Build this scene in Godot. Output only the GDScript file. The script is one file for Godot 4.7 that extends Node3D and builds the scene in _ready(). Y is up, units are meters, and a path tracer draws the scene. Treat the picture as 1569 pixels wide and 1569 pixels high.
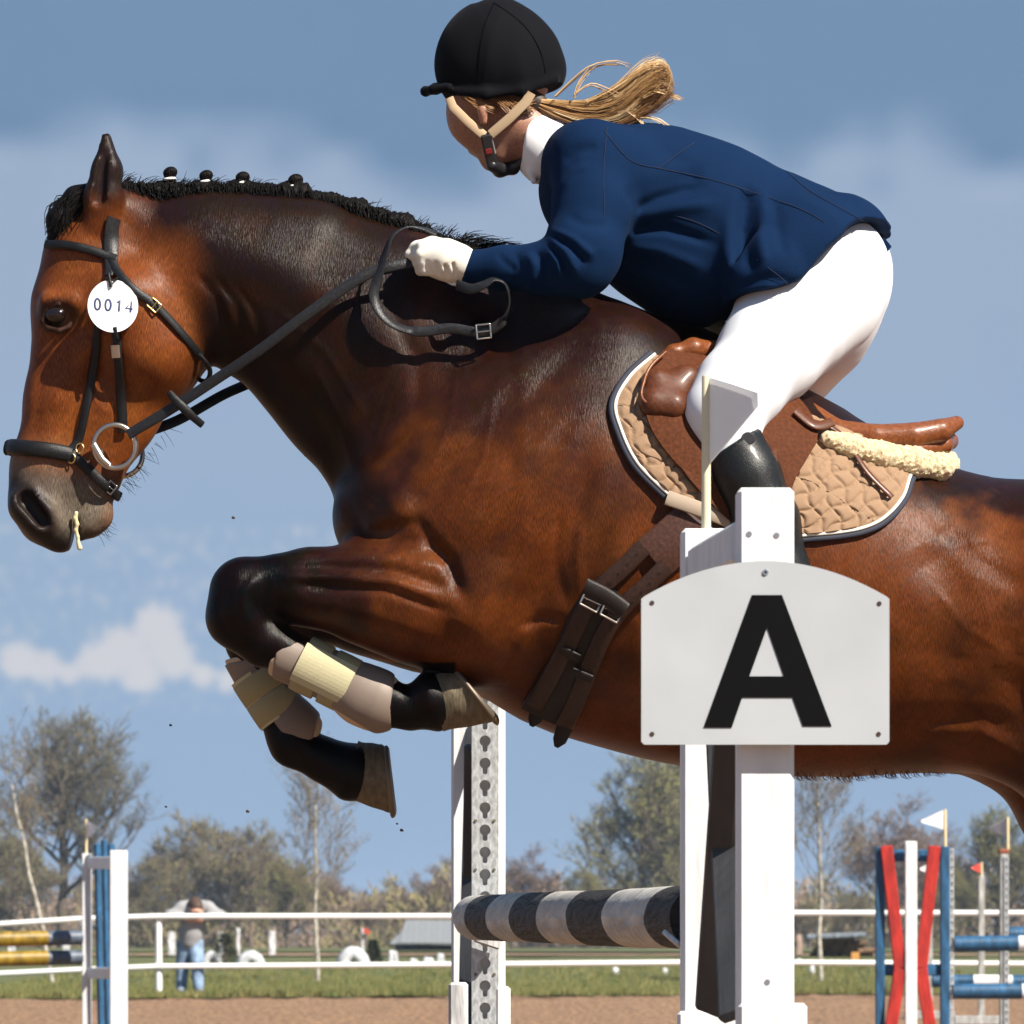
extends Node3D
# A bay horse and its rider clearing a jump at a country show ground, spring trees behind.
# x runs to the right, y up, z towards the camera; the horse's middle plane is z = 0.

const EYE := Vector3(0.0, 0.75, 8.5)
const LENS := 6800.0        # focal length, in 1/1569 of the picture's height
const HORIZON := 1447.0
const MID := 784.5

# point whose sight line meets (px, py), at the true depth z
func at(px: float, py: float, z := 0.0) -> Vector3:
	var s := (EYE.z - z) / LENS
	return Vector3((px - MID) * s, EYE.y + (HORIZON - py) * s, z)

func px_of(p: Vector3) -> Vector2:
	var s := (EYE.z - p.z) / LENS
	return Vector2(MID + p.x / s, HORIZON - (p.y - EYE.y) / s)

func unit(z := 0.0) -> float:
	return (EYE.z - z) / LENS

# ---------------------------------------------------------------- fields
# A body is a list of tapered capsules joined by a smooth minimum and meshed as surface nets.
class Field:
	var A: Array[Vector3] = []
	var BA: Array[Vector3] = []
	var IL: Array[float] = []
	var RA: Array[float] = []
	var DR: Array[float] = []
	var ZS: Array[float] = []
	var ZC: Array[float] = []
	var K: Array[float] = []
	var MODE: Array[int] = []     # 0 join, 1 cut away, 2 keep only
	var BC: Array[Vector3] = []
	var BR: Array[float] = []
	var all := PackedInt32Array()

	func cap(a: Vector3, ra: float, b: Vector3, rb: float, k: float, zs := 1.0, mode := 0) -> void:
		all.append(A.size())
		A.append(a); BA.append(b - a)
		IL.append(1.0 / maxf((b - a).length_squared(), 1e-9))
		RA.append(ra); DR.append(rb - ra); ZS.append(zs); ZC.append((a.z + b.z) * 0.5); K.append(k); MODE.append(mode)
		BC.append((a + b) * 0.5)
		BR.append((b - a).length() * 0.5 + maxf(ra, rb))

	func ev(p: Vector3, ids: PackedInt32Array) -> float:
		var d := 9.0
		for i in ids:
			var q := p
			var s: float = ZS[i]
			if s != 1.0:
				q.z = ZC[i] + (p.z - ZC[i]) / s
			var pa: Vector3 = q - A[i]
			var h := clampf(pa.dot(BA[i]) * IL[i], 0.0, 1.0)
			var e: float = (pa - BA[i] * h).length() - RA[i] - DR[i] * h
			var k: float = K[i]
			var mo: int = MODE[i]
			if mo == 0:
				var m := k - absf(d - e)
				d = minf(d, e)
				if m > 0.0:
					d -= m * m / (4.0 * k)
			else:
				if mo == 1:
					e = -e
				var m2 := k - absf(d - e)
				d = maxf(d, e)
				if m2 > 0.0:
					d += m2 * m2 / (4.0 * k)
		return d

	func near(c: Vector3, reach: float, from: PackedInt32Array) -> PackedInt32Array:
		var out := PackedInt32Array()
		for i in from:
			var q := c
			var s: float = ZS[i]
			if s != 1.0:
				q.z = ZC[i] + (c.z - ZC[i]) / s
			var pa: Vector3 = q - A[i]
			var h := clampf(pa.dot(BA[i]) * IL[i], 0.0, 1.0)
			var e: float = (pa - BA[i] * h).length() - RA[i] - DR[i] * h
			var r := reach / minf(s, 1.0) + K[i]
			if MODE[i] == 2:
				if e > -r:
					out.append(i)
			elif e < r:
				out.append(i)
		return out

	# first hit going from z = z1 towards -z along the sight line of the point q seen from eye; NAN if none
	func hit(eye: Vector3, q: Vector3, z1: float, z0: float, ids: PackedInt32Array = all) -> Vector3:
		var dir := (q - eye).normalized()
		var t := (eye.z - z1) / -dir.z
		var t_end := (eye.z - z0) / -dir.z
		var best := Vector3.ZERO
		var bd := 1e9
		while t < t_end:
			var p := eye + dir * t
			var d := ev(p, ids)
			if d < 0.0008:
				return p
			if d < bd:
				bd = d
				best = p
			t += maxf(d * 0.7, 0.001)
		return best

	func grad(p: Vector3) -> Vector3:
		var e := 0.004
		return Vector3(ev(p + Vector3(e, 0, 0), all) - ev(p - Vector3(e, 0, 0), all), ev(p + Vector3(0, e, 0), all) - ev(p - Vector3(0, e, 0), all), ev(p + Vector3(0, 0, e), all) - ev(p - Vector3(0, 0, e), all)).normalized()

	# surface nets; shape(p) may move a vertex, paint(p) gives its colour
	func mesh(cell: float, lo: Vector3, hi: Vector3, paint = null, bend = null) -> ArrayMesh:
		const B := 4
		var nb := Vector3i(((hi - lo) / (cell * B)).ceil())
		var nx := nb.x * B + 1
		var ny := nb.y * B + 1
		var nz := nb.z * B + 1
		var V := PackedFloat32Array()
		V.resize(nx * ny * nz)
		V.fill(9.0)
		var live: Array[Vector3i] = []
		var half := cell * B * 0.5 * 1.74
		const S := 4
		for bz in range(0, nb.z, S):
			for by in range(0, nb.y, S):
				for bx in range(0, nb.x, S):
					var cc := lo + Vector3(bx + S * 0.5, by + S * 0.5, bz + S * 0.5) * cell * B
					var ids := near(cc, half * S, all)
					if ids.is_empty():
						continue
					for z in range(bz, mini(bz + S, nb.z)):
						for y in range(by, mini(by + S, nb.y)):
							for x in range(bx, mini(bx + S, nb.x)):
								var c := lo + Vector3(x + 0.5, y + 0.5, z + 0.5) * cell * B
								var d := ev(c, ids)
								if d > half * 1.9 or d < -half * 2.2:
									if d < 0.0:
										for k in B + 1:
											for j in B + 1:
												var row := ((z * B + k) * ny + y * B + j) * nx + x * B
												for i in B + 1:
													if V[row + i] > 8.0:
														V[row + i] = -1.0
									continue
								var mine := near(c, half, ids)
								live.append(Vector3i(x, y, z))
								for k in B + 1:
									for j in B + 1:
										var row2 := ((z * B + k) * ny + y * B + j) * nx + x * B
										for i in B + 1:
											if absf(V[row2 + i]) > 0.99:
												V[row2 + i] = ev(lo + Vector3(x * B + i, y * B + j, z * B + k) * cell, mine)
		var at_cell := {}
		var verts := PackedVector3Array()
		var sxy := nx * ny
		var off := [0, 1, nx, nx + 1, sxy, sxy + 1, sxy + nx, sxy + nx + 1]
		var cor: Array[Vector3] = []
		for n in 8:
			cor.append(Vector3(n & 1, (n >> 1) & 1, n >> 2))
		var edges := [[0, 1], [2, 3], [4, 5], [6, 7], [0, 2], [1, 3], [4, 6], [5, 7], [0, 4], [1, 5], [2, 6], [3, 7]]
		var e0 := PackedInt32Array()
		var e1 := PackedInt32Array()
		for e in edges:
			e0.append(e[0]); e1.append(e[1])
		for b in live:
			for k in B:
				for j in B:
					for i in B:
						var x := b.x * B + i
						var y := b.y * B + j
						var z := b.z * B + k
						if x >= nx - 1 or y >= ny - 1 or z >= nz - 1:
							continue
						var base := z * sxy + y * nx + x
						var inside := 0
						for n in 8:
							if V[base + off[n]] < 0.0:
								inside += 1
						if inside == 0 or inside == 8:
							continue
						var sum := Vector3.ZERO
						var cnt := 0
						for n in 12:
							var va: float = V[base + off[e0[n]]]
							var vb: float = V[base + off[e1[n]]]
							if (va < 0.0) != (vb < 0.0):
								sum += cor[e0[n]].lerp(cor[e1[n]], va / (va - vb))
								cnt += 1
						at_cell[base] = verts.size()
						verts.append(lo + (Vector3(x, y, z) + sum / cnt) * cell)
		var idx := PackedInt32Array()
		for base in at_cell:
			var a0: float = V[base]
			var v0: int = at_cell[base]
			for ax in 3:
				var st: int = [1, nx, sxy][ax]
				var u: int = [nx, sxy, 1][ax]
				var w: int = [sxy, 1, nx][ax]
				var a1: float = V[base + st]
				if (a0 < 0.0) == (a1 < 0.0):
					continue
				if not (at_cell.has(base - u) and at_cell.has(base - w) and at_cell.has(base - u - w)):
					continue
				var q1: int = at_cell[base - u]
				var q2: int = at_cell[base - u - w]
				var q3: int = at_cell[base - w]
				if a0 < 0.0:
					idx.append_array([v0, q2, q1, v0, q3, q2])
				else:
					idx.append_array([v0, q1, q2, v0, q2, q3])
		# one Newton step onto the surface is not needed: the corner values are true distances
		if bend != null:
			for i in verts.size():
				verts[i] = bend.call(verts[i])
		var arr := []
		arr.resize(Mesh.ARRAY_MAX)
		arr[Mesh.ARRAY_VERTEX] = verts
		arr[Mesh.ARRAY_INDEX] = idx
		if paint != null:
			var cols := PackedColorArray()
			cols.resize(verts.size())
			for i in verts.size():
				cols[i] = paint.call(verts[i])
			arr[Mesh.ARRAY_COLOR] = cols
		var st2 := SurfaceTool.new()
		st2.create_from_arrays(arr)
		st2.generate_normals()
		return st2.commit()
var rng := RandomNumberGenerator.new()

func _ready() -> void:
	rng.seed = 20240
	make_camera()
	make_light()
	var t0 := Time.get_ticks_msec()
	make_ground()
	make_near_jump()
	make_far_jumps()
	make_fence()
	print("jumps ", Time.get_ticks_msec() - t0)
	t0 = Time.get_ticks_msec()
	make_trees()
	print("trees ", Time.get_ticks_msec() - t0)
	t0 = Time.get_ticks_msec()
	make_horse()
	print("horse ", Time.get_ticks_msec() - t0)
	t0 = Time.get_ticks_msec()
	make_tack()
	print("tack ", Time.get_ticks_msec() - t0)
	t0 = Time.get_ticks_msec()
	make_rider()
	print("rider ", Time.get_ticks_msec() - t0)
	make_man()
	make_far_things()

func make_camera() -> void:
	var c := Camera3D.new()
	c.name = "camera"
	c.projection = Camera3D.PROJECTION_FRUSTUM
	c.near = 0.2
	c.far = 3000.0
	c.size = 2.0 * c.near * MID / LENS
	c.frustum_offset = Vector2(0, c.near * (HORIZON - MID) / LENS)
	c.position = EYE
	var lens := CameraAttributesPhysical.new()
	lens.frustum_focal_length = 12.0 * LENS / MID
	lens.frustum_near = 0.2
	lens.frustum_far = 3000.0
	lens.frustum_focus_distance = 8.3
	lens.exposure_aperture = 12.5
	c.attributes = lens
	add_child(c)

func make_light() -> void:
	var e := Environment.new()
	e.background_mode = Environment.BG_SKY
	var sky := Sky.new()
	var m := PanoramaSkyMaterial.new()
	m.panorama = sky_picture()
	sky.sky_material = m
	e.sky = sky
	e.tonemap_exposure = 2.05
	e.background_energy_multiplier = 0.49
	e.fog_enabled = true
	e.fog_density = 0.0003
	e.fog_light_color = Color(0.66, 0.74, 0.84)
	e.tonemap_mode = Environment.TONE_MAPPER_LINEAR
	e.sdfgi_enabled = true
	e.ssao_enabled = true
	e.ssil_enabled = true
	var w := WorldEnvironment.new()
	w.name = "environment"
	w.environment = e
	add_child(w)
	var s := DirectionalLight3D.new()
	s.name = "sun"
	s.light_energy = 1.6
	s.light_color = Color(1.0, 0.965, 0.91)
	s.light_angular_distance = 0.5
	s.shadow_enabled = true
	s.look_at_from_position(Vector3.ZERO, Vector3(-0.53, -0.69, -0.49))
	add_child(s)

# a spring sky: slate blue above, a pale bank of cloud below it, small heaped clouds low down all round
func sky_picture() -> ImageTexture:
	var n := FastNoiseLite.new()
	n.seed = 21
	n.frequency = 1.0
	n.fractal_octaves = 4
	var w := 1024
	var h := 512
	var im := Image.create(w, h, false, Image.FORMAT_RGB8)
	var blue := Color8(116, 145, 178)
	var zen := Color8(98, 135, 180)
	var pale := Color8(156, 175, 201)
	var low := Color8(149, 175, 205)
	im.fill(low)
	for y in h / 2:
		var el := 90.0 - 180.0 * (y + 0.5) / h
		for x in w:
			var az := 360.0 * (x + 0.5) / w
			var d := Vector3(sin(deg_to_rad(az)), tan(deg_to_rad(minf(el, 80.0))), cos(deg_to_rad(az)))
			var c := low
			var soft := n.get_noise_3d(d.x * 9.0, d.y * 16.0, d.z * 9.0)
			if el < 26.0:
				var edge := 9.95 + 0.75 * n.get_noise_3d(d.x * 16.0, 3.0, d.z * 16.0) + 0.9 * n.get_noise_3d(d.x * 26.0, d.y * 60.0, d.z * 26.0)
				c = low.lerp(pale, smoothstep(3.0, 9.0, el + soft * 0.7))
				c = c.lerp(blue, smoothstep(edge - 0.3, edge + 0.55, el))
			else:
				c = blue
			c = c.lerp(zen, smoothstep(20.0, 80.0, el))
			var hi := n.get_noise_3d(d.normalized().x * 3.0, d.normalized().y * 5.0 + 9.0, d.normalized().z * 3.0)
			c = c.lerp(pale, smoothstep(0.0, 0.5, hi) * smoothstep(13.0, 24.0, el) * 0.8)
			c = c.lightened(0.012 * soft) if soft > 0 else c.darkened(-0.012 * soft)
			im.set_pixel(x, y, c)
	# a few columns repeated past both edges keep the join smooth when the picture is enlarged
	var wide := Image.create(w + 8, h, false, Image.FORMAT_RGB8)
	wide.blit_rect(im, Rect2i(0, 0, w, h), Vector2i(4, 0))
	wide.blit_rect(im, Rect2i(w - 4, 0, 4, h), Vector2i(0, 0))
	wide.blit_rect(im, Rect2i(0, 0, 4, h), Vector2i(w + 4, 0))
	wide.resize(4096 + 32, 2048, Image.INTERPOLATE_CUBIC)
	im = wide.get_region(Rect2i(16, 0, 4096, 2048))
	# heaped clouds, each a row of soft puffs on a flat foot: azimuth, elevation of the foot, puffs (offset, radius, height)
	var white := Color8(213, 212, 216)
	var seen := [[-0.085, 0.42, 0.30], [-0.065, 0.34, 0.22], [-0.045, 0.24, 0.12], [0.0, 0.55, 0.45], [-0.02, 0.45, 0.30], [0.028, 0.50, 0.86], [0.036, 0.42, 0.55], [0.045, 0.34, 0.30], [0.065, 0.26, 0.12], [0.085, 0.22, 0.04], [0.015, 0.42, 0.10]]
	var r := RandomNumberGenerator.new()
	r.seed = 6
	for k in 19:
		var az := -5.0 if k == 0 else r.randf_range(9.0, 351.0)
		var foot := 3.35 if k == 0 else r.randf_range(2.6, 5.2)
		var puffs := []
		if k == 0:
			for q in seen:
				puffs.append([q[0] * 15.6, q[1] * 0.80, q[2] * 0.80])
		else:
			var span := r.randf_range(0.5, 1.8)
			for i in 10:
				var o := r.randf_range(-1, 1)
				puffs.append([o * span, r.randf_range(0.2, 0.5) * (1.1 - absf(o) * 0.5), r.randf_range(0.0, 0.6) * (1.1 - absf(o))])
		var cx := int(az / 360.0 * 4096.0)
		for y in range(int((90.0 - foot - 2.0) / 180.0 * 2048.0), int((90.0 - foot + 0.9) / 180.0 * 2048.0)):
			var el := 90.0 - 180.0 * (y + 0.5) / 2048.0 - foot
			for x in range(cx - 40, cx + 41):
				var dx := (x + 0.5) / 4096.0 * 360.0 - az
				var m := 0.0
				for q in puffs:
					var ex: float = (dx - q[0]) / q[1]
					var ey: float = (el - q[2]) / q[1]
					m = maxf(m, 1.0 - sqrt(ex * ex + ey * ey * (1.0 if ey > 0.0 else 2.0)))
				var f := n.get_noise_2d(dx * 5.0 + k * 20.0, el * 6.0) * 0.30
				m = smoothstep(-0.04, 0.34, m + f) * smoothstep(-0.55, -0.05, el + f * 0.5)
				if m > 0.0:
					var xx := posmod(x, 4096)
					im.set_pixel(xx, y, im.get_pixel(xx, y).lerp(white, m * 0.92))
	return ImageTexture.create_from_image(im)

func mat(c: Color, rough := 0.6, metal := 0.0) -> StandardMaterial3D:
	var m := StandardMaterial3D.new()
	m.albedo_color = c.linear_to_srgb()
	m.roughness = rough
	m.metallic = metal
	return m

# woven or felted stuff: hardly any gloss
func cloth(c: Color, rough := 0.85) -> StandardMaterial3D:
	var m := mat(c, rough)
	m.metallic_specular = 0.15
	return m

func obj(called: String, mesh: Mesh, m: Material, parent: Node = self) -> MeshInstance3D:
	var o := MeshInstance3D.new()
	o.name = called
	o.mesh = mesh
	o.material_override = m
	parent.add_child(o, true)
	return o

func tag(o: Node, label: String, category: String, group := "") -> void:
	o.set_meta("label", label)
	o.set_meta("category", category)
	if group:
		o.set_meta("group", group)
# ---------------------------------------------------------------- shape helpers
func begin() -> SurfaceTool:
	var st := SurfaceTool.new()
	st.begin(Mesh.PRIMITIVE_TRIANGLES)
	return st

func done(st: SurfaceTool) -> ArrayMesh:
	st.generate_normals()
	return st.commit()

func quad(st: SurfaceTool, a: Vector3, b: Vector3, c: Vector3, d: Vector3) -> void:
	for p in [a, b, c, a, c, d]:
		st.add_vertex(p)

# rings of equal count joined into a skin; closed ends when caps is set
func loft(st: SurfaceTool, rings: Array, caps := true, smooth := true, around := true) -> void:
	st.set_smooth_group(0 if smooth else -1)
	var n: int = rings[0].size()
	for i in rings.size() - 1:
		for j in (n if around else n - 1):
			var k := (j + 1) % n
			quad(st, rings[i][j], rings[i][k], rings[i + 1][k], rings[i + 1][j])
	if caps and around:
		st.set_smooth_group(-1)
		for e in [0, rings.size() - 1]:
			var c := Vector3.ZERO
			for p in rings[e]:
				c += p
			c /= n
			for j in n:
				var k := (j + 1) % n
				if e == 0:
					for p in [c, rings[e][k], rings[e][j]]:
						st.add_vertex(p)
				else:
					for p in [c, rings[e][j], rings[e][k]]:
						st.add_vertex(p)

func curve_points(pts: Array, n: int) -> PackedVector3Array:
	# Catmull-Rom through the points, n samples evenly in parameter
	var out := PackedVector3Array()
	var m := pts.size()
	for i in n:
		var t := float(i) / (n - 1) * (m - 1)
		var k := mini(int(t), m - 2)
		var f := t - k
		var p0: Vector3 = pts[maxi(k - 1, 0)]
		var p1: Vector3 = pts[k]
		var p2: Vector3 = pts[k + 1]
		var p3: Vector3 = pts[mini(k + 2, m - 1)]
		out.append(0.5 * ((2.0 * p1) + (p2 - p0) * f + (2.0 * p0 - 5.0 * p1 + 4.0 * p2 - p3) * f * f + (3.0 * p1 - p0 - 3.0 * p2 + p3) * f * f * f))
	return out

func tube(st: SurfaceTool, pts: Array, r0: float, r1 := -1.0, sides := 8, caps := true) -> void:
	if r1 < 0.0:
		r1 = r0
	var rings := []
	var up := Vector3(0.13, 0.37, 0.92)
	for i in pts.size():
		var d: Vector3 = (pts[mini(i + 1, pts.size() - 1)] - pts[maxi(i - 1, 0)]).normalized()
		var s := d.cross(up).normalized()
		if s.length() < 0.5:
			s = d.cross(Vector3.RIGHT).normalized()
		var t := s.cross(d).normalized()
		up = t
		var r := lerpf(r0, r1, float(i) / (pts.size() - 1))
		var ring := []
		for j in sides:
			var a := TAU * j / sides
			ring.append(pts[i] + (s * cos(a) + t * sin(a)) * r)
		rings.append(ring)
	loft(st, rings, caps)

# a flat strap along pts with given face normals; rounded edges
func strap(st: SurfaceTool, pts: Array, nrm: Array, width, thick: float) -> void:
	var rings := []
	for i in pts.size():
		var d: Vector3 = (pts[mini(i + 1, pts.size() - 1)] - pts[maxi(i - 1, 0)]).normalized()
		var n: Vector3 = nrm[i]
		var s := d.cross(n).normalized()
		n = s.cross(d).normalized()
		var w: float = (width[i] if width is Array else width) * 0.5
		var t := thick * 0.5
		var b := minf(t * 0.7, w * 0.5)
		var ring := []
		for q in [[-w, -t + b], [-w, t - b], [-w + b, t], [0.0, t * 1.25], [w - b, t], [w, t - b], [w, -t + b], [w - b, -t], [-w + b, -t]]:
			ring.append(pts[i] + s * q[0] + n * q[1])
		rings.append(ring)
	loft(st, rings, true, true)

# box with chamfered edges, centred on c, axes from basis b
func beam(st: SurfaceTool, c: Vector3, size: Vector3, bev := 0.004, b := Basis()) -> void:
	var h := size * 0.5
	bev = minf(bev, minf(h.x, minf(h.y, h.z)) * 0.6)
	st.set_smooth_group(-1)
	var f := func(x: float, y: float, z: float) -> Vector3: return c + b * Vector3(x, y, z)
	for ax in 3:
		for sg: float in [-1.0, 1.0]:
			var u := (ax + 1) % 3
			var v := (ax + 2) % 3
			var qs := []
			for q in [[-1, -1], [-1, 1], [1, 1], [1, -1]]:
				var p := Vector3.ZERO
				p[ax] = sg * h[ax]
				p[u] = q[0] * (h[u] - bev)
				p[v] = q[1] * (h[v] - bev)
				qs.append(f.call(p.x, p.y, p.z))
			if sg < 0:
				qs.reverse()
			quad(st, qs[0], qs[1], qs[2], qs[3])
	for ax in 3:
		var u := (ax + 1) % 3
		var v := (ax + 2) % 3
		for su: float in [-1.0, 1.0]:
			for sv: float in [-1.0, 1.0]:
				var qs := []
				for e: float in [-1.0, 1.0]:
					var p := Vector3.ZERO
					var q := Vector3.ZERO
					p[ax] = e * (h[ax] - bev)
					q[ax] = p[ax]
					p[u] = su * h[u]
					p[v] = sv * (h[v] - bev)
					q[u] = su * (h[u] - bev)
					q[v] = sv * h[v]
					qs.append(f.call(p.x, p.y, p.z))
					qs.append(f.call(q.x, q.y, q.z))
				if su * sv > 0:
					quad(st, qs[0], qs[2], qs[3], qs[1])
				else:
					quad(st, qs[0], qs[1], qs[3], qs[2])
	for sx: float in [-1.0, 1.0]:
		for sy: float in [-1.0, 1.0]:
			for sz: float in [-1.0, 1.0]:
				var p1: Vector3 = f.call(sx * h.x, sy * (h.y - bev), sz * (h.z - bev))
				var p2: Vector3 = f.call(sx * (h.x - bev), sy * h.y, sz * (h.z - bev))
				var p3: Vector3 = f.call(sx * (h.x - bev), sy * (h.y - bev), sz * h.z)
				var ps := [p1, p2, p3] if sx * sy * sz < 0 else [p1, p3, p2]
				for p in ps:
					st.add_vertex(p)

# board between two points with the given section; side tells where its width points
func plank(st: SurfaceTool, a: Vector3, b: Vector3, width: float, depth: float, side := Vector3.RIGHT, bev := 0.004) -> void:
	var y := (b - a).normalized()
	var z := side.cross(y).normalized()
	var x := y.cross(z).normalized()
	beam(st, (a + b) * 0.5, Vector3(width, (b - a).length(), depth), bev, Basis(x, y, z))

# outline in the xy plane of basis b at c, extruded along its z by depth
func slab(st: SurfaceTool, outline: PackedVector2Array, depth: float, c := Vector3.ZERO, b := Basis(), smooth := false) -> void:
	if Geometry2D.is_polygon_clockwise(outline):
		outline.reverse()
	var tri := Geometry2D.triangulate_polygon(outline)
	st.set_smooth_group(-1)
	for sg: float in [-0.5, 0.5]:
		for i in range(0, tri.size(), 3):
			var o := [tri[i], tri[i + 1], tri[i + 2]]
			var a2 := (outline[o[1]] - outline[o[0]]).cross(outline[o[2]] - outline[o[0]])
			if (a2 > 0) == (sg > 0):
				o = [o[0], o[2], o[1]]
			for k in o:
				st.add_vertex(c + b * Vector3(outline[k].x, outline[k].y, sg * depth))
	st.set_smooth_group(0 if smooth else -1)
	for i in outline.size():
		var p := outline[i]
		var q := outline[(i + 1) % outline.size()]
		quad(st, c + b * Vector3(p.x, p.y, 0.5 * depth), c + b * Vector3(p.x, p.y, -0.5 * depth), c + b * Vector3(q.x, q.y, -0.5 * depth), c + b * Vector3(q.x, q.y, 0.5 * depth))

func poly_at(pts: Array, t: float) -> Vector2:
	var f := t * (pts.size() - 1)
	var k := mini(int(f), pts.size() - 2)
	var g := f - k
	var p0: Vector2 = pts[maxi(k - 1, 0)]
	var p1: Vector2 = pts[k]
	var p2: Vector2 = pts[k + 1]
	var p3: Vector2 = pts[mini(k + 2, pts.size() - 1)]
	return 0.5 * ((2.0 * p1) + (p2 - p0) * g + (2.0 * p0 - 5.0 * p1 + 4.0 * p2 - p3) * g * g + (3.0 * p1 - p0 - 3.0 * p2 + p3) * g * g * g)

func v2(a: Array) -> Array:
	var out := []
	for p in a:
		out.append(Vector2(p[0], p[1]))
	return out

# a sheet laid on the field between two curves, its inner face gap above the surface; relief(q) adds height
func drape(f: Field, ids: PackedInt32Array, ca: Array, cb: Array, nu: int, nv: int, gap: float, thick: float, z1 := 0.6, relief = null, mirror := false) -> ArrayMesh:
	var inner := []
	var outer := []
	for i in nu:
		var a := poly_at(ca, float(i) / (nu - 1))
		var b := poly_at(cb, float(i) / (nu - 1))
		var ri := []
		var ro := []
		for j in nv:
			var q := a.lerp(b, float(j) / (nv - 1))
			var p := f.hit(EYE, at(q.x, q.y, 0.0), z1, -0.05, ids)
			ri.append(p)
			ro.append(q)
		inner.append(ri)
		outer.append(ro)
	var nrm := []
	for i in nu:
		var r := []
		for j in nv:
			var du: Vector3 = inner[mini(i + 1, nu - 1)][j] - inner[maxi(i - 1, 0)][j]
			var dv: Vector3 = inner[i][mini(j + 1, nv - 1)] - inner[i][maxi(j - 1, 0)]
			var n := du.cross(dv).normalized()
			if n.z < 0:
				n = -n
			r.append(n)
		nrm.append(r)
	for i in nu:
		for j in nv:
			var q: Vector2 = outer[i][j]
			var h := 0.0
			if relief != null:
				h = relief.call(q, float(i) / (nu - 1), float(j) / (nv - 1))
			var p: Vector3 = inner[i][j]
			inner[i][j] = p + nrm[i][j] * gap
			outer[i][j] = p + nrm[i][j] * (gap + thick + h)
	if mirror:
		for i in nu:
			for j in nv:
				inner[i][j].z *= -1.0
				outer[i][j].z *= -1.0
	var st := begin()
	var flip: bool = (outer[1][0] - outer[0][0]).cross(outer[0][1] - outer[0][0]).z > 0
	if mirror:
		flip = not flip
	for sh in 2:
		var g: Array = outer if sh == 0 else inner
		st.set_smooth_group(sh)
		for i in nu - 1:
			for j in nv - 1:
				if flip == (sh == 0):
					quad(st, g[i][j], g[i][j + 1], g[i + 1][j + 1], g[i + 1][j])
				else:
					quad(st, g[i][j], g[i + 1][j], g[i + 1][j + 1], g[i][j + 1])
	st.set_smooth_group(2)
	var rim := []
	for i in nu:
		rim.append([i, 0])
	for j in range(1, nv):
		rim.append([nu - 1, j])
	for i in range(nu - 2, -1, -1):
		rim.append([i, nv - 1])
	for j in range(nv - 2, 0, -1):
		rim.append([0, j])
	for k in rim.size():
		var a = rim[k]
		var b = rim[(k + 1) % rim.size()]
		quad(st, inner[a[0]][a[1]], inner[b[0]][b[1]], outer[b[0]][b[1]], outer[a[0]][a[1]])
	return done(st)

# points of a polyline of picture places laid on a field, lifted by gap; returns [points, normals]
func lay(f: Field, ids: PackedInt32Array, line: Array, n: int, gap: float, z1 := 0.6) -> Array:
	var ps := []
	var ns := []
	for i in n:
		var q := poly_at(line, float(i) / (n - 1))
		var p := f.hit(EYE, at(q.x, q.y, 0.0), z1, -0.05, ids)
		var g := f.grad(p)
		if g.z < 0.1:
			g.z = 0.1
			g = g.normalized()
		ps.append(p + g * gap)
		ns.append(g)
	return [ps, ns]

# many thin tapered hairs as three-sided strands
func hairs(st: SurfaceTool, pts: Array, r0: float, r1: float) -> void:
	tube(st, pts, r0, r1, 3, false)

func noise_image(w: int, h: int, seed_: int, freq: float, sx := 1.0, sy := 1.0, octaves := 3) -> Image:
	var n := FastNoiseLite.new()
	n.seed = seed_
	n.frequency = freq
	n.fractal_octaves = octaves
	n.noise_type = FastNoiseLite.TYPE_SIMPLEX_SMOOTH
	var im := n.get_seamless_image(int(w * sx), int(h * sy))
	im.resize(w, h, Image.INTERPOLATE_CUBIC)
	return im

# grey noise stretched into grain: relative values lo..hi, as a colour texture whose brightest tone is 1
func grain(w: int, h: int, seed_: int, freq: float, stretch_y: float, lo: float, hi: float) -> ImageTexture:
	var n := FastNoiseLite.new()
	n.seed = seed_
	n.frequency = freq
	n.fractal_octaves = 3
	var im := n.get_seamless_image(w if stretch_y > 0.0 else maxi(8, int(w / -stretch_y)), maxi(8, int(h / stretch_y)) if stretch_y > 0.0 else h)
	im.resize(w, h, Image.INTERPOLATE_CUBIC)
	im.convert(Image.FORMAT_RGB8)
	var data := im.get_data()
	var lut := PackedByteArray()
	for i in 256:
		lut.append(int(255.0 * lerpf(lo / hi, 1.0, i / 255.0)))
	for i in data.size():
		data[i] = lut[data[i]]
	var t := ImageTexture.create_from_image(Image.create_from_data(w, h, false, Image.FORMAT_RGB8, data))
	t.set_meta("gain", pow(hi, 2.2))
	return t

func bumps(w: int, h: int, seed_: int, freq: float, stretch_y: float, strength: float) -> ImageTexture:
	var n := FastNoiseLite.new()
	n.seed = seed_
	n.frequency = freq
	n.fractal_octaves = 3
	var im := n.get_seamless_image(w if stretch_y > 0.0 else maxi(8, int(w / -stretch_y)), maxi(8, int(h / stretch_y)) if stretch_y > 0.0 else h)
	im.resize(w, h, Image.INTERPOLATE_CUBIC)
	im.convert(Image.FORMAT_RGB8)
	im.bump_map_to_normal_map(strength)
	return ImageTexture.create_from_image(im)

func grained(m: StandardMaterial3D, tex: Texture2D, normal: Texture2D, scale: Vector3, nscale := 0.5) -> StandardMaterial3D:
	m.uv1_triplanar = true
	m.uv1_scale = scale
	if tex:
		m.albedo_texture = tex
		var c: Color = m.albedo_color.srgb_to_linear() * float(tex.get_meta("gain", 1.0))
		m.albedo_color = Color(minf(c.r, 1.6), minf(c.g, 1.6), minf(c.b, 1.6)).linear_to_srgb()
	if normal:
		m.normal_enabled = true
		m.normal_texture = normal
		m.normal_scale = nscale
	return m
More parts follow.
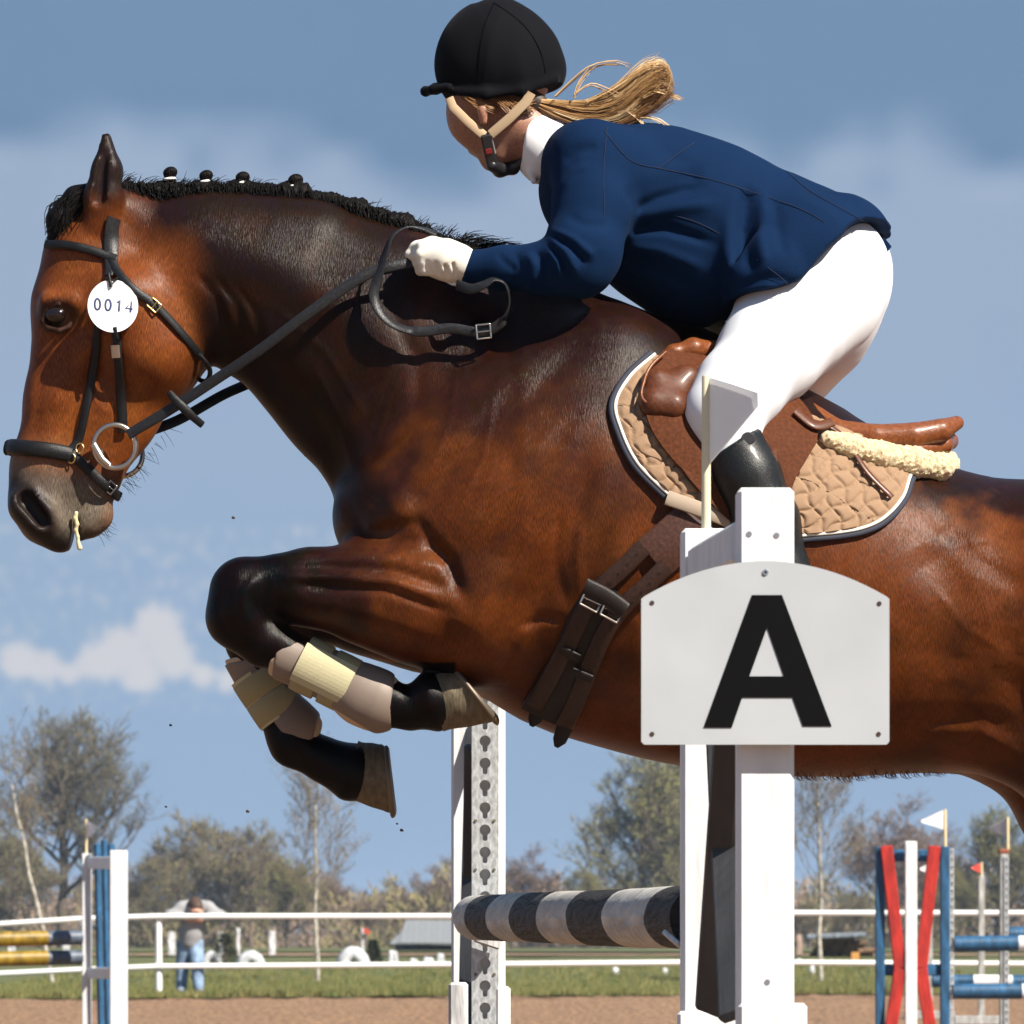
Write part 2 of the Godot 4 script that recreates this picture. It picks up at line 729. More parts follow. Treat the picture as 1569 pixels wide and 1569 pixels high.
# ---------------------------------------------------------------- the horse
var HF := Field.new()      # the whole animal
var TRUNK := PackedInt32Array()   # its barrel and shoulders, for what lies on them
var HEAD := PackedInt32Array()

# tapered capsule given by places and radii in the picture's units, z in metres
func lim(f: Field, x0: float, y0: float, z0: float, r0: float, x1: float, y1: float, z1: float, r1: float, k := 30.0, zs := 1.0, mode := 0) -> void:
	var u0 := unit(z0)
	var u1 := unit(z1)
	f.cap(at(x0, y0, z0), r0 * u0, at(x1, y1, z1), r1 * u1, maxf(k * u0, 0.0005), zs, mode)

func both(f: Field, x0: float, y0: float, z0: float, r0: float, x1: float, y1: float, z1: float, r1: float, k := 30.0, zs := 1.0, mode := 0) -> void:
	lim(f, x0, y0, z0, r0, x1, y1, z1, r1, k, zs, mode)
	var a := at(x0, y0, z0)
	var b := at(x1, y1, z1)
	a.z = -a.z
	b.z = -b.z
	f.cap(a, r0 * unit(z0), b, r1 * unit(z1), maxf(k * unit(z0), 0.0005), zs, mode)

func chain(f: Field, pts: Array, k := 30.0, zs := 1.0) -> void:
	for i in pts.size() - 1:
		var a = pts[i]
		var b = pts[i + 1]
		lim(f, a[0], a[1], a[2], a[3], b[0], b[1], b[2], b[3], k, zs)

func horse_field() -> void:
	var f := HF
	# barrel
	chain(f, [[700, 790, 0, 160], [800, 790, 0, 262], [900, 806, 0, 294], [1000, 835, 0, 296], [1110, 876, 0, 284], [1220, 912, 0, 260], [1330, 940, 0, 226], [1450, 953, 0, 205], [1640, 955, 0, 202], [1850, 960, 0, 205], [1990, 1010, 0, 150]], 70, 0.84)
	# withers
	lim(f, 880, 640, 0, 185, 1010, 645, 0, 148, 60, 0.5)
	# shoulders
	both(f, 930, 560, 0.11, 90, 650, 800, 0.13, 88, 70)
	both(f, 790, 830, 0.135, 118, 730, 930, 0.14, 108, 60)
	both(f, 1500, 960, 0.1, 130, 1650, 990, 0.13, 130, 80)
	TRUNK = f.all.duplicate()
	# breast
	both(f, 588, 790, 0.07, 76, 640, 880, 0.08, 80, 34)
	# neck
	chain(f, [[225, 378, 0, 76], [330, 416, 0, 116], [455, 456, 0, 144], [600, 550, 0, 190], [760, 660, 0, 248]], 50, 0.60)
	var n0 := f.all.size()
	# skull and face
	chain(f, [[185, 340, 0, 58], [146, 400, 0, 76], [128, 470, 0, 76], [98, 610, 0, 57], [72, 715, 0, 52], [64, 762, 0, 52]], 22, 0.78)
	# jaw
	chain(f, [[224, 508, 0, 98], [172, 630, 0, 70], [130, 735, 0, 48], [118, 780, 0, 42]], 22, 0.64)
	both(f, 205, 470, 0.030, 72, 228, 535, 0.026, 72, 40)
	# brow, eye socket, cheek ridge
	both(f, 76, 462, 0.062, 15, 112, 464, 0.070, 15, 14)
	both(f, 88, 478, 0.046, 27, 94, 488, 0.046, 27, 12)
	both(f, 128, 530, 0.062, 13, 96, 612, 0.046, 11, 20)
	# muzzle: nostril wings, upper lip, lower lip and chin
	both(f, 46, 775, 0.030, 34, 62, 792, 0.030, 34, 12)
	lim(f, 66, 800, 0, 34, 92, 812, 0, 35, 16, 0.95)
	lim(f, 136, 795, 0, 30, 144, 788, 0, 30, 10, 0.9)
	both(f, 128, 734, 0.062, 4, 113, 840, 0.058, 6, 8, 1.0, 1)
	lim(f, 118, 800, 0, 3, 113, 850, 0, 6, 6, 40.0, 1)
	both(f, 36, 760, 0.084, 17, 68, 802, 0.080, 12, 7, 1.6, 1)
	both(f, 40, 766, 0.056, 13, 64, 796, 0.056, 11, 5, 1.0, 1)
	# hollow under the eye
	both(f, 105, 560, 0.098, 16, 108, 640, 0.082, 14, 20, 1.0, 1)
	# ears
	for s: float in [1.0, -1.0]:
		var dx := 0.0 if s > 0 else 2.0
		chain(f, [[155 + dx, 345, 0.050 * s, 29], [158 + dx, 302, 0.058 * s, 29], [163 + dx, 260, 0.062 * s, 22], [162 + dx, 210, 0.062 * s, 7]], 10, 0.8)
		lim(f, 150 + dx, 305, 0.088 * s, 12, 160 + dx, 235, 0.078 * s, 6, 5, 1.0, 1)
	for i in range(n0, f.all.size()):
		HEAD.append(i)
	for i in range(f.all.size() - 40, f.all.size()):
		pass
	# flank fold and stifle, then the hind quarters, beyond the picture
	both(f, 1440, 1050, 0.07, 106, 1575, 1105, 0.11, 92, 50)
	both(f, 1575, 1105, 0.11, 90, 1670, 1175, 0.16, 90, 40)
	both(f, 1720, 920, 0.12, 170, 1860, 1000, 0.12, 170, 80)
	both(f, 1740, 1040, 0.15, 165, 1690, 1215, 0.17, 92, 60)
	both(f, 1800, 1060, 0.15, 150, 1740, 1240, 0.16, 110, 60)
	both(f, 1710, 1235, 0.16, 88, 1930, 1370, 0.15, 48, 40)
	both(f, 1930, 1370, 0.15, 46, 1990, 1590, 0.15, 30, 20)
	both(f, 1990, 1600, 0.15, 38, 2030, 1680, 0.15, 32, 20)
	# near fore leg
	chain(f, [[740, 930, 0.15, 110], [640, 918, 0.155, 96], [571, 908, 0.155, 79], [475, 900, 0.155, 56], [425, 899, 0.155, 47]], 26)
	chain(f, [[425, 899, 0.155, 46], [376, 908, 0.155, 52], [368, 945, 0.155, 50], [402, 985, 0.155, 37]], 14)
	chain(f, [[402, 980, 0.155, 35], [470, 1015, 0.155, 28], [555, 1058, 0.155, 30], [588, 1074, 0.155, 37]], 14)
	lim(f, 425, 975, 0.155, 16, 560, 1035, 0.155, 14, 10)
	chain(f, [[585, 1078, 0.155, 36], [630, 1086, 0.155, 31], [658, 1077, 0.155, 47]], 12)
	# far fore leg
	chain(f, [[740, 930, -0.14, 110], [640, 930, -0.14, 92], [571, 925, -0.14, 76], [475, 925, -0.14, 54], [430, 932, -0.14, 46]], 26)
	chain(f, [[430, 932, -0.14, 46], [392, 945, -0.14, 48], [382, 985, -0.14, 34]], 14)
	chain(f, [[382, 985, -0.14, 34], [410, 1062, -0.14, 29], [440, 1125, -0.14, 30], [449, 1140, -0.14, 34]], 14)
	chain(f, [[449, 1140, -0.14, 34], [500, 1166, -0.14, 33], [538, 1182, -0.14, 46]], 12)

# --- relief: strokes that raise or sink the skin, gathered on a grid of 3 picture units
const RW := 740
const RH := 600
var relief := PackedFloat32Array()

func stroke(pts: Array, width: float, high: float) -> void:
	# pts in picture units, high in mm
	var seg := v2(pts)
	for s in seg.size() - 1:
		pass
	var lo := Vector2(1e9, 1e9)
	var hi := -lo
	for p in seg:
		lo = lo.min(p)
		hi = hi.max(p)
	var pad := width * 2.2
	for gy in range(maxi(0, int((lo.y - pad) / 3)), mini(RH, int((hi.y + pad) / 3) + 1)):
		for gx in range(maxi(0, int((lo.x - pad + 40) / 3)), mini(RW, int((hi.x + pad + 40) / 3) + 1)):
			var q := Vector2(gx * 3 - 40, gy * 3)
			var d := 1e9
			var along := 0.0
			for s in seg.size() - 1:
				var c := Geometry2D.get_closest_point_to_segment(q, seg[s], seg[s + 1])
				var e := c.distance_to(q)
				if e < d:
					d = e
					along = (s + c.distance_to(seg[s]) / maxf(seg[s].distance_to(seg[s + 1]), 1.0)) / (seg.size() - 1)
			var v := d / width
			if v < 2.2:
				var fade := minf(1.0, minf(along, 1.0 - along) * 5.0 + 0.25)
				relief[gy * RW + gx] += high * 0.001 * exp(-v * v * 1.4) * fade

func sculpt() -> void:
	relief.resize(RW * RH)
	relief.fill(0.0)
	# neck: groove above the windpipe, folds behind the jowl, long muscle
	stroke([[340, 500], [430, 580], [510, 690], [535, 780]], 26, -14)
	stroke([[300, 420], [330, 450], [345, 500]], 8, -5)
	stroke([[330, 425], [362, 462], [372, 505]], 7, -4)
	stroke([[355, 435], [392, 480], [400, 520]], 8, -4)
	stroke([[318, 430], [346, 460], [358, 505]], 6, 3)
	stroke([[345, 432], [377, 470], [386, 512]], 6, 3)
	stroke([[250, 340], [400, 400], [560, 500], [640, 620]], 40, 6)
	stroke([[420, 340], [560, 400], [700, 470]], 36, -5)
	# shoulder blade and its two muscles, point of shoulder
	stroke([[900, 520], [760, 660], [630, 770]], 22, -6)
	stroke([[860, 480], [700, 640], [590, 750]], 40, 8)
	stroke([[930, 590], [810, 720], [700, 830]], 44, 8)
	stroke([[560, 700], [600, 760], [640, 820]], 26, 8)
	stroke([[530, 770], [560, 820], [640, 800], [680, 850], [720, 930]], 12, -8)
	stroke([[640, 690], [560, 780]], 20, -7)
	# triceps edge and elbow folds
	stroke([[905, 700], [880, 800], [840, 900], [800, 965]], 24, -9)
	stroke([[800, 960], [830, 945], [860, 950]], 8, -7)
	stroke([[790, 985], [770, 1030]], 10, -5)
	stroke([[760, 850], [730, 920], [700, 970]], 34, 9)
	stroke([[860, 780], [850, 860], [870, 930]], 10, -3)
	stroke([[890, 790], [885, 860], [895, 930]], 9, 3)
	# forearm muscles
	stroke([[700, 905], [600, 875], [500, 868], [420, 876]], 10, -6)
	stroke([[690, 940], [600, 905], [520, 900], [440, 892]], 9, -7)
	stroke([[680, 870], [580, 852], [480, 856]], 14, 6)
	stroke([[690, 925], [600, 890], [500, 884], [410, 880]], 12, 5)
	stroke([[680, 980], [570, 945], [460, 920]], 18, 5)
	stroke([[650, 830], [690, 860], [705, 905]], 12, -9)
	# knee
	stroke([[395, 880], [372, 920], [385, 965]], 9, 5)
	stroke([[410, 890], [398, 930], [415, 960]], 7, -5)
	stroke([[350, 880], [340, 930], [360, 975]], 9, -4)
	# barrel: faint ribs, flank hollow and stifle fold
	for i in 6:
		stroke([[1010 + i * 62, 760 + i * 14], [985 + i * 62, 900], [1000 + i * 60, 1050]], 15, -2.4)
	stroke([[1420, 830], [1470, 920], [1450, 1040]], 46, -12)
	stroke([[1400, 1130], [1500, 1120], [1569, 1170]], 20, 7)
	stroke([[1330, 1120], [1450, 1100], [1560, 1110]], 22, -8)
	stroke([[900, 1070], [1000, 1085], [1150, 1095], [1300, 1105]], 10, 3)
	# veins and fine muscle lines
	for v in [[[700, 560], [690, 640], [660, 720], [610, 790]], [[640, 520], [600, 600], [570, 690]], [[760, 600], [740, 700], [700, 780]], [[660, 830], [610, 850], [560, 880], [470, 885]], [[760, 880], [730, 950], [700, 1000]], [[840, 820], [800, 870], [770, 930]], [[960, 1060], [1040, 1080], [1140, 1085]], [[170, 560], [140, 600], [125, 650], [120, 700]], [[140, 600], [110, 640], [95, 690]], [[120, 560], [150, 620], [175, 640]], [[1430, 900], [1480, 960], [1540, 1000]], [[480, 560], [520, 640], [540, 720]], [[420, 470], [500, 540], [560, 640]]]:
		stroke(v, 5.5, 2.4)
	for v in [[[820, 560], [700, 700], [620, 780]], [[880, 640], [800, 760], [740, 850]], [[600, 470], [640, 560], [640, 640]], [[700, 420], [760, 520], [800, 560]], [[1420, 780], [1500, 860], [1569, 900]], [[930, 800], [900, 900], [880, 980]]]:
		stroke(v, 16, -4.5)
	# face
	stroke([[70, 520], [60, 600], [50, 690]], 10, -3)
	stroke([[215, 600], [175, 590], [140, 560]], 12, -5)
	stroke([[140, 520], [112, 600], [85, 680]], 10, 4)
	stroke([[100, 640], [90, 700], [86, 740]], 9, -3)
	stroke([[130, 660], [118, 720]], 8, 3)
	stroke([[160, 700], [150, 760], [140, 800]], 8, -2)
	stroke([[95, 760], [92, 800], [85, 825]], 7, -2.5)
	stroke([[255, 440], [290, 500], [285, 560]], 14, 4)

func relief_at(q: Vector2) -> float:
	var x := clampf((q.x + 40.0) / 3.0, 0.0, RW - 1.01)
	var y := clampf(q.y / 3.0, 0.0, RH - 1.01)
	var i := int(x)
	var j := int(y)
	var fx := x - i
	var fy := y - j
	var b := j * RW + i
	return lerpf(lerpf(relief[b], relief[b + 1], fx), lerpf(relief[b + RW], relief[b + RW + 1], fx), fy)

var lump := FastNoiseLite.new()

func skin(p: Vector3) -> Vector3:
	var q := px_of(p)
	if p.z < 0.0:
		q = px_of(Vector3(p.x, p.y, -p.z))
	var side := smoothstep(0.015, 0.07, absf(p.z))
	p.z += signf(p.z) * relief_at(q) * side
	return p

func coat(p: Vector3) -> Color:
	var q := px_of(p)
	var n := lump.get_noise_3d(p.x * 9.0, p.y * 9.0, p.z * 9.0)
	var n2 := lump.get_noise_3d(p.x * 40.0, p.y * 40.0, p.z * 40.0)
	var bay := Color(0.128, 0.0335, 0.0075)
	var dark := Color(0.022, 0.0080, 0.0046)
	var black := Color(0.0040, 0.0032, 0.0030)
	var c := bay
	# a dark bay: nearly black along the top line and over the neck, dappled where it meets the red
	var back := minf(455.0 + maxf(0.0, q.x - 1000.0) * 0.62, 738.0)
	var deep := lerpf(350.0, 105.0, smoothstep(950.0, 1380.0, q.x))
	var crest := 0.95 * smoothstep(deep, deep * 0.15, q.y - back + n * 70.0) * smoothstep(560.0, 700.0, q.x)
	if q.x < 820.0:
		var nk := smoothstep(190.0, 40.0, q.y - (275.0 + maxf(0.0, q.x - 420.0) * 0.33)) * smoothstep(170.0, 260.0, q.x)
		nk = maxf(nk, 0.97 * smoothstep(225.0, 340.0, q.x + n * 30.0))
		crest = maxf(crest, nk * smoothstep(800.0, 560.0, q.x + (q.y - 500.0) * 0.35 + n * 90.0))
	c = c.lerp(Color(0.0135, 0.0058, 0.0038), clampf(crest * (1.04 + 0.22 * n), 0.0, 1.0))
	# clouded darker patches through the red of the barrel and shoulder
	var patch := lump.get_noise_3d(p.x * 4.5 + 11.0, p.y * 5.5, p.z * 3.0)
	c = c.lerp(dark, 0.46 * smoothstep(-0.15, 0.38, patch) * smoothstep(500.0, 640.0, q.x))
	# reddish face
	var face := smoothstep(330.0, 260.0, q.x) * smoothstep(330.0, 420.0, q.y) * (1.0 - smoothstep(900.0, 960.0, q.y))
	c = c.lerp(Color(0.205, 0.057, 0.0135), face * 0.92)
	# dark legs
	if q.y > 820.0 and q.x < 720.0 and (q.y > 840.0 or q.x < 520.0):
		var leg := smoothstep(640.0, 400.0, q.x + n * 60.0)
		if q.y > 1015.0 and q.x < 700.0:
			leg = 1.0
		c = c.lerp(dark, minf(0.92, leg * 1.3)).lerp(black, smoothstep(0.72, 0.98, leg))
	if q.x > 1880.0:
		c = c.lerp(black, smoothstep(1330.0, 1450.0, q.y))
	# muzzle
	if q.x < 260.0 and q.y > 640.0:
		var m := smoothstep(690.0, 745.0, q.y + (130.0 - q.x) * 0.12 + n * 25.0)
		c = c.lerp(Color(0.30, 0.150, 0.070), smoothstep(650.0, 720.0, q.y) * 0.8 * smoothstep(150.0, 60.0, q.x))
		c = c.lerp(Color(0.135, 0.105, 0.082), m * smoothstep(200.0, 140.0, q.x - (800.0 - q.y) * 0.25))
		c = c.lerp(Color(0.030, 0.024, 0.022), smoothstep(795.0, 832.0, q.y - absf(q.x - 90.0) * 0.12))
		var nd := Vector2(q.x - 48.0, (q.y - 780.0)).rotated(-0.98)
		c = c.lerp(Color(0.022, 0.015, 0.014), smoothstep(1.5, 0.9, Vector2(nd.x / 46.0, nd.y / 24.0).length()))
	# round the eye, ears
	var ed := Vector2((q.x - 89.0) / 34.0, (q.y - 484.0) / 27.0).length()
	c = c.lerp(black, smoothstep(1.25, 0.75, ed) * 0.9)
	if q.y < 350.0 and q.x < 200.0:
		c = c.lerp(Color(0.018, 0.010, 0.008), smoothstep(345.0, 285.0, q.y + absf(q.x - 160.0) * 0.3))
	var v := 1.0 + n * 0.30 + n2 * 0.22
	return Color(c.r * v, c.g * v * (1.0 + n * 0.1), c.b * v)

func make_horse() -> void:
	lump.seed = 5
	lump.frequency = 1.0
	lump.fractal_octaves = 3
	horse_field()
	sculpt()
	var root := Node3D.new()
	root.name = "bay_horse"
	add_child(root)
	tag(root, "bay horse leaping over the jump with folded front legs", "horse")
	var m := mat(Color.WHITE, 0.40)
	m.vertex_color_use_as_albedo = true
	m.metallic_specular = 0.26
	grained(m, grain(1024, 1024, 3, 0.26, 11.0, 0.50, 1.35), bumps(1024, 1024, 4, 0.24, 11.0, 7.0), Vector3(2.7, 2.7, 2.7), 0.32)
	var lo := at(-10, 1780, 0)
	lo.z = -0.36
	var hi := at(2180, 190, 0)
	hi.z = 0.36
	var mesh := HF.mesh(0.0058, lo, hi, coat, skin)
	print("horse vertices ", mesh.surface_get_array_len(0))
	obj("body", mesh, m, root)
	horse_parts(root)

# ring of points: centre c, half axis u in the plane of view and half width w across
func oval(c: Vector3, u: Vector3, w: float, n := 20, flat := 0.0) -> Array:
	var r := []
	for j in n:
		var a := TAU * j / n
		r.append(c + u * cos(a) + Vector3(0, 0, w) * sin(a))
	return r

func pt(px: float, py: float, z: float) -> Vector3:
	return at(px, py, z)

func make_hoof(c0: Array, c1: Array, z: float, root: Node, hm: Material, sm: Material) -> void:
	# c0, c1: the two ends of the hair line and of the ground edge, heel first
	var a0 := pt(c0[0], c0[1], z)
	var a1 := pt(c0[2], c0[3], z)
	var b0 := pt(c1[0], c1[1], z)
	var b1 := pt(c1[2], c1[3], z)
	var rings := []
	var na := (b0 + b1 - a0 - a1).normalized()
	for i in 9:
		var t := i / 8.0
		var p0 := a0.lerp(b0, t)
		var p1 := a1.lerp(b1, t)
		if i == 8:
			p0 = p0.lerp((b0 + b1) * 0.5, 0.05)
			p1 = p1.lerp((b0 + b1) * 0.5, 0.05)
		var bulge := 0.0016 * sin(t * 40.0) + (0.003 if i == 0 else 0.0)
		rings.append(oval((p0 + p1) * 0.5 + na * 0.004 * sin(t * PI), (p1 - p0) * 0.5 * (1.0 + bulge * 8.0), lerpf(0.048, 0.060, t) + bulge, 24))
	var st := begin()
	loft(st, rings)
	var h := obj("hoof", done(st), hm, root)
	# shoe: a ring of iron on the ground edge, open at the heel
	st = begin()
	var pts := []
	for j in 21:
		var a := deg_to_rad(28.0 + 304.0 * j / 20.0) + PI
		pts.append((b0 + b1) * 0.5 + (b1 - b0) * 0.5 * cos(a) * 0.95 + Vector3(0, 0, 0.056) * sin(a) + na * 0.003)
	var nr := []
	for j in 21:
		nr.append(na)
	strap(st, pts, nr, 0.02, 0.009)
	obj("horse_shoe", done(st), sm, h)

func horse_parts(root: Node3D) -> void:
	# eyes
	var em := mat(Color(0.008, 0.004, 0.003), 0.10)
	for s: float in [1.0, -1.0]:
		var sp := SphereMesh.new()
		sp.radius = 0.0235
		sp.height = 0.047
		var e := obj("eye", sp, em, root)
		var c := at(88, 484, 0.062)
		e.position = Vector3(c.x, c.y, 0.0660 * s)
		e.scale = Vector3(1.0, 0.82, 1.0)
		# lids: two soft folds round the ball
		var lf := Field.new()
		for lid in [[[65, 492], [73, 474], [90, 466], [106, 471], [114, 484]], [[65, 492], [74, 503], [90, 507], [105, 501], [114, 484]]]:
			for i in 4:
				var a = lid[i]
				var b = lid[i + 1]
				var za := 0.0815 - 0.012 * absf(a[0] - 90.0) / 24.0
				var zb := 0.0815 - 0.012 * absf(b[0] - 90.0) / 24.0
				lim(lf, a[0], a[1], za, 4.2, b[0], b[1], zb, 4.2, 3)
		var lm := mat(Color(0.028, 0.012, 0.008), 0.6)
		lm.metallic_specular = 0.2
		var l := obj("eyelid", lf.mesh(0.003, at(50, 520, 0.06) - Vector3(0, 0, 0.03), at(130, 450, 0.06) + Vector3(0, 0, 0.06)), lm, e)
		l.top_level = false
		l.transform = e.transform.affine_inverse() * (Transform3D() if s > 0 else Transform3D(Basis.from_scale(Vector3(1, 1, -1)), Vector3.ZERO))
	# hooves
	var hm := mat(Color(0.125, 0.097, 0.058), 0.7)
	grained(hm, grain(256, 256, 31, 0.04, 2.0, 0.7, 1.15), bumps(256, 256, 32, 0.08, 3.0, 4.0), Vector3(7, 7, 7), 0.4)
	var sm := mat(Color(0.16, 0.13, 0.10), 0.5, 0.6)
	make_hoof([650, 1033, 679, 1120], [690, 1026, 760, 1106], 0.155, root, hm, sm)
	make_hoof([549, 1136, 534, 1224], [588, 1140, 601, 1248], -0.14, root, hm, sm)
	make_hoof([2010, 1650, 2075, 1650], [2005, 1730, 2105, 1730], 0.15, root, hm, sm)
	make_hoof([2010, 1650, 2075, 1650], [2005, 1730, 2105, 1730], -0.15, root, hm, sm)
	# mane
	var mm := mat(Color(0.0045, 0.0036, 0.0034), 0.5)
	mm.metallic_specular = 0.18
	grained(mm, null, bumps(256, 256, 41, 0.12, 5.0, 6.0), Vector3(9, 9, 9), 0.8)
	var mf := Field.new()
	var crest := [[188, 290], [240, 293], [300, 292], [360, 292], [420, 295], [480, 304], [540, 319], [600, 340], [660, 364], [720, 384], [790, 408], [860, 440]]
	for i in crest.size() - 1:
		lim(mf, crest[i][0], crest[i][1] + 2, 0.008, 11, crest[i + 1][0], crest[i + 1][1] + 2, 0.008, 11, 8, 1.5)
	for b in [[258, 284, 15], [316, 282, 14], [372, 283, 15], [412, 286, 13], [452, 286, 16], [500, 301, 15], [540, 308, 14], [572, 322, 13], [610, 333, 16], [640, 345, 12]]:
		lim(mf, b[0] - 12, b[1] + 7, 0.008, b[2] - 1, b[0] + 12, b[1] + 8, 0.008, b[2] - 1, 6)
	var tuft := FastNoiseLite.new()
	tuft.seed = 14
	tuft.frequency = 60.0
	var ruffle := func(p: Vector3) -> Vector3:
		return p + Vector3(0, tuft.get_noise_3d(p.x * 2.2, p.y * 0.6, p.z) * 0.007, tuft.get_noise_3d(p.x * 1.6, p.y * 0.5, p.z + 7.0) * 0.007)
	var mane := obj("mane", mf.mesh(0.004, at(160, 470, 0) - Vector3(0, 0, 0.06), at(890, 250, 0) + Vector3(0, 0, 0.06), null, ruffle), mm, root)
	var wm := mat(Color(0.75, 0.75, 0.72), 0.6)
	for b in [[260, 268, 9.0, 1.2], [315, 272, 8.5, 1.0], [371, 274, 9.0, 0.75], [452, 279, 10.0, 0.9]]:
		var kf := Field.new()
		lim(kf, b[0], b[1] + 8, 0.008, b[2] * 0.8, b[0] + 1, b[1] - 3 * b[3], 0.008, b[2], 4)
		lim(kf, b[0] - 4, b[1] - 2 * b[3], 0.010, b[2] * 0.7, b[0] + 5, b[1] - 4 * b[3], 0.008, b[2] * 0.75, 4)
		var k := obj("mane_braid", kf.mesh(0.0025, at(b[0] - 20, b[1] + 24, 0) - Vector3(0, 0, 0.02), at(b[0] + 20, b[1] - 24, 0) + Vector3(0, 0, 0.04)), mm, mane)
		var st := begin()
		var ring := []
		for j in 13:
			var a := TAU * j / 12.0
			ring.append(at(b[0], b[1] + 7, 0.008) + Vector3(cos(a), 0.12 * cos(a), sin(a)) * (b[2] * 0.95 * unit()))
		tube(st, ring, 0.0028, -1, 6)
		obj("braid_band", done(st), wm, k)
	# loose hair along the crest, the forelock and the chin
	var r := RandomNumberGenerator.new()
	r.seed = 77
	var st2 := begin()
	for i in 900:
		var x := r.randf_range(190, 800)
		var t := (x - 188.0) / 56.0
		var yc := 284.0 + r.randf_range(-6, 8) + maxf(0.0, x - 380.0) * 0.20 + maxf(0.0, x - 560.0) * 0.11
		if i > 780:
			x = r.randf_range(690, 770)
			yc = 372.0 + (x - 690.0) * 0.25
		var ln := r.randf_range(5, 15) * (1.6 if r.randf() < 0.12 else 1.0) if i <= 780 else r.randf_range(18, 46)
		var z := r.randf_range(-0.012, 0.034)
		var lean := r.randf_range(0.2, 1.3) if i <= 780 else r.randf_range(0.9, 2.2)
		var p0 := at(x, yc, z)
		var hp := [p0]
		for s in range(1, 5):
			var u := s / 4.0
			hp.append(p0 + Vector3(lean * ln * u, ln * (0.9 * u - 0.45 * u * u * lean), r.randf_range(-3, 3) * u) * unit())
		hairs(st2, hp, 0.0009, 0.0003)
	for i in 2200:
		var u := r.randf() * (crest.size() - 1.001)
		var k := int(u)
		var cy := lerpf(crest[k][1], crest[k + 1][1], u - k)
		var cx := lerpf(crest[k][0], crest[k + 1][0], u - k)
		var z := r.randf_range(0.012, 0.030)
		var y0 := cy + r.randf_range(-14, 2)
		var ln := r.randf_range(8, 20)
		var lean := r.randf_range(-4, 9)
		hairs(st2, [at(cx, y0, z), at(cx + lean * 0.4, y0 + ln * 0.5, z + 0.007), at(cx + lean, y0 + ln, z + 0.008)], 0.0013, 0.0005)
	var lm := obj("loose_mane_hair", done(st2), mm, mane)
	lm.set_meta("kind", "stuff")
	st2 = begin()
	for i in 420:
		var sx := r.randf_range(100, 178)
		var sy := 318.0 - (sx - 100.0) * 0.45 + r.randf_range(-4, 10)
		var z := r.randf_range(-0.05, 0.05)
		var e := Vector2(r.randf_range(68, 118), r.randf_range(330, 384))
		if e.x > 90:
			e.y -= 8
		var bulge := r.randf_range(4, 22)
		var hp := []
		for s in 7:
			var u := s / 6.0
			var q := Vector2(sx, sy).lerp(e, u) + Vector2(-bulge * 0.7, -bulge) * sin(u * PI)
			hp.append(at(q.x, q.y, lerpf(z, z * 1.25 + 0.012 * signf(z), u)))
		hairs(st2, hp, 0.0016, 0.0005)
	for i in 24:
		var q0 := Vector2(r.randf_range(184, 196), r.randf_range(272, 290))
		var e2 := q0 + Vector2(r.randf_range(6, 26), r.randf_range(-14, 4))
		hairs(st2, [at(q0.x, q0.y, 0.01), at((q0.x + e2.x) / 2, (q0.y + e2.y) / 2 - 3, 0.012), at(e2.x, e2.y, 0.012)], 0.0010, 0.0003)
	var fl := obj("forelock", done(st2), mm, root)
	var ff0 := Field.new()
	for z: float in [-0.03, 0.0, 0.03]:
		chain(ff0, [[150, 290, z, 14], [118, 306, z, 20], [92, 338, z * 1.2, 20], [84, 366, z * 1.2, 12]], 10)
	obj("forelock_base", ff0.mesh(0.004, at(50, 400, 0) - Vector3(0, 0, 0.09), at(180, 255, 0) + Vector3(0, 0, 0.09)), mm, fl)
	st2 = begin()
	for i in 46:
		var u := r.randf()
		var p := Vector2(262, 655).lerp(Vector2(170, 770), u) if i < 32 else Vector2(150, 818).lerp(Vector2(172, 800), u)
		var ln := r.randf_range(8, 26)
		var d := Vector2(0.75, 0.65).rotated(r.randf_range(-0.5, 0.6))
		var z := r.randf_range(-0.02, 0.02)
		hairs(st2, [at(p.x - 3, p.y - 3, z), at(p.x + d.x * ln * 0.5, p.y + d.y * ln * 0.5 - 1, z), at(p.x + d.x * ln, p.y + d.y * ln, z)], 0.0006, 0.0002)
	for i in 40:
		var x := r.randf_range(318, 395)
		var y := 548.0 + (x - 318.0) * 0.10
		hairs(st2, [at(x, y - 6, r.randf_range(-0.02, 0.02)), at(x + 2, y + 4, 0), at(x + r.randf_range(0, 6), y + r.randf_range(5, 14), 0)], 0.0008, 0.0002)
	obj("chin_whiskers", done(st2), mm, root)
	# belly hair: a fringe of fine tufts under the flank
	st2 = begin()
	for i in 240:
		var x := r.randf_range(1216, 1480)
		var p := at(x, 1120, 0.0)
		var z := r.randf_range(-0.06, 0.06)
		p.z = z
		var y := p.y
		while HF.ev(Vector3(p.x, y, z), TRUNK) < 0.0:
			y -= 0.004
		var ln := r.randf_range(0.004, 0.012)
		hairs(st2, [Vector3(p.x, y + 0.006, z), Vector3(p.x + ln * 0.5, y - ln * 0.5, z), Vector3(p.x + ln * 1.1, y - ln * 0.75, z)], 0.0010, 0.0003)
	obj("belly_fringe", done(st2), mat(Color(0.10, 0.032, 0.012), 0.55), root)
	# tail, beyond the picture
	st2 = begin()
	for i in 160:
		var a := r.randf_range(-0.05, 0.05)
		var b := r.randf_range(-0.12, 0.12)
		hairs(st2, [at(2090, 960 + a * 300, a), at(2190, 1000 + a * 500, a * 1.5), at(2260 + b * 300, 1180, b), at(2300 + b * 400, 1420 + b * 200, b * 1.3)], 0.004, 0.001)
	obj("tail", done(st2), mm, root)
	# foam at the lips
	var ff := Field.new()
	var fp := [[117, 786, 3.0], [115, 794, 3.6], [118, 803, 3.2], [116, 812, 3.0], [119, 822, 2.6], [120, 832, 2.8], [122, 839, 4.4]]
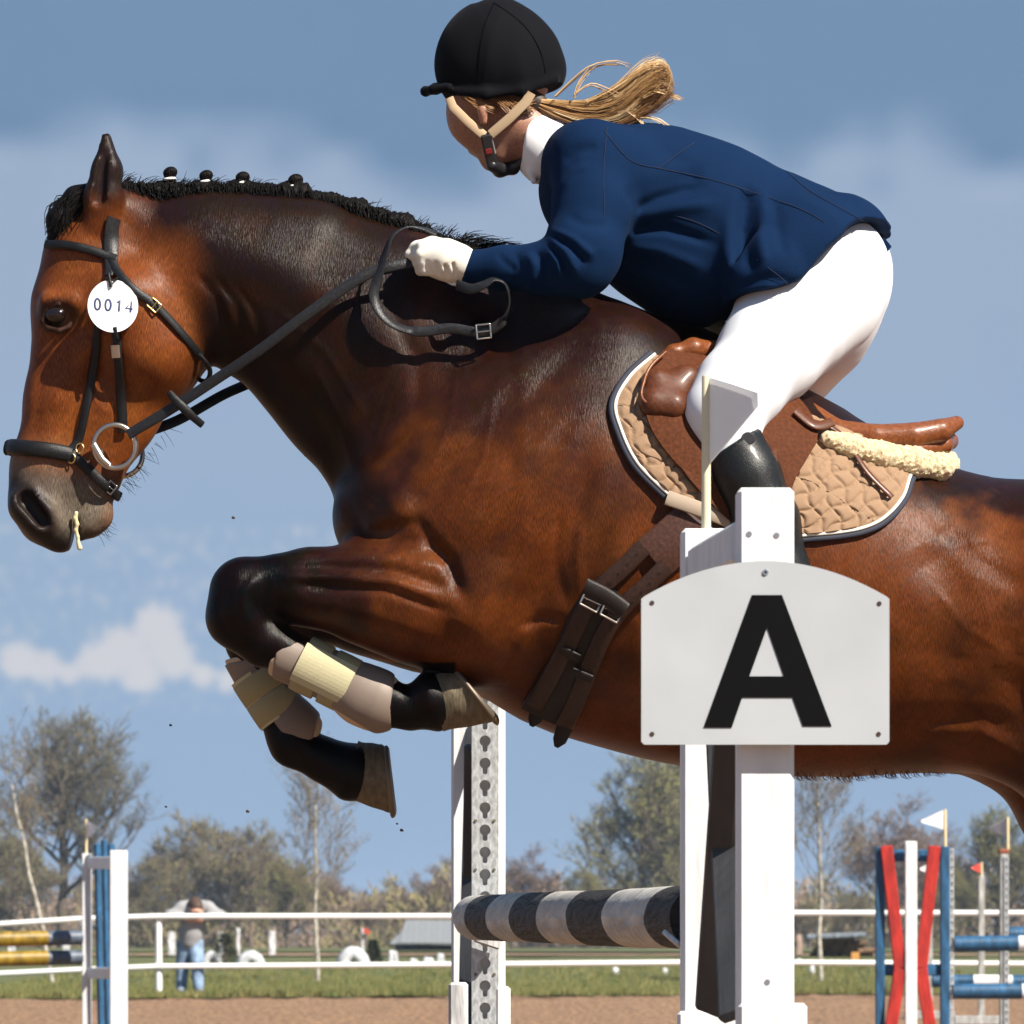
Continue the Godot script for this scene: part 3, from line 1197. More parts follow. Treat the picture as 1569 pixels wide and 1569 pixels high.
	for i in fp.size() - 1:
		lim(ff, fp[i][0], fp[i][1], 0.046 - 0.003 * i, fp[i][2], fp[i + 1][0], fp[i + 1][1], 0.043 - 0.003 * i, fp[i + 1][2], 2)
	obj("foam_strand", ff.mesh(0.0018, at(105, 850, 0.01), at(132, 775, 0.07)), mat(Color(0.66, 0.58, 0.34), 0.4), root)
# ---------------------------------------------------------------- bridle, saddle, girth, boots
func thing(called: String, label: String, category: String, group := "") -> Node3D:
	var o := Node3D.new()
	o.name = called
	add_child(o, true)
	tag(o, label, category, group)
	return o

func strap_on(f: Field, ids: PackedInt32Array, line: Array, n: int, width, thick: float, gap: float, m: Material, called: String, parent: Node, mirror := false) -> MeshInstance3D:
	var l := lay(f, ids, v2(line), n, gap + thick * 0.5)
	var st := begin()
	strap(st, l[0], l[1], width, thick)
	var near_side := obj(called, done(st), m, parent)
	if mirror:
		# the same strap on the far side
		var ps := []
		var ns := []
		for i in l[0].size():
			ps.append(l[0][i] * Vector3(1, 1, -1))
			ns.append(l[1][i] * Vector3(1, 1, -1))
		ps.reverse()
		ns.reverse()
		st = begin()
		strap(st, ps, ns, width, thick)
		obj(called, done(st), m, parent)
	return near_side

func leather(c: Color, rough: float, seed_ := 51) -> StandardMaterial3D:
	var m := mat(c, rough)
	m.metallic_specular = 0.36
	return grained(m, leather_tex, leather_bump, Vector3(8, 8, 8), 0.35)

var leather_tex: Texture2D
var leather_bump: Texture2D

func buckle(c: Vector3, w: float, h: float, r: float, turn: float, m: Material, called: String, parent: Node, tilt := 0.0) -> void:
	var st := begin()
	var pts := []
	for q in [[-1, -1], [-0.85, -1], [0.85, -1], [1, -1], [1, -0.85], [1, 0.85], [1, 1], [0.85, 1], [-0.85, 1], [-1, 1], [-1, 0.85], [-1, -0.85], [-1, -1]]:
		pts.append(c + Basis(Vector3(0, 1, 0), tilt) * Vector3(q[0] * w * 0.5, q[1] * h * 0.5, 0).rotated(Vector3(0, 0, 1), turn))
	tube(st, pts, r, -1, 6)
	tube(st, [c + Vector3(-w * 0.5, 0, 0.001).rotated(Vector3(0, 0, 1), turn), c + Vector3(w * 0.55, 0, 0.002).rotated(Vector3(0, 0, 1), turn)], r * 0.7, -1, 6)
	obj(called, done(st), m, parent)

func make_tack() -> void:
	leather_tex = grain(256, 256, 61, 0.05, 1.0, 0.75, 1.2)
	leather_bump = bumps(256, 256, 62, 0.22, 1.0, 4.0)
	make_bridle()
	make_saddle()
	make_boots()

func make_bridle() -> void:
	var black := leather(Color(0.0065, 0.0065, 0.0075), 0.45)
	var worn := leather(Color(0.016, 0.016, 0.018), 0.36)
	var steel := mat(Color(0.48, 0.45, 0.41), 0.30, 1.0)
	var brass := mat(Color(0.75, 0.55, 0.22), 0.28, 1.0)
	var H := HEAD
	var b := thing("bridle", "black leather bridle with steel ring bit and long reins on the bay horse", "bridle")
	strap_on(HF, H, [[173, 334], [170, 350], [170, 378], [170, 412], [168, 424]], 16, [0.030, 0.030, 0.029, 0.029, 0.028, 0.028, 0.028, 0.028, 0.027, 0.027, 0.024, 0.020, 0.019, 0.018, 0.018, 0.018], 0.004, 0.003, worn, "headpiece", b, true)
	strap_on(HF, H, [[74, 376], [105, 377], [140, 385], [178, 399]], 16, 0.017, 0.006, 0.003, black, "browband", b, true)
	strap_on(HF, H, [[160, 486], [152, 500], [145, 560], [130, 640], [122, 672], [108, 690]], 26, 0.016, 0.005, 0.003, black, "noseband_hanger", b, true)
	strap_on(HF, H, [[178, 498], [183, 540], [186, 600], [188, 662]], 22, 0.018, 0.005, 0.003, black, "cheekpiece", b, true)
	var k := strap_on(HF, H, [[181, 528], [183, 547]], 4, 0.020, 0.005, 0.008, steel, "strap_keeper", b)
	strap_on(HF, H, [[172, 400], [182, 420], [205, 445], [236, 468], [275, 510], [305, 545]], 26, 0.016, 0.004, 0.004, black, "throatlash", b, true)
	var st := begin()
	tube(st, Array(curve_points([at(304, 542, 0.06), at(316, 556, 0.05), at(322, 570, 0.03), at(317, 583, 0.01), at(306, 582, -0.01), at(302, 570, -0.03), at(310, 556, -0.05)], 24)), 0.0048, -1, 8)
	obj("throatlash_loop", done(st), black, b)
	var q := HF.hit(EYE, at(237, 469, 0), 0.4, -0.1, H)
	buckle(q + Vector3(0, 0, 0.010), 0.018, 0.022, 0.0018, 0.85, brass, "buckle", b)
	# noseband, a rolled strap all the way round the nose
	var l := lay(HF, H, v2([[16, 686], [26, 686], [45, 688], [75, 691], [108, 697]]), 14, 0.006)
	var ps := []
	var ns := []
	for i in range(13, -1, -1):
		ps.append(l[0][i]); ns.append(l[1][i])
	ps.append(at(11, 686, 0)); ns.append(Vector3(-1, 0.1, 0))
	for i in 14:
		ps.append(l[0][i] * Vector3(1, 1, -1)); ns.append(l[1][i] * Vector3(1, 1, -1))
	st = begin()
	strap(st, ps, ns, 0.030, 0.012)
	obj("noseband", done(st), black, b)
	strap_on(HF, H, [[108, 694], [128, 712], [150, 734], [172, 754], [180, 760]], 18, 0.019, 0.005, 0.003, black, "flash_strap", b, true)
	st = begin()
	for c in [[123, 688], [110, 703]]:
		var p := HF.hit(EYE, at(c[0], c[1], 0), 0.4, -0.1, H) + Vector3(0, 0, 0.010)
		var ring := []
		for j in 15:
			var a := TAU * j / 14.0
			ring.append(p + Vector3(cos(a) * 0.0075, sin(a) * 0.0095, cos(a) * 0.003))
		tube(st, ring, 0.0016, -1, 6)
	obj("noseband_ring", done(st), brass, b)
	q = HF.hit(EYE, at(170, 748, 0), 0.4, -0.1, H)
	buckle(q + Vector3(0, 0, 0.010), 0.017, 0.020, 0.0016, -0.7, steel, "buckle", b)
	# bit: one ring each side, a bar through the mouth
	for s: float in [1.0, -1.0]:
		st = begin()
		var c := at(176, 684, 0.078)
		c.z *= s
		var ring := []
		for j in 41:
			var a := TAU * j / 40.0
			ring.append(c + Vector3(cos(a) * 0.0395, sin(a) * 0.0405, s * 0.004 * sin(a)))
		tube(st, ring, 0.0052, -1, 10)
		if s > 0:
			tube(st, [c + Vector3(-0.040, 0.004, 0.0), c + Vector3(-0.024, -0.024, 0.001), c + Vector3(-0.010, -0.037, 0.002)], 0.0085, 0.0060, 10)
			tube(st, [c + Vector3(-0.030, -0.012, 0.0), c + Vector3(-0.040, -0.02, -0.06)], 0.008, 0.008, 10)
		obj("bit_ring", done(st), steel, b)
	# reins
	var rein := worn
	var r0 := [at(196, 666, 0.086), at(260, 628, 0.105), at(330, 582, 0.130), at(400, 535, 0.158), at(470, 482, 0.175), at(540, 433, 0.178), at(575, 415, 0.176), at(600, 408, 0.176), at(632, 402, 0.168), at(660, 402, 0.150)]
	ps = Array(curve_points(r0, 60))
	ns = []
	for i in 60:
		ns.append(Vector3(0.0, 0.30 - 0.3 * sin(i / 59.0 * PI), 1.0).normalized())
	st = begin()
	strap(st, ps, ns, 0.0205, 0.0042)
	obj("rein", done(st), rein, b)
	r0 = [at(205, 668, -0.086), at(270, 645, -0.10), at(340, 606, -0.12), at(420, 566, -0.15), at(540, 470, -0.17), at(640, 400, -0.10)]
	ps = Array(curve_points(r0, 40))
	ns = []
	for i in 40:
		ns.append(Vector3(0, 0.2, 1).normalized())
	st = begin()
	strap(st, ps, ns, 0.0205, 0.0042)
	obj("rein", done(st), black, b)
	# rein end hanging in a loop from the hand
	var lp := [at(668, 358, 0.150), at(645, 350, 0.160), at(622, 349, 0.170), at(600, 364, 0.178), at(588, 396, 0.180), at(578, 430, 0.180), at(573, 455, 0.182), at(585, 482, 0.186), at(610, 501, 0.190), at(645, 508, 0.192), at(690, 503, 0.194), at(735, 509, 0.200), at(765, 497, 0.206), at(781, 470, 0.214), at(776, 438, 0.222), at(758, 428, 0.228), at(742, 436, 0.23), at(722, 443, 0.22), at(700, 436, 0.20)]
	ps = Array(curve_points(lp, 110))
	ns = []
	for i in 110:
		var t := i / 109.0
		var tw := 0.35 + 1.05 * sin(t * PI * 3.1 + 0.5)
		if t > 0.48 and t < 0.68:
			tw = lerpf(tw, 0.0, 0.8)
		var d: Vector3 = (ps[mini(i + 1, 109)] - ps[maxi(i - 1, 0)]).normalized()
		var side := d.cross(Vector3(0, 0, 1)).normalized()
		ns.append((Vector3(0, 0, 1) * cos(tw) + side * sin(tw)).normalized())
	st = begin()
	strap(st, ps, ns, 0.0195, 0.004)
	obj("rein_end_loop", done(st), worn, b)
	buckle(at(741, 508, 0.208), 0.026, 0.026, 0.0020, 0.1, steel, "buckle", b)
	# rubber stop on the rein
	st = begin()
	strap(st, [at(259, 601, 0.112), at(270, 614, 0.118), at(284, 628, 0.118), at(298, 641, 0.108), at(310, 651, 0.095)], [Vector3(0, 0, 1), Vector3(0, 0, 1), Vector3(0, 0, 1), Vector3(0, 0, 1), Vector3(0, 0, 1)], [0.012, 0.016, 0.018, 0.015, 0.014], 0.006)
	obj("rein_stop", done(st), black, b)
	# number plate on the cheek
	var n := thing("number_tag", "white oval competition number plate reading 0014 on the horse's cheek", "number tag")
	var c := HF.hit(EYE, at(173, 470, 0), 0.4, -0.1, H)
	var bs := Basis(Vector3(0, 1, 0), 0.10) * Basis(Vector3(1, 0, 0), -0.05)
	var ctr := at(173, 469, c.z + 0.020)
	var oln := PackedVector2Array()
	for j in 48:
		var a := TAU * j / 48.0
		var e := Vector2(cos(a) * 0.0475, sin(a) * 0.0500)
		if absf(wrapf(a - PI * 0.5 - 0.1, -PI, PI)) < 0.10:
			e *= 0.86
		if a > 0.5 and a < 1.1:
			e *= 0.965
		oln.append(e)
	st = begin()
	slab(st, oln, 0.0026, Vector3.ZERO, Basis())
	var plate := obj("plate", done(st), mat(Color(0.78, 0.79, 0.82), 0.35), n)
	plate.transform = Transform3D(bs, ctr)
	var ink := mat(Color(0.035, 0.045, 0.13), 0.5)
	# stamped figures: each is a run of rounded strokes
	var ring := []
	for j in 17:
		var a := TAU * j / 16.0
		ring.append([cos(a) * 0.0052, sin(a) * 0.0105])
	var one := [[-0.003, 0.006], [0.001, 0.0105], [0.001, -0.0105]]
	var four := [[0.003, -0.0105], [0.003, 0.0105], [-0.006, -0.004], [0.0065, -0.004]]
	var runs := [ring, ring, one, four]
	for i in 4:
		var path := []
		for w in runs[i]:
			path.append(Vector3(w[0], w[1], 0))
		st = begin()
		tube(st, path, 0.0021, -1, 6)
		var d := obj("digit", done(st), ink, n)
		d.transform = Transform3D(bs * Basis(Vector3(0, 0, 1), -0.04 * i) * Basis.from_scale(Vector3(1, 1, 0.5)), ctr + bs * Vector3(-0.029 + 0.0200 * i, 0.003 - 0.0012 * i, 0.0015))
	st = begin()
	tube(st, [ctr + Vector3(-0.003, 0.036, 0.003), ctr + Vector3(-0.006, 0.050, 0.002), ctr + Vector3(-0.008, 0.062, -0.002)], 0.0035, 0.003, 6)
	tube(st, [ctr + Vector3(0.004, -0.040, 0.003), ctr + Vector3(0.006, -0.052, 0.002), ctr + Vector3(0.009, -0.062, -0.002)], 0.004, 0.003, 6)
	tube(st, [ctr + Vector3(-0.012, 0.052, 0.001), ctr + Vector3(0.002, 0.047, 0.004), ctr + Vector3(0.010, 0.054, 0.0)], 0.002, 0.002, 6)
	obj("tie_string", done(st), black, n)

func quilt(q: Vector2, u: float, v: float) -> float:
	var a := (q.x * 0.50 + q.y * 0.87 + 4.0 * sin(q.x * 0.11)) / 22.0
	var b := (q.x * 0.90 - q.y * 0.44 + 4.0 * sin(q.y * 0.14)) / 25.0
	var da := absf(a - roundf(a)) * 22.0
	var db := absf(b - roundf(b)) * 25.0
	var m := minf(da, db)
	var edge := minf(minf(u, 1.0 - u) * 30.0, minf(v, 1.0 - v) * 40.0)
	return 0.0072 * (1.0 - exp(-absf(m) / 2.2)) * clampf(edge, 0.0, 1.0)

func make_saddle() -> void:
	var T := TRUNK
	# quilted pad
	var pad := thing("saddle_pad", "beige quilted saddle pad with white and navy edging under the saddle", "saddle pad")
	var felt := mat(Color(0.285, 0.185, 0.117), 0.9)
	felt.metallic_specular = 0.15
	grained(felt, grain(256, 256, 71, 0.2, 1.0, 0.82, 1.12), bumps(256, 256, 72, 0.3, 1.0, 3.0), Vector3(14, 14, 14), 0.3)
	felt.rim_enabled = true
	felt.rim = 0.3
	var ca := v2([[1000, 548], [965, 580], [943, 621], [950, 659], [976, 712], [1026, 762], [1070, 800]])
	var cb := v2([[1420, 715], [1393, 731], [1379, 766], [1352, 796], [1321, 811], [1282, 818], [1233, 822]])
	obj("quilted_cloth", drape(HF, T, ca, cb, 150, 165, 0.004, 0.008, 0.6, quilt), felt, pad)
	obj("quilted_cloth", drape(HF, T, ca, cb, 30, 40, 0.004, 0.010, 0.6, null, true), felt, pad)
	var navy := mat(Color(0.016, 0.019, 0.035), 0.8)
	var cream := mat(Color(0.74, 0.70, 0.62), 0.8)
	for e in [[ca, 1.0], [[Vector2(1070, 800), Vector2(1120, 826), Vector2(1180, 828), Vector2(1233, 822), Vector2(1282, 818), Vector2(1321, 811), Vector2(1352, 796), Vector2(1379, 766), Vector2(1393, 731), Vector2(1420, 715)], -1.0]]:
		var l := lay(HF, T, e[0], 46, 0.012)
		var off := []
		for i in 46:
			var d: Vector3 = (l[0][mini(i + 1, 45)] - l[0][maxi(i - 1, 0)]).normalized()
			off.append(l[0][i] + d.cross(l[1][i]).normalized() * 0.0075 + l[1][i] * -0.004)
		var st := begin()
		tube(st, l[0], 0.0032, -1, 8)
		obj("piping", done(st), cream, pad)
		st = begin()
		strap(st, off, l[1], 0.011, 0.007)
		obj("binding", done(st), navy, pad)
	# sheepskin half pad
	var fl := FastNoiseLite.new()
	fl.seed = 9
	fl.frequency = 95.0
	fl.fractal_octaves = 2
	var wool := func(p: Vector3) -> Vector3:
		var n := fl.get_noise_3dv(p)
		var g := fl.get_noise_3d(p.z, p.x, p.y)
		return p + Vector3(g * 0.003, n * 0.0045, (n + g) * 0.0032)
	var sk := thing("sheepskin_half_pad", "cream sheepskin half pad showing behind and before the brown saddle", "half pad")
	var skin_m := mat(Color(0.60, 0.50, 0.32), 0.95)
	grained(skin_m, grain(256, 256, 81, 0.06, 1.0, 0.82, 1.08), bumps(256, 256, 82, 0.12, 1.0, 6.0), Vector3(9, 9, 9), 0.5)
	skin_m.metallic_specular = 0.1
	skin_m.subsurf_scatter_enabled = true
	skin_m.subsurf_scatter_strength = 0.35
	skin_m.rim_enabled = true
	skin_m.rim = 0.6
	var sf := Field.new()
	for s: float in [1.0, -1.0]:
		chain(sf, [[1268, 672, 0.245 * s, 12], [1300, 684, 0.225 * s, 18], [1350, 698, 0.195 * s, 20], [1400, 708, 0.165 * s, 22], [1440, 716, 0.13 * s, 20]], 10)
	chain(sf, [[1440, 716, 0.13, 20], [1448, 712, 0.0, 20], [1440, 716, -0.13, 20]], 10)
	obj("wool_rim", sf.mesh(0.0035, at(1240, 750, 0) - Vector3(0, 0, 0.28), at(1475, 640, 0) + Vector3(0, 0, 0.30), null, wool), skin_m, sk)
	sf = Field.new()
	chain(sf, [[1018, 530, 0.075, 9], [1032, 512, 0.05, 10], [1040, 506, 0.0, 10], [1032, 512, -0.05, 10]], 6)
	obj("wool_rim", sf.mesh(0.0035, at(990, 560, 0) - Vector3(0, 0, 0.08), at(1065, 480, 0) + Vector3(0, 0, 0.11), null, wool), skin_m, sk)
	sf = Field.new()
	chain(sf, [[1075, 520, 0.02, 16], [1100, 515, -0.06, 22], [1110, 520, -0.12, 20]], 8)
	obj("wool_rim", sf.mesh(0.004, at(1040, 560, 0) - Vector3(0, 0, 0.17), at(1145, 470, 0) + Vector3(0, 0, 0.08), null, wool), skin_m, sk)
	# saddle
	var sd := thing("jumping_saddle", "brown leather jumping saddle with knee rolls on the bay horse's back", "saddle")
	var tan := leather(Color(0.170, 0.050, 0.014), 0.34)
	tan.clearcoat_enabled = true
	tan.clearcoat = 0.2
	tan.clearcoat_roughness = 0.25
	var deep := leather(Color(0.085, 0.024, 0.008), 0.46)
	deep.clearcoat_enabled = true
	deep.metallic_specular = 0.35
	deep.clearcoat = 0.12
	deep.clearcoat_roughness = 0.2
	var hide := leather(Color(0.080, 0.024, 0.0085), 0.68)
	hide.metallic_specular = 0.2
	var stn := [[1045, 548, 0.040, 22], [1085, 556, 0.050, 28], [1130, 575, 0.065, 30], [1180, 602, 0.085, 28], [1217, 624, 0.105, 25], [1250, 646, 0.13, 22], [1282, 664, 0.15, 21], [1340, 671, 0.16, 21], [1397, 669, 0.155, 21], [1440, 660, 0.14, 18], [1466, 648, 0.115, 11]]
	sf = Field.new()
	for i in stn.size() - 1:
		for z: float in [1.0, 0.75, 0.5, 0.25, 0.0, -0.25, -0.5, -0.75, -1.0]:
			lim(sf, stn[i][0], stn[i][1], stn[i][2] * z, stn[i][3], stn[i + 1][0], stn[i + 1][1], stn[i + 1][2] * z, stn[i + 1][3], 3.0 if i > 2 else 8.0)
	obj("seat", sf.mesh(0.005, at(1010, 720, 0) - Vector3(0, 0, 0.21), at(1500, 500, 0) + Vector3(0, 0, 0.21)), tan, sd)
	sf = Field.new()
	for s: float in [1.0, -1.0]:
		chain(sf, [[1262, 668, 0.178 * s, 9], [1330, 686, 0.172 * s, 13], [1400, 690, 0.155 * s, 14], [1448, 682, 0.12 * s, 12]], 3)
	chain(sf, [[1448, 678, 0.11, 12], [1455, 676, 0.0, 12], [1448, 678, -0.11, 12]], 8)
	obj("rear_panel", sf.mesh(0.005, at(1240, 720, 0) - Vector3(0, 0, 0.21), at(1480, 640, 0) + Vector3(0, 0, 0.21)), tan, sd)
	var fa := v2([[1010, 548], [986, 590], [984, 632], [1000, 676], [1040, 726], [1085, 775], [1130, 815]])
	var fb := v2([[1170, 590], [1225, 640], [1243, 684], [1228, 715], [1213, 740], [1200, 775], [1185, 815]])
	for mir in [false, true]:
		obj("flap", drape(HF, T, fa, fb, 40, 40, 0.024, 0.006, 0.6, func(q: Vector2, u: float, v: float) -> float: return 0.0025 * sin(v * 9.0) * sin(u * 5.0), mir), hide, sd)
	# the knee rolls: pads laid on the flaps; the pommel: an arch over the withers
	var kz := []
	for q in [[1004, 586], [1052, 580], [1000, 622], [1032, 626]]:
		kz.append(HF.hit(EYE, at(q[0], q[1], 0), 0.6, -0.05, T).z + 0.036)
	for s: float in [1.0, -1.0]:
		sf = Field.new()
		var kp := [[1006, 588, kz[0]], [1050, 582, kz[1]], [1002, 618, kz[2]], [1030, 622, kz[3]]]
		for e in [[0, 1], [0, 2], [1, 3], [2, 3], [0, 3], [1, 2]]:
			var a = kp[e[0]]
			var b = kp[e[1]]
			lim(sf, a[0], a[1], a[2] * s, 17, b[0], b[1], b[2] * s, 17, 16, 0.8)
		obj("knee_roll", sf.mesh(0.004, Vector3(at(960, 680, 0).x, at(960, 680, 0).y, minf(0.05 * s, 0.36 * s)), Vector3(at(1090, 540, 0).x, at(1090, 540, 0).y, maxf(0.05 * s, 0.36 * s))), deep, sd)
	sf = Field.new()
	var pp := []
	for q in [[1002, 574, 9], [1012, 554, 11], [1032, 541, 13], [1062, 535, 15], [1100, 538, 16]]:
		pp.append([q[0], q[1], minf(HF.hit(EYE, at(q[0], q[1] + 8, 0), 0.6, -0.05, T).z + 0.022, 0.2), q[2]])
	for s: float in [1.0, -1.0]:
		var arch := []
		for q in pp:
			arch.append([q[0], q[1], q[2] * s, q[3]])
		chain(sf, arch, 6)
	chain(sf, [[1062, 535, pp[3][2], 15], [1064, 530, 0.0, 15], [1062, 535, -pp[3][2], 15]], 10)
	obj("pommel", sf.mesh(0.0045, at(970, 610, 0) - Vector3(0, 0, 0.28), at(1160, 490, 0) + Vector3(0, 0, 0.28)), tan, sd)
	# piped edge of the knee roll, sweat flap and the leather's loose end
	strap_on(HF, T, [[1008, 560], [990, 580], [982, 604], [983, 634], [1034, 645]], 26, 0.006, 0.006, 0.040, tan, "welt", sd)
	strap_on(HF, T, [[1206, 650], [1236, 672], [1262, 668]], 14, 0.020, 0.005, 0.036, deep, "stirrup_bar_cover", sd)
	strap_on(HF, T, [[1215, 655], [1262, 668], [1288, 690], [1320, 735], [1358, 772]], 30, 0.012, 0.004, 0.024, deep, "leather_end", sd)
	strap_on(HF, T, [[1020, 766], [1055, 778], [1100, 795], [1140, 812]], 12, 0.028, 0.005, 0.018, mat(Color(0.30, 0.235, 0.175), 0.8), "girth_loop", pad)
	# stirrups
	for s: float in [1.0, -1.0]:
		var st := begin()
		strap(st, [at(1180, 690, 0.350 * s), at(1195, 850, 0.362 * s), at(1190, 985, 0.352 * s)], [Vector3(0, 0, s), Vector3(0, 0, s), Vector3(0, 0, s)], 0.024, 0.004)
		obj("stirrup_leather", done(st), deep, sd)
		st = begin()
		var c := at(1175, 1040, 0.330 * s)
		var loop := []
		for j in 25:
			var a := TAU * j / 24.0
			loop.append(c + Vector3(0.01 * sin(a), cos(a) * 0.062, sin(a) * 0.058))
		tube(st, loop, 0.006, -1, 8)
		beam(st, c + Vector3(0, -0.055, 0), Vector3(0.05, 0.010, 0.09), 0.003)
		obj("stirrup_iron", done(st), mat(Color(0.55, 0.54, 0.52), 0.25, 1.0), sd)
	# girth
	var g := thing("girth", "dark brown leather girth buckled under the bay horse's chest", "girth")
	var gm := leather(Color(0.034, 0.016, 0.011), 0.45)
	var gd := leather(Color(0.012, 0.008, 0.007), 0.5)
	strap_on(HF, T, [[1078, 785], [1040, 822], [1000, 856]], 14, 0.088, 0.006, 0.006, leather(Color(0.058, 0.024, 0.016), 0.42), "girth_billet", g)
	for o: float in [-1.0, 1.0]:
		var ox := o * 17.0
		var oy := o * 14.0
		strap_on(HF, T, [[1004 + ox, 852 + oy], [975 + ox, 880 + oy], [940 + ox, 912 + oy], [915 + ox, 945 + oy], [893 + ox, 990 + oy], [870 + ox * 1.2, 1040 + oy], [846 + ox * 1.3, 1088 + oy]], 40, 0.033, 0.005, 0.013, gm, "billet_strap", g)
	strap_on(HF, T, [[945, 905], [910, 945], [885, 1000], [858, 1050], [832, 1092]], 30, 0.086, 0.010, 0.002, gd, "girth_body", g)
	for o: float in [-1.0, 1.0]:
		var tipc := Vector2(819, 1103) if o < 0 else Vector2(857, 1135)
		var pz := 0.10
		var st := begin()
		strap(st, [at(tipc.x + 16, tipc.y - 42, pz + 0.02), at(tipc.x + 8, tipc.y - 20, pz + 0.01), at(tipc.x, tipc.y, pz), at(tipc.x - 5, tipc.y + 10, pz)], [Vector3(0, 0, 1), Vector3(0, 0, 1), Vector3(0, 0, 1), Vector3(0, 0, 1)], [0.032, 0.032, 0.026, 0.008], 0.004)
		obj("billet_tip", done(st), gd, g)
	var steel := mat(Color(0.50, 0.46, 0.42), 0.3, 1.0)
	strap_on(HF, T, [[897, 896], [928, 911], [958, 932]], 10, 0.036, 0.012, 0.016, gd, "buckle_guard", g)
	for c in [[906, 922], [937, 938]]:
		var p := HF.hit(EYE, at(c[0], c[1], 0), 0.5, -0.1, T)
		buckle(p + Vector3(0, 0, 0.026), 0.036, 0.030, 0.0022, -0.45, steel, "girth_buckle", g, 0.3)
	for c in [[[862, 985], [890, 1000]], [[880, 1018], [910, 1030]]]:
		strap_on(HF, T, c[0] if false else [c[0], c[1]], 6, 0.018, 0.006, 0.020, gd, "strap_keeper", g)
	for i in 5:
		for o: float in [-1.0, 1.0]:
			var c := Vector2(992 - i * 13.5 + o * 17.0, 864 + i * 14.0 + o * 14.0)
			var p := HF.hit(EYE, at(c.x, c.y, 0), 0.5, -0.1, T)
			var n := HF.grad(p)
			var st := begin()
			tube(st, [p + n * 0.0175, p + n * 0.0192], 0.0030, -1, 8)
			obj("strap_hole", done(st), gd, g)

# closed leather boots round the cannon bones
func make_boots() -> void:
	var shells := [mat(Color(0.172, 0.132, 0.106), 0.55)]
	var rims := [mat(Color(0.46, 0.34, 0.225), 0.8)]
	var tapes := [mat(Color(0.46, 0.42, 0.26), 0.9)]
	var olive := [mat(Color(0.30, 0.265, 0.145), 0.85)]
	for m in tapes + olive:
		grained(m, grain(128, 128, 91, 0.25, 1.0, 0.8, 1.15), bumps(128, 128, 92, 0.35, 1.0, 5.0), Vector3(25, 25, 25), 0.5)
	for leg in 2:
		var b := thing("tendon_boot", ["beige tendon boot with pale wide closure on the raised near foreleg", "tendon boot on the shaded far foreleg, hanging lower"][leg], "leg boot", "tendon boots on the horse's forelegs")
		var z: float = [0.155, -0.14][leg]
		var ax: Array = [[[418, 998, 38], [500, 1034, 38], [556, 1066, 47], [576, 1074, 50]], [[376, 1003, 36], [412, 1066, 37], [448, 1112, 40], [460, 1122, 40]]][leg]
		var cuts: Array = [[[390, 945], [372, 1030], 38], [[646, 1040], [640, 1140], 34]] if leg == 0 else [[[345, 975], [410, 962], 36], [[520, 1100], [500, 1170], 22]]
		for layer in 2:
			var f := Field.new()
			var grow: float = [0.0, -3.0][layer]
			var pts := []
			for p in ax:
				pts.append([p[0], p[1], z, p[2] + grow])
			chain(f, pts, 14, 0.86)
			for c in cuts:
				lim(f, c[0][0], c[0][1], z, c[2] + (0.0 if layer == 1 else 7.0), c[1][0], c[1][1], z, c[2] + (0.0 if layer == 1 else 7.0), 3, 60.0, 1)
			if layer == 0:
				# the shell leaves the front of the leg open
				if leg == 0:
					lim(f, 470, 1092, z, 26, 560, 1140, z, 20, 4, 60.0, 1)
				else:
					lim(f, 372, 1070, z, 20, 420, 1160, z, 30, 4, 60.0, 1)
			var lo: Vector3 = at(ax[0][0] - 70, ax[3][1] + 80, z) - Vector3(0, 0, 0.08)
			var hi: Vector3 = at(ax[3][0] + 80, ax[0][1] - 70, z) + Vector3(0, 0, 0.08)
			obj(["shell", "lining"][layer], f.mesh(0.0035, lo, hi), [shells, rims][layer][0], b)
		# two bands right round and the broad tape over them
		var c0: Array = ax[1]
		var dir := (at(ax[2][0], ax[2][1], z) - at(ax[0][0], ax[0][1], z)).normalized()
		var perp := dir.cross(Vector3(0, 0, 1)).normalized()
		for k in 2:
			var off: float = [-0.030, 0.027][k] if leg == 0 else [-0.026, 0.022][k]
			var c: Vector3 = at(c0[0], c0[1], z) + dir * off
			var R: float = (c0[2] + (4.5 if leg == 0 else 1.5)) * unit(z)
			var ps := []
			var ns := []
			for j in 33:
				var a := TAU * j / 32.0
				var n := perp * cos(a) + Vector3(0, 0, 0.88) * sin(a)
				ps.append(c + n * R)
				ns.append(n.normalized())
			var st := begin()
			strap(st, ps, ns, 0.048, 0.004)
			obj("closure_band", done(st), olive[0], b)
		var st3 := begin()
		var rows := []
		for i in 12:
			var t := i / 11.0
			var row := []
			var row2 := []
			var cc: Vector3 = at(c0[0], c0[1], z) + dir * lerpf(-0.056, 0.050, t)
			for j in 13:
				var a := lerpf(0.80, 2.30, j / 12.0) if leg == 0 else lerpf(0.1, 1.5, j / 12.0)
				row.append(cc + (perp * cos(a) + Vector3(0, 0, 0.88) * sin(a)) * (c0[2] + (8.0 if leg == 0 else 2.5)) * unit(z))
			for j in 13:
				var a := lerpf(2.30, 0.80, j / 12.0) if leg == 0 else lerpf(1.5, 0.1, j / 12.0)
				row.append(cc + (perp * cos(a) + Vector3(0, 0, 0.88) * sin(a)) * (c0[2] + (4.0 if leg == 0 else 1.0)) * unit(z))
			rows.append(row)
		loft(st3, rows, true, false)
		obj("closure_tape", done(st3), tapes[0], b)
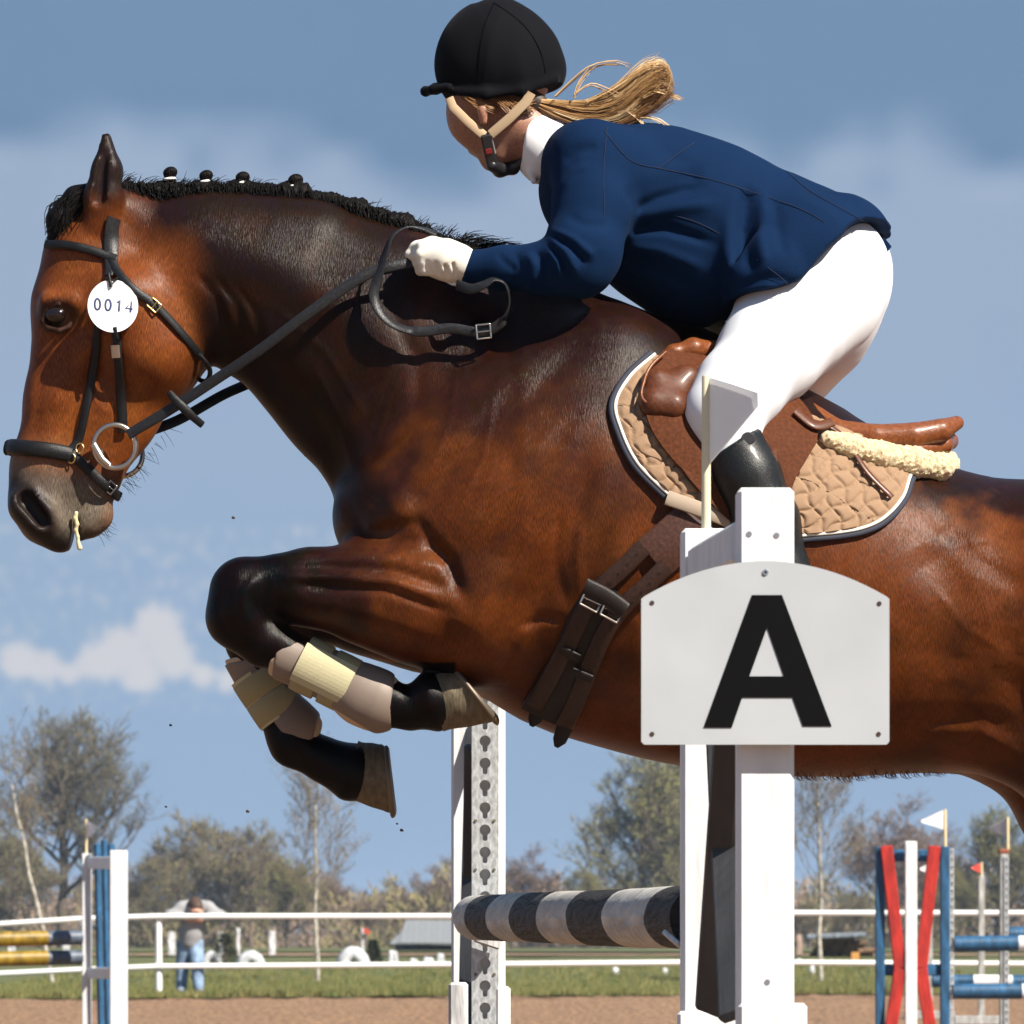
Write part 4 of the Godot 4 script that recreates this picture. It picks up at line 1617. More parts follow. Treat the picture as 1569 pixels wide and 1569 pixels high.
# ---------------------------------------------------------------- the rider
func make_rider() -> void:
	var root := thing("person", "rider in navy jacket, white breeches and black helmet crouched over the bay horse", "person")
	var lo := Vector3(-0.3, 0, -0.45)
	# body: one continuous figure, mostly under the clothes
	var f := Field.new()
	chain(f, [[772, 108, -0.005, 74], [748, 150, -0.012, 62], [735, 180, -0.018, 46], [762, 222, -0.012, 36]], 16, 0.86)
	lim(f, 714, 196, -0.070, 10, 722, 206, -0.085, 9, 8)           # nose, turned away
	lim(f, 726, 228, -0.050, 10, 740, 236, -0.035, 10, 8)          # lips
	lim(f, 752, 248, -0.025, 14, 764, 248, -0.018, 14, 10)         # chin
	lim(f, 790, 190, 0.030, 22, 764, 232, 0.012, 18, 14)           # jaw
	lim(f, 739, 168, 0.066, 9, 741, 187, 0.062, 6, 3, 0.9)         # ear
	lim(f, 736, 170, 0.083, 4, 739, 181, 0.078, 3, 3, 1.0, 1)
	lim(f, 800, 190, 0.0, 42, 870, 245, 0.0, 48, 20)               # neck
	chain(f, [[930, 295, 0, 75], [1040, 345, 0, 82], [1130, 385, 0, 76], [1240, 420, 0, 70]], 40, 1.1)
	for s: float in [1.0, -1.0]:
		chain(f, [[900, 245, 0.15 * s, 45], [888, 395, 0.215 * s, 36], [730, 410, 0.168 * s, 15], [690, 400, 0.168 * s, 14]], 16)
		chain(f, [[1250, 435, 0.10 * s, 80], [1180, 540, 0.20 * s, 62], [1115, 630, 0.29 * s, 36], [1170, 790, 0.325 * s, 28], [1215, 1000, 0.318 * s, 22], [1120, 1055, 0.33 * s, 14]], 20)
	var skin_m := mat(Color(0.34, 0.165, 0.11), 0.5)
	grained(skin_m, grain(256, 256, 141, 0.06, 1.0, 0.8, 1.12), bumps(256, 256, 142, 0.2, 1.0, 3.0), Vector3(9, 9, 9), 0.25)
	skin_m.subsurf_scatter_enabled = true
	skin_m.subsurf_scatter_strength = 0.15
	obj("body", f.mesh(0.006, at(640, 1110, 0) - Vector3(0, 0, 0.42), at(1380, 10, 0) + Vector3(0, 0, 0.42)), skin_m, root)
	# breeches
	f = Field.new()
	for s: float in [1.0, -1.0]:
		var o := 0.0 if s > 0 else 26.0     # the far thigh lies a little farther back
		chain(f, [[1262 + o * 0.3, 430, 0.085 * s, 96], [1215 + o, 492 + o * 0.3, 0.14 * s, 88], [1180 + o, 540 + o * 0.4, 0.195 * s, 76], [1130 + o, 600 + o * 0.4, 0.26 * s, 64], [1106 + o, 634 + o * 0.3, 0.295 * s, 54], [1128 + o, 700, 0.315 * s, 44]], 24)
		lim(f, 1290, 400, 0.07 * s, 66, 1270, 470, 0.09 * s, 74, 30)
	chain(f, [[1180, 400, 0, 84], [1262, 425, 0, 92]], 30)
	# soft creases at the back of the knee and the hip
	for c in [[[1165, 648, 0.345], [1212, 608, 0.30], 5.0], [[1150, 660, 0.36], [1190, 636, 0.335], 4.0]]:
		lim(f, c[0][0], c[0][1], c[0][2], c[2], c[1][0], c[1][1], c[1][2], c[2], 8, 1.0, 1)
	lim(f, 1330, 470, 0.17, 4, 1212, 612, 0.29, 4, 7, 1.0, 1)
	var white := cloth(Color(0.66, 0.68, 0.72), 0.8)
	grained(white, null, bumps(256, 256, 102, 0.3, 1.0, 3.0), Vector3(10, 10, 10), 0.25)
	white.rim_enabled = true
	white.rim = 0.15
	obj("breeches", f.mesh(0.006, at(1030, 740, 0) - Vector3(0, 0, 0.40), at(1375, 320, 0) + Vector3(0, 0, 0.40)), white, root)
	make_jacket(root)
	# riding boots
	var bm := leather(Color(0.008, 0.009, 0.010), 0.42)
	bm.clearcoat_enabled = true
	bm.clearcoat = 0.12
	bm.clearcoat_roughness = 0.2
	for s: float in [1.0, -1.0]:
		f = Field.new()
		chain(f, [[1112, 664, 0.322 * s, 50], [1145, 730, 0.328 * s, 50], [1172, 800, 0.328 * s, 52], [1195, 880, 0.325 * s, 46], [1216, 980, 0.318 * s, 36], [1222, 1030, 0.318 * s, 36]], 14)
		lim(f, 1222, 1036, 0.318 * s, 34, 1130, 1062, 0.33 * s, 26, 14)
		lim(f, 1130, 1062, 0.33 * s, 26, 1090, 1062, 0.335 * s, 20, 10)
		# top line
		lim(f, 1040, 690, 0.32 * s, 40, 1170, 608, 0.32 * s, 36, 3, 60.0, 1)
		var boot := obj("riding_boot", f.mesh(0.006, at(1060, 1110, 0.3) - Vector3(0, 0, 0.72), at(1260, 630, 0.3) + Vector3(0, 0, 0.12)), bm, root)
		if s > 0:
			var st := begin()
			var p := f.hit(EYE, at(1146, 672, 0), 0.6, 0.2)
			tube(st, [p + Vector3(0, 0, -0.004), p + Vector3(0, 0, 0.002)], 0.013, 0.011, 16)
			obj("boot_emblem", done(st), mat(Color(0.02, 0.02, 0.022), 0.45), boot)
	make_gloves(root)
	make_helmet(root)

func make_jacket(root: Node3D) -> void:
	var f := Field.new()
	chain(f, [[925, 290, 0, 100], [1000, 318, 0, 118], [1080, 355, 0, 128], [1150, 385, 0, 118], [1225, 400, 0, 112], [1290, 395, 0, 84]], 40, 1.10)
	for s: float in [1.0, -1.0]:
		lim(f, 890, 245, 0.10 * s, 58, 935, 265, 0.13 * s, 70, 40)
		lim(f, 1245, 405, 0.125 * s, 100, 1190, 428, 0.17 * s, 84, 40)      # skirt over the hip
		lim(f, 1295, 372, 0.095 * s, 70, 1255, 400, 0.135 * s, 90, 30)
		# sleeve
		chain(f, [[905, 246, 0.155 * s, 63], [908, 320, 0.19 * s, 58], [893, 385, 0.222 * s, 56], [884, 402, 0.225 * s, 52]], 22)
		chain(f, [[888, 404, 0.225 * s, 50], [830, 412, 0.210 * s, 38], [775, 411, 0.190 * s, 32], [722, 411, 0.172 * s, 28]], 16)
		# cloth bunched at the elbow
		for w in [[[846, 372, 0.235], [880, 400, 0.275], 6.0], [[838, 384, 0.225], [872, 420, 0.262], 6.0], [[826, 388, 0.215], [850, 428, 0.245], 5.0], [[855, 352, 0.225], [900, 385, 0.282], 6.0], [[800, 385, 0.20], [815, 428, 0.222], 4.0], [[770, 386, 0.19], [790, 425, 0.212], 3.5]]:
			lim(f, w[0][0], w[0][1], w[0][2] * s, w[2], w[1][0], w[1][1], w[1][2] * s, w[2], 12)
		# drag lines from the armpit and the waist
		lim(f, 975, 300, 0.222 * s, 9, 1060, 268, 0.175 * s, 6, 20, 1.0, 1)
		lim(f, 985, 345, 0.20 * s, 10, 1090, 345, 0.205 * s, 6, 24, 1.0, 1)
		lim(f, 1150, 300, 0.185 * s, 8, 1140, 400, 0.205 * s, 10, 26, 1.0, 1)
		lim(f, 1165, 395, 0.20 * s, 9, 1230, 430, 0.225 * s, 6, 20, 1.0, 1)
	# hanging front
	lim(f, 985, 400, 0, 46, 1050, 440, 0, 52, 40, 2.2)
	# cut away: below the hem, the cuffs, the neck hole
	chain_cut(f, [[1384, 408, 58], [1332, 418, 62], [1306, 462, 74], [1262, 520, 76], [1205, 545, 78], [1150, 560, 86], [1105, 600, 90]])
	lim(f, 672, 405, 0, 40, 670, 440, 0, 40, 3, 60.0, 1)
	lim(f, 800, 180, 0, 40, 800, 260, 0, 30, 8, 2.0, 1)
	# skirt tail
	lim(f, 1300, 318, 0.03, 12, 1356, 350, 0.03, 5, 16, 3.0)
	var navy := cloth(Color(0.0036, 0.0165, 0.054), 0.85)
	grained(navy, grain(512, 512, 111, 0.30, 2.0, 0.6, 1.3), bumps(512, 512, 112, 0.3, 2.0, 6.0), Vector3(6, 6, 6), 0.6)
	navy.rim_enabled = true
	navy.rim = 0.12
	navy.rim_tint = 0.7
	# folds in the cloth
	relief.fill(0.0)
	for w in [[[[846, 352], [878, 366], [908, 392]], 6, 7], [[[842, 366], [866, 386], [884, 420]], 6, 8], [[[838, 380], [852, 402], [862, 440]], 6, 7], [[[850, 362], [876, 378], [900, 406]], 5, -7], [[[842, 376], [860, 396], [872, 428]], 5, -7], [[[822, 384], [834, 408], [838, 440]], 5, -6], [[[808, 386], [818, 408], [816, 438]], 6, 5], [[[790, 388], [800, 410], [796, 436]], 5, -4], [[[762, 388], [776, 405], [792, 414]], 5, -4], [[[900, 398], [918, 380], [930, 350]], 10, 4], [[[868, 330], [896, 345], [930, 345]], 9, -4], [[[866, 250], [884, 232], [915, 226]], 10, -5], [[[858, 290], [880, 262], [900, 252]], 8, 4],
		[[[966, 322], [1010, 302], [1075, 284]], 9, -11], [[[972, 334], [1030, 320], [1095, 312]], 11, 7], [[[962, 352], [1020, 350], [1095, 372]], 10, -10], [[[958, 380], [1010, 385], [1080, 412]], 12, 6], [[[955, 400], [1010, 415], [1060, 440]], 12, -7], [[[1146, 290], [1138, 350], [1150, 420]], 13, -11], [[[1170, 300], [1164, 360], [1172, 410]], 11, 8], [[[1118, 330], [1112, 385], [1124, 430]], 12, 6], [[[1190, 310], [1192, 350], [1200, 390]], 10, -5], [[[1130, 440], [1175, 424], [1225, 436]], 9, -7], [[[1140, 456], [1180, 444], [1210, 444]], 8, 6], [[[1095, 420], [1125, 455], [1140, 470]], 10, -7], [[[1000, 220], [1040, 245], [1090, 262]], 12, -3]]:
		stroke(w[0], w[1], w[2])
	var j := obj("jacket", f.mesh(0.005, at(690, 530, 0) - Vector3(0, 0, 0.34), at(1385, 160, 0) + Vector3(0, 0, 0.34), null, skin), navy, root)
	# seams
	var dark := mat(Color(0.003, 0.010, 0.034), 0.9)
	for s in [[[930, 195], [925, 260], [926, 330]], [[925, 200], [965, 245], [1010, 258]], [[1010, 258], [1040, 235], [1065, 218]], [[1010, 258], [1090, 275], [1170, 300], [1230, 322], [1262, 340]], [[990, 320], [1060, 338], [1110, 362]], [[1205, 262], [1245, 295], [1330, 342]], [[1160, 398], [1190, 420], [1215, 442]]]:
		var l := lay(f, f.all, v2(s), 24, 0.0004)
		var st := begin()
		tube(st, l[0], 0.0008, -1, 5)
		obj("seam", done(st), dark, j)
	var st2 := begin()
	var bp := at(1112, 237, 0.0)
	for bz: float in [-0.02, 0.02]:
		tube(st2, [bp + Vector3(0, -0.004, bz), bp + Vector3(0.002, 0.006, bz)], 0.009, 0.008, 14)
	obj("button", done(st2), mat(Color(0.55, 0.53, 0.50), 0.3, 0.8), j)
	# the two tails of the vent, standing off behind
	for v in [[[[1318, 318], [1340, 330], [1362, 353], [1352, 352], [1338, 345]], 0.02], [[[1336, 345], [1348, 356], [1366, 378], [1356, 391], [1346, 372]], -0.03]]:
		var ol := PackedVector2Array()
		for q in v[0]:
			ol.append(Vector2(at(q[0], q[1], v[1]).x, at(q[0], q[1], v[1]).y))
		var sv := begin()
		slab(sv, ol, 0.006, Vector3(0, 0, v[1]))
		obj("vent_tail", done(sv), navy, j)
	# white stock collar
	var cf := Field.new()
	lim(cf, 806, 204, 0.0, 46, 838, 228, 0.0, 54, 10)
	lim(cf, 816, 262, 0.02, 12, 824, 268, 0.0, 12, 8)
	lim(cf, 812, 262, 0.035, 5, 818, 278, 0.03, 5, 5)
	lim(cf, 780, 165, 0, 36, 770, 240, 0, 32, 3, 3.0, 1)
	obj("stock_collar", cf.mesh(0.004, at(770, 300, 0) - Vector3(0, 0, 0.09), at(890, 140, 0) + Vector3(0, 0, 0.09)), mat(Color(0.76, 0.76, 0.78), 0.7), j)

func chain_cut(f: Field, pts: Array) -> void:
	for i in pts.size() - 1:
		var a = pts[i]
		var b = pts[i + 1]
		lim(f, a[0], a[1], 0, a[2], b[0], b[1], 0, b[2], 3, 60.0, 1)

func make_gloves(root: Node3D) -> void:
	var gm := cloth(Color(0.66, 0.64, 0.57), 0.75)
	grained(gm, null, bumps(256, 256, 122, 0.2, 1.0, 4.0), Vector3(12, 12, 12), 0.4)
	for s: float in [1.0, -1.0]:
		var f := Field.new()
		var o: float = 0.0 if s > 0 else 12.0
		var z := 0.172
		chain(f, [[722 - o, 411 - o, z * s, 24], [702 - o, 402 - o, (z + 0.003) * s, 27], [682 - o, 397 - o, (z + 0.004) * s, 30], [662 - o, 394 - o, (z + 0.002) * s, 27]], 8)
		lim(f, 690 - o, 415 - o, z * s, 17, 665 - o, 408 - o, z * s, 15, 8)
		# four fingers bent round the rein
		for i in 4:
			var y := 376.0 + i * 11.5 - o
			var x := 652.0 + absf(i - 0.8) * 2.5 - o
			var zk := (z + 0.020 - 0.004 * absf(i - 1.2)) * s
			var r: float = [9.5, 10.0, 9.5, 8.5][i]
			lim(f, x + 18, y + 2, zk - 0.006 * s, r + 2.0, x - 6, y + 3, zk, r + 1.0, 3)
			lim(f, x - 6, y + 3, zk, r, x - 18 + i * 1.5, y + 4, zk - 0.022 * s, r - 0.5, 2)
			lim(f, x - 18 + i * 1.5, y + 4, zk - 0.022 * s, r - 0.5, x - 2, y + 6, zk - 0.042 * s, r - 1.5, 2)
		# thumb along the top, pressing on the rein
		chain(f, [[690 - o, 382 - o, (z - 0.018) * s, 15], [662 - o, 374 - o, (z - 0.020) * s, 12], [640 - o, 379 - o, (z - 0.014) * s, 10], [628 - o, 390 - o, (z - 0.008) * s, 8.5]], 4)
		# creases
		for c in [[[668, 404], [676, 424]], [[682, 406], [688, 428]], [[694, 404], [699, 426]], [[652, 402], [660, 418]]]:
			lim(f, c[0][0] - o, c[0][1] - o, (z + 0.034) * s, 3.0, c[1][0] - o, c[1][1] - o, (z + 0.022) * s, 2.0, 4, 1.0, 1)
		obj("glove", f.mesh(0.003, at(590, 460, z) - Vector3(0, 0, (0.07 if s > 0 else 0.42)), at(760, 330, z) + Vector3(0, 0, 0.07 if s > 0 else -0.25)), gm, root)

func make_helmet(root: Node3D) -> void:
	var f := Field.new()
	chain(f, [[746, 100, -0.01, 80], [766, 96, -0.005, 88], [788, 100, 0.0, 74]], 20, 0.88)
	chain(f, [[754, 72, -0.005, 70], [762, 68, -0.005, 66]], 20, 0.9)
	lim(f, 834, 110, 0, 31, 800, 118, 0, 52, 16, 1.3)
	# lower edge
	lim(f, 600, 252, 0, 96, 760, 246, 0, 96, 6, 60.0, 1)
	lim(f, 760, 246, 0, 96, 905, 196, 0, 70, 6, 60.0, 1)
	# gathered rim of the cover
	chain(f, [[690, 140, 0.05, 5], [745, 145, 0.076, 5], [800, 140, 0.073, 5], [850, 122, 0.045, 5]], 14)
	chain(f, [[690, 140, -0.06, 5], [745, 145, -0.083, 5], [800, 140, -0.073, 5], [850, 122, -0.045, 5]], 14)
	var hm := cloth(Color(0.0045, 0.0045, 0.0062), 0.8)
	grained(hm, grain(256, 256, 131, 0.3, 1.0, 0.8, 1.2), bumps(256, 256, 132, 0.4, 1.0, 4.0), Vector3(12, 12, 12), 0.3)
	hm.rim_enabled = true
	hm.rim = 0.15
	var h := obj("helmet", f.mesh(0.0045, at(635, 170, 0) - Vector3(0, 0, 0.14), at(885, -15, 0) + Vector3(0, 0, 0.14)), hm, root)
	# peak
	var pf := Field.new()
	chain(pf, [[688, 134, 0.062, 7], [664, 137, 0.045, 7], [652, 140, 0.015, 7], [652, 140, -0.03, 7], [664, 138, -0.062, 7]], 6)
	chain(pf, [[684, 133, 0.04, 7], [668, 136, 0.0, 7], [676, 136, -0.05, 7]], 10)
	obj("peak", pf.mesh(0.004, at(635, 160, 0) - Vector3(0, 0, 0.10), at(705, 115, 0) + Vector3(0, 0, 0.09)), hm, h)
	# panel seams and the button on the crown
	var sm := cloth(Color(0.002, 0.002, 0.003), 0.95)
	for s in [[[757, 4], [742, 40], [735, 80], [733, 130]], [[757, 4], [800, 36], [826, 74], [836, 112]]]:
		var l := lay(f, f.all, v2(s), 24, 0.0)
		var st := begin()
		tube(st, l[0], 0.0011, -1, 6)
		obj("seam", done(st), sm, h)
	# harness
	var web := cloth(Color(0.42, 0.31, 0.20), 0.8)
	var st := begin()
	var nn := Vector3(-0.1, 0.1, 1).normalized()
	strap(st, [at(688, 150, 0.060), at(694, 164, 0.064), at(716, 186, 0.064), at(742, 208, 0.055)], [nn, nn, nn, nn], 0.017, 0.003)
	obj("harness_strap", done(st), web, h)
	st = begin()
	strap(st, [at(814, 142, 0.078), at(806, 156, 0.077), at(780, 182, 0.072), at(752, 206, 0.060)], [nn, nn, nn, nn], 0.019, 0.003)
	obj("harness_strap", done(st), web, h)
	var black := mat(Color(0.010, 0.010, 0.012), 0.4)
	st = begin()
	plank(st, at(744, 206, 0.060), at(754, 252, 0.040), 0.021, 0.012, Vector3(1, 0.3, 0), 0.003)
	obj("harness_buckle", done(st), black, h)
	st = begin()
	plank(st, at(748, 228, 0.058), at(750, 236, 0.055), 0.012, 0.005, Vector3(1, 0.3, 0), 0.001)
	obj("buckle_catch", done(st), mat(Color(0.16, 0.008, 0.008), 0.4), h)
	st = begin()
	plank(st, at(753, 212, 0.058), at(759, 236, 0.048), 0.004, 0.004, Vector3(1, 0.3, 0), 0.001)
	obj("buckle_pin", done(st), mat(Color(0.55, 0.55, 0.55), 0.3, 0.8), h)
	var cf := Field.new()
	chain(cf, [[754, 254, 0.038, 9], [766, 260, 0.010, 11], [786, 258, 0.0, 9], [802, 246, 0.02, 5]], 6)
	obj("chin_cup", cf.mesh(0.003, at(735, 285, 0) - Vector3(0, 0, 0.03), at(820, 232, 0) + Vector3(0, 0, 0.07)), black, h)
	make_hair(root)

func make_hair(root: Node3D) -> void:
	var r := RandomNumberGenerator.new()
	r.seed = 909
	var tones := [Color(0.34, 0.185, 0.070), Color(0.50, 0.31, 0.135), Color(0.20, 0.095, 0.034), Color(0.64, 0.46, 0.25)]
	var base := obj("hair", null_mesh(), mat(tones[0], 0.4), root)
	var paths := [
		[[822, 158], [850, 170], [885, 181], [920, 183], [950, 172], [975, 150], [1000, 126], [1020, 112]],
		[[822, 156], [855, 163], [895, 168], [935, 158], [965, 137], [992, 115], [1016, 107], [1028, 120]],
		[[822, 162], [848, 180], [886, 192], [925, 190], [962, 182], [985, 186], [1004, 200]],
		[[822, 158], [858, 166], [905, 172], [948, 156], [984, 128], [1012, 112], [1026, 120], [1020, 138]],
		[[822, 160], [855, 172], [900, 180], [940, 174], [975, 160], [1002, 148], [1018, 134], [1030, 128]],
		[[822, 162], [842, 180], [866, 192], [896, 192], [925, 184], [955, 184], [980, 176]],
	]
	var tool := []
	for t in 4:
		tool.append(begin())
	for lock in 96:
		var pth = paths[[0, 0, 1, 1, 2, 3, 3, 4, 4, 5][lock % 10]]
		var ls := r.randf_range(-1, 1)
		var lz := r.randf_range(-1, 1)
		var ph := r.randf_range(0, TAU)
		var wave := r.randf_range(2.0, 9.0)
		var cut := r.randf_range(0.6, 1.05)
		var tint := [0, 0, 1, 1, 1, 2, 3, 3][r.randi() % 8] as int
		for i in 30:
			var spread := ls * 0.8 + r.randf_range(-0.13, 0.13)
			var s2 := lz + r.randf_range(-0.2, 0.2)
			var stray := r.randf_range(-1, 1) * pow(r.randf(), 3.0) * 26.0
			var pts := []
			var n := 10
			var mine := cut * r.randf_range(0.9, 1.03)
			for k in n:
				var u := float(k) / (n - 1) * mine
				var q := poly_at(v2(pth), minf(u, 1.0))
				var w := 6.0 + 24.0 * sin(minf(u * 1.6, 1.0) * PI * 0.5) * (1.0 - 0.5 * u)
				pts.append(at(q.x + s2 * 3.0 + stray * u * 0.4, q.y + spread * w + wave * sin(u * 8.0 + ph) * u + stray * u * u, 0.035 + 0.026 * s2 * (0.4 + u)))
			hairs(tool[tint], pts, 0.00070, 0.0003)
	# wisps
	var wisps := [
		[[850, 148], [880, 120], [905, 102], [940, 96], [965, 104]], [[880, 150], [890, 125], [915, 100], [950, 97]],
		[[960, 170], [985, 190], [1000, 200], [1012, 225], [1016, 246]], [[970, 175], [995, 205], [990, 225], [972, 236]],
		[[985, 150], [1010, 140], [1030, 148], [1044, 151]], [[990, 120], [1015, 104], [1028, 112]], [[900, 155], [940, 135], [975, 112], [1000, 104]],
		[[975, 178], [1005, 182], [1025, 196], [1034, 200]], [[880, 145], [905, 130], [930, 138], [955, 150]], [[1000, 140], [1020, 146], [1040, 154]],
	]
	for w in wisps:
		for k in 7:
			var a := Vector2(r.randf_range(-4, 4), r.randf_range(-4, 4))
			var pts := []
			for s in 10:
				var q := poly_at(v2(w), s / 9.0) + a * (0.4 + s / 9.0)
				pts.append(at(q.x, q.y, 0.05 + 0.002 * k))
			hairs(tool[3 if k % 2 else 1], pts, 0.0009, 0.0004)
	for t in 4:
		var hm := mat(tones[t], 0.38)
		hm.backlight_enabled = true
		hm.backlight = Color(0.4, 0.3, 0.2)
		obj("ponytail", done(tool[t]), hm, base)
	# hair at the temple and nape, under the helmet, and the dark net at the tie
	var st := begin()
	for i in 220:
		var u := r.randf()
		if u > 0.22 and u < 0.50:
			continue
		var a := Vector2(lerpf(705, 800, u), 146.0 + r.randf_range(-3, 4))
		var b := Vector2(lerpf(750, 822, u), r.randf_range(150, 172) + 10.0 * sin(u * PI))
		pts_hair(st, a, b, r)
	obj("side_hair", done(st), mat(tones[2], 0.4), base)
	var nf := Field.new()
	chain(nf, [[812, 152, 0.03, 16], [824, 158, 0.03, 14], [820, 168, 0.03, 12]], 6)
	obj("hair_net", nf.mesh(0.003, at(785, 195, 0) - Vector3(0, 0, 0.03), at(850, 125, 0) + Vector3(0, 0, 0.08)), mat(Color(0.03, 0.018, 0.012), 0.6), base)

func pts_hair(st: SurfaceTool, a: Vector2, b: Vector2, r: RandomNumberGenerator) -> void:
	var pts := []
	for s in 6:
		var u := s / 5.0
		var q := a.lerp(b, u) + Vector2(0, 6.0 * sin(u * PI))
		pts.append(at(q.x, q.y, 0.055 + 0.018 * sin(u * PI) + r.randf_range(-0.001, 0.001)))
	hairs(st, pts, 0.0013, 0.0006)

func null_mesh() -> Mesh:
	var s := SphereMesh.new()
	s.radius = 0.004
	s.height = 0.008
	return s
# ---------------------------------------------------------------- jumps
func far(px: float, py: float, d: float) -> Vector3:
	return at(px, py, EYE.z - d)

func painted(c: Color, seed_: int, lo := 0.86, hi := 1.06, rough := 0.5) -> StandardMaterial3D:
	var m := mat(c, rough)
	return grained(m, grain(256, 256, seed_, 0.02, 3.0, lo, hi), bumps(256, 256, seed_ + 1, 0.10, 5.0, 3.0), Vector3(2.5, 2.5, 2.5), 0.35)

var white_paint: StandardMaterial3D
var steel_track: StandardMaterial3D
var dark_wood: StandardMaterial3D

# strip of metal with a row of keyholes, hanging down from top; b.x is its width, b.z its face
func keyhole_strip(top: Vector3, width: float, count: int, pitch: float, hole: float, b: Basis) -> ArrayMesh:
	var st := begin()
	for i in count:
		var c := top - b.y * pitch * (i + 0.5)
		for s: float in [-1.0, 1.0]:
			var o := PackedVector2Array()
			o.append(Vector2(0, pitch * 0.5))
			o.append(Vector2(s * width * 0.5, pitch * 0.5))
			o.append(Vector2(s * width * 0.5, -pitch * 0.5))
			o.append(Vector2(0, -pitch * 0.5))
			var r := hole
			o.append(Vector2(0, -pitch * 0.36))
			o.append(Vector2(s * r * 0.42, -pitch * 0.36 + r * 0.2))
			o.append(Vector2(s * r * 0.45, pitch * 0.14 - r * 0.9))
			for k in 8:
				var a := -PI * 0.5 + 0.45 + (PI - 0.45) * k / 7.0
				o.append(Vector2(s * cos(a) * r, pitch * 0.14 + sin(a) * r))
			slab(st, o, 0.003, c, b)
	# side returns of the channel
	for s: float in [-1.0, 1.0]:
		beam(st, top - b.y * pitch * count * 0.5 + b.x * s * (width * 0.5 + 0.001) - b.z * 0.007, Vector3(0.003, pitch * count, 0.017), 0.0008, b)
	return done(st)

func post(called: String, a: Vector3, b: Vector3, w: float, d: float, m: Material, parent: Node, side := Vector3.RIGHT, bev := 0.006) -> MeshInstance3D:
	var st := begin()
	plank(st, a, b, w, d, side, bev)
	return obj(called, done(st), m, parent)

func ground_below(p: Vector3) -> Vector3:
	return Vector3(p.x, 0.0, p.z)

func make_flag(called: String, label: String, foot: Vector3, high: float, r: float, tip: Array, cm: Material, pm: Material, group := "") -> void:
	var t := thing(called, label, "flag", group)
	var st := begin()
	tube(st, [foot, foot + Vector3(0, high, 0)], r, r * 0.9, 10)
	obj("pole", done(st), pm, t)
	# the cloth: corners given from the pole's top
	var o := foot + Vector3(0, high, 0)
	st = begin()
	var g := []
	var n := 9
	for i in n:
		var row := []
		for j in n:
			var u := i / (n - 1.0)
			var v := j / (n - 1.0)
			var a: Vector3 = tip[0].lerp(tip[1], u)
			var b: Vector3 = tip[3].lerp(tip[2], u)
			row.append(o + a.lerp(b, v) + Vector3(0, 0, 0.006 * sin(u * 5.0 + v * 2.0) * u))
		g.append(row)
	for sh: float in [0.0012, -0.0012]:
		st.set_smooth_group(1 if sh > 0 else 2)
		var nn: Vector3 = (tip[1] - tip[0]).cross(tip[3] - tip[0]).normalized()
		for i in n - 1:
			for j in n - 1:
				var qd := [g[i][j] + nn * sh, g[i + 1][j] + nn * sh, g[i + 1][j + 1] + nn * sh, g[i][j + 1] + nn * sh]
				if sh > 0:
					qd.reverse()
				quad(st, qd[0], qd[1], qd[2], qd[3])
	cm.backlight_enabled = true
	cm.backlight = Color(0.8, 0.8, 0.8)
	obj("cloth", done(st), cm, t)

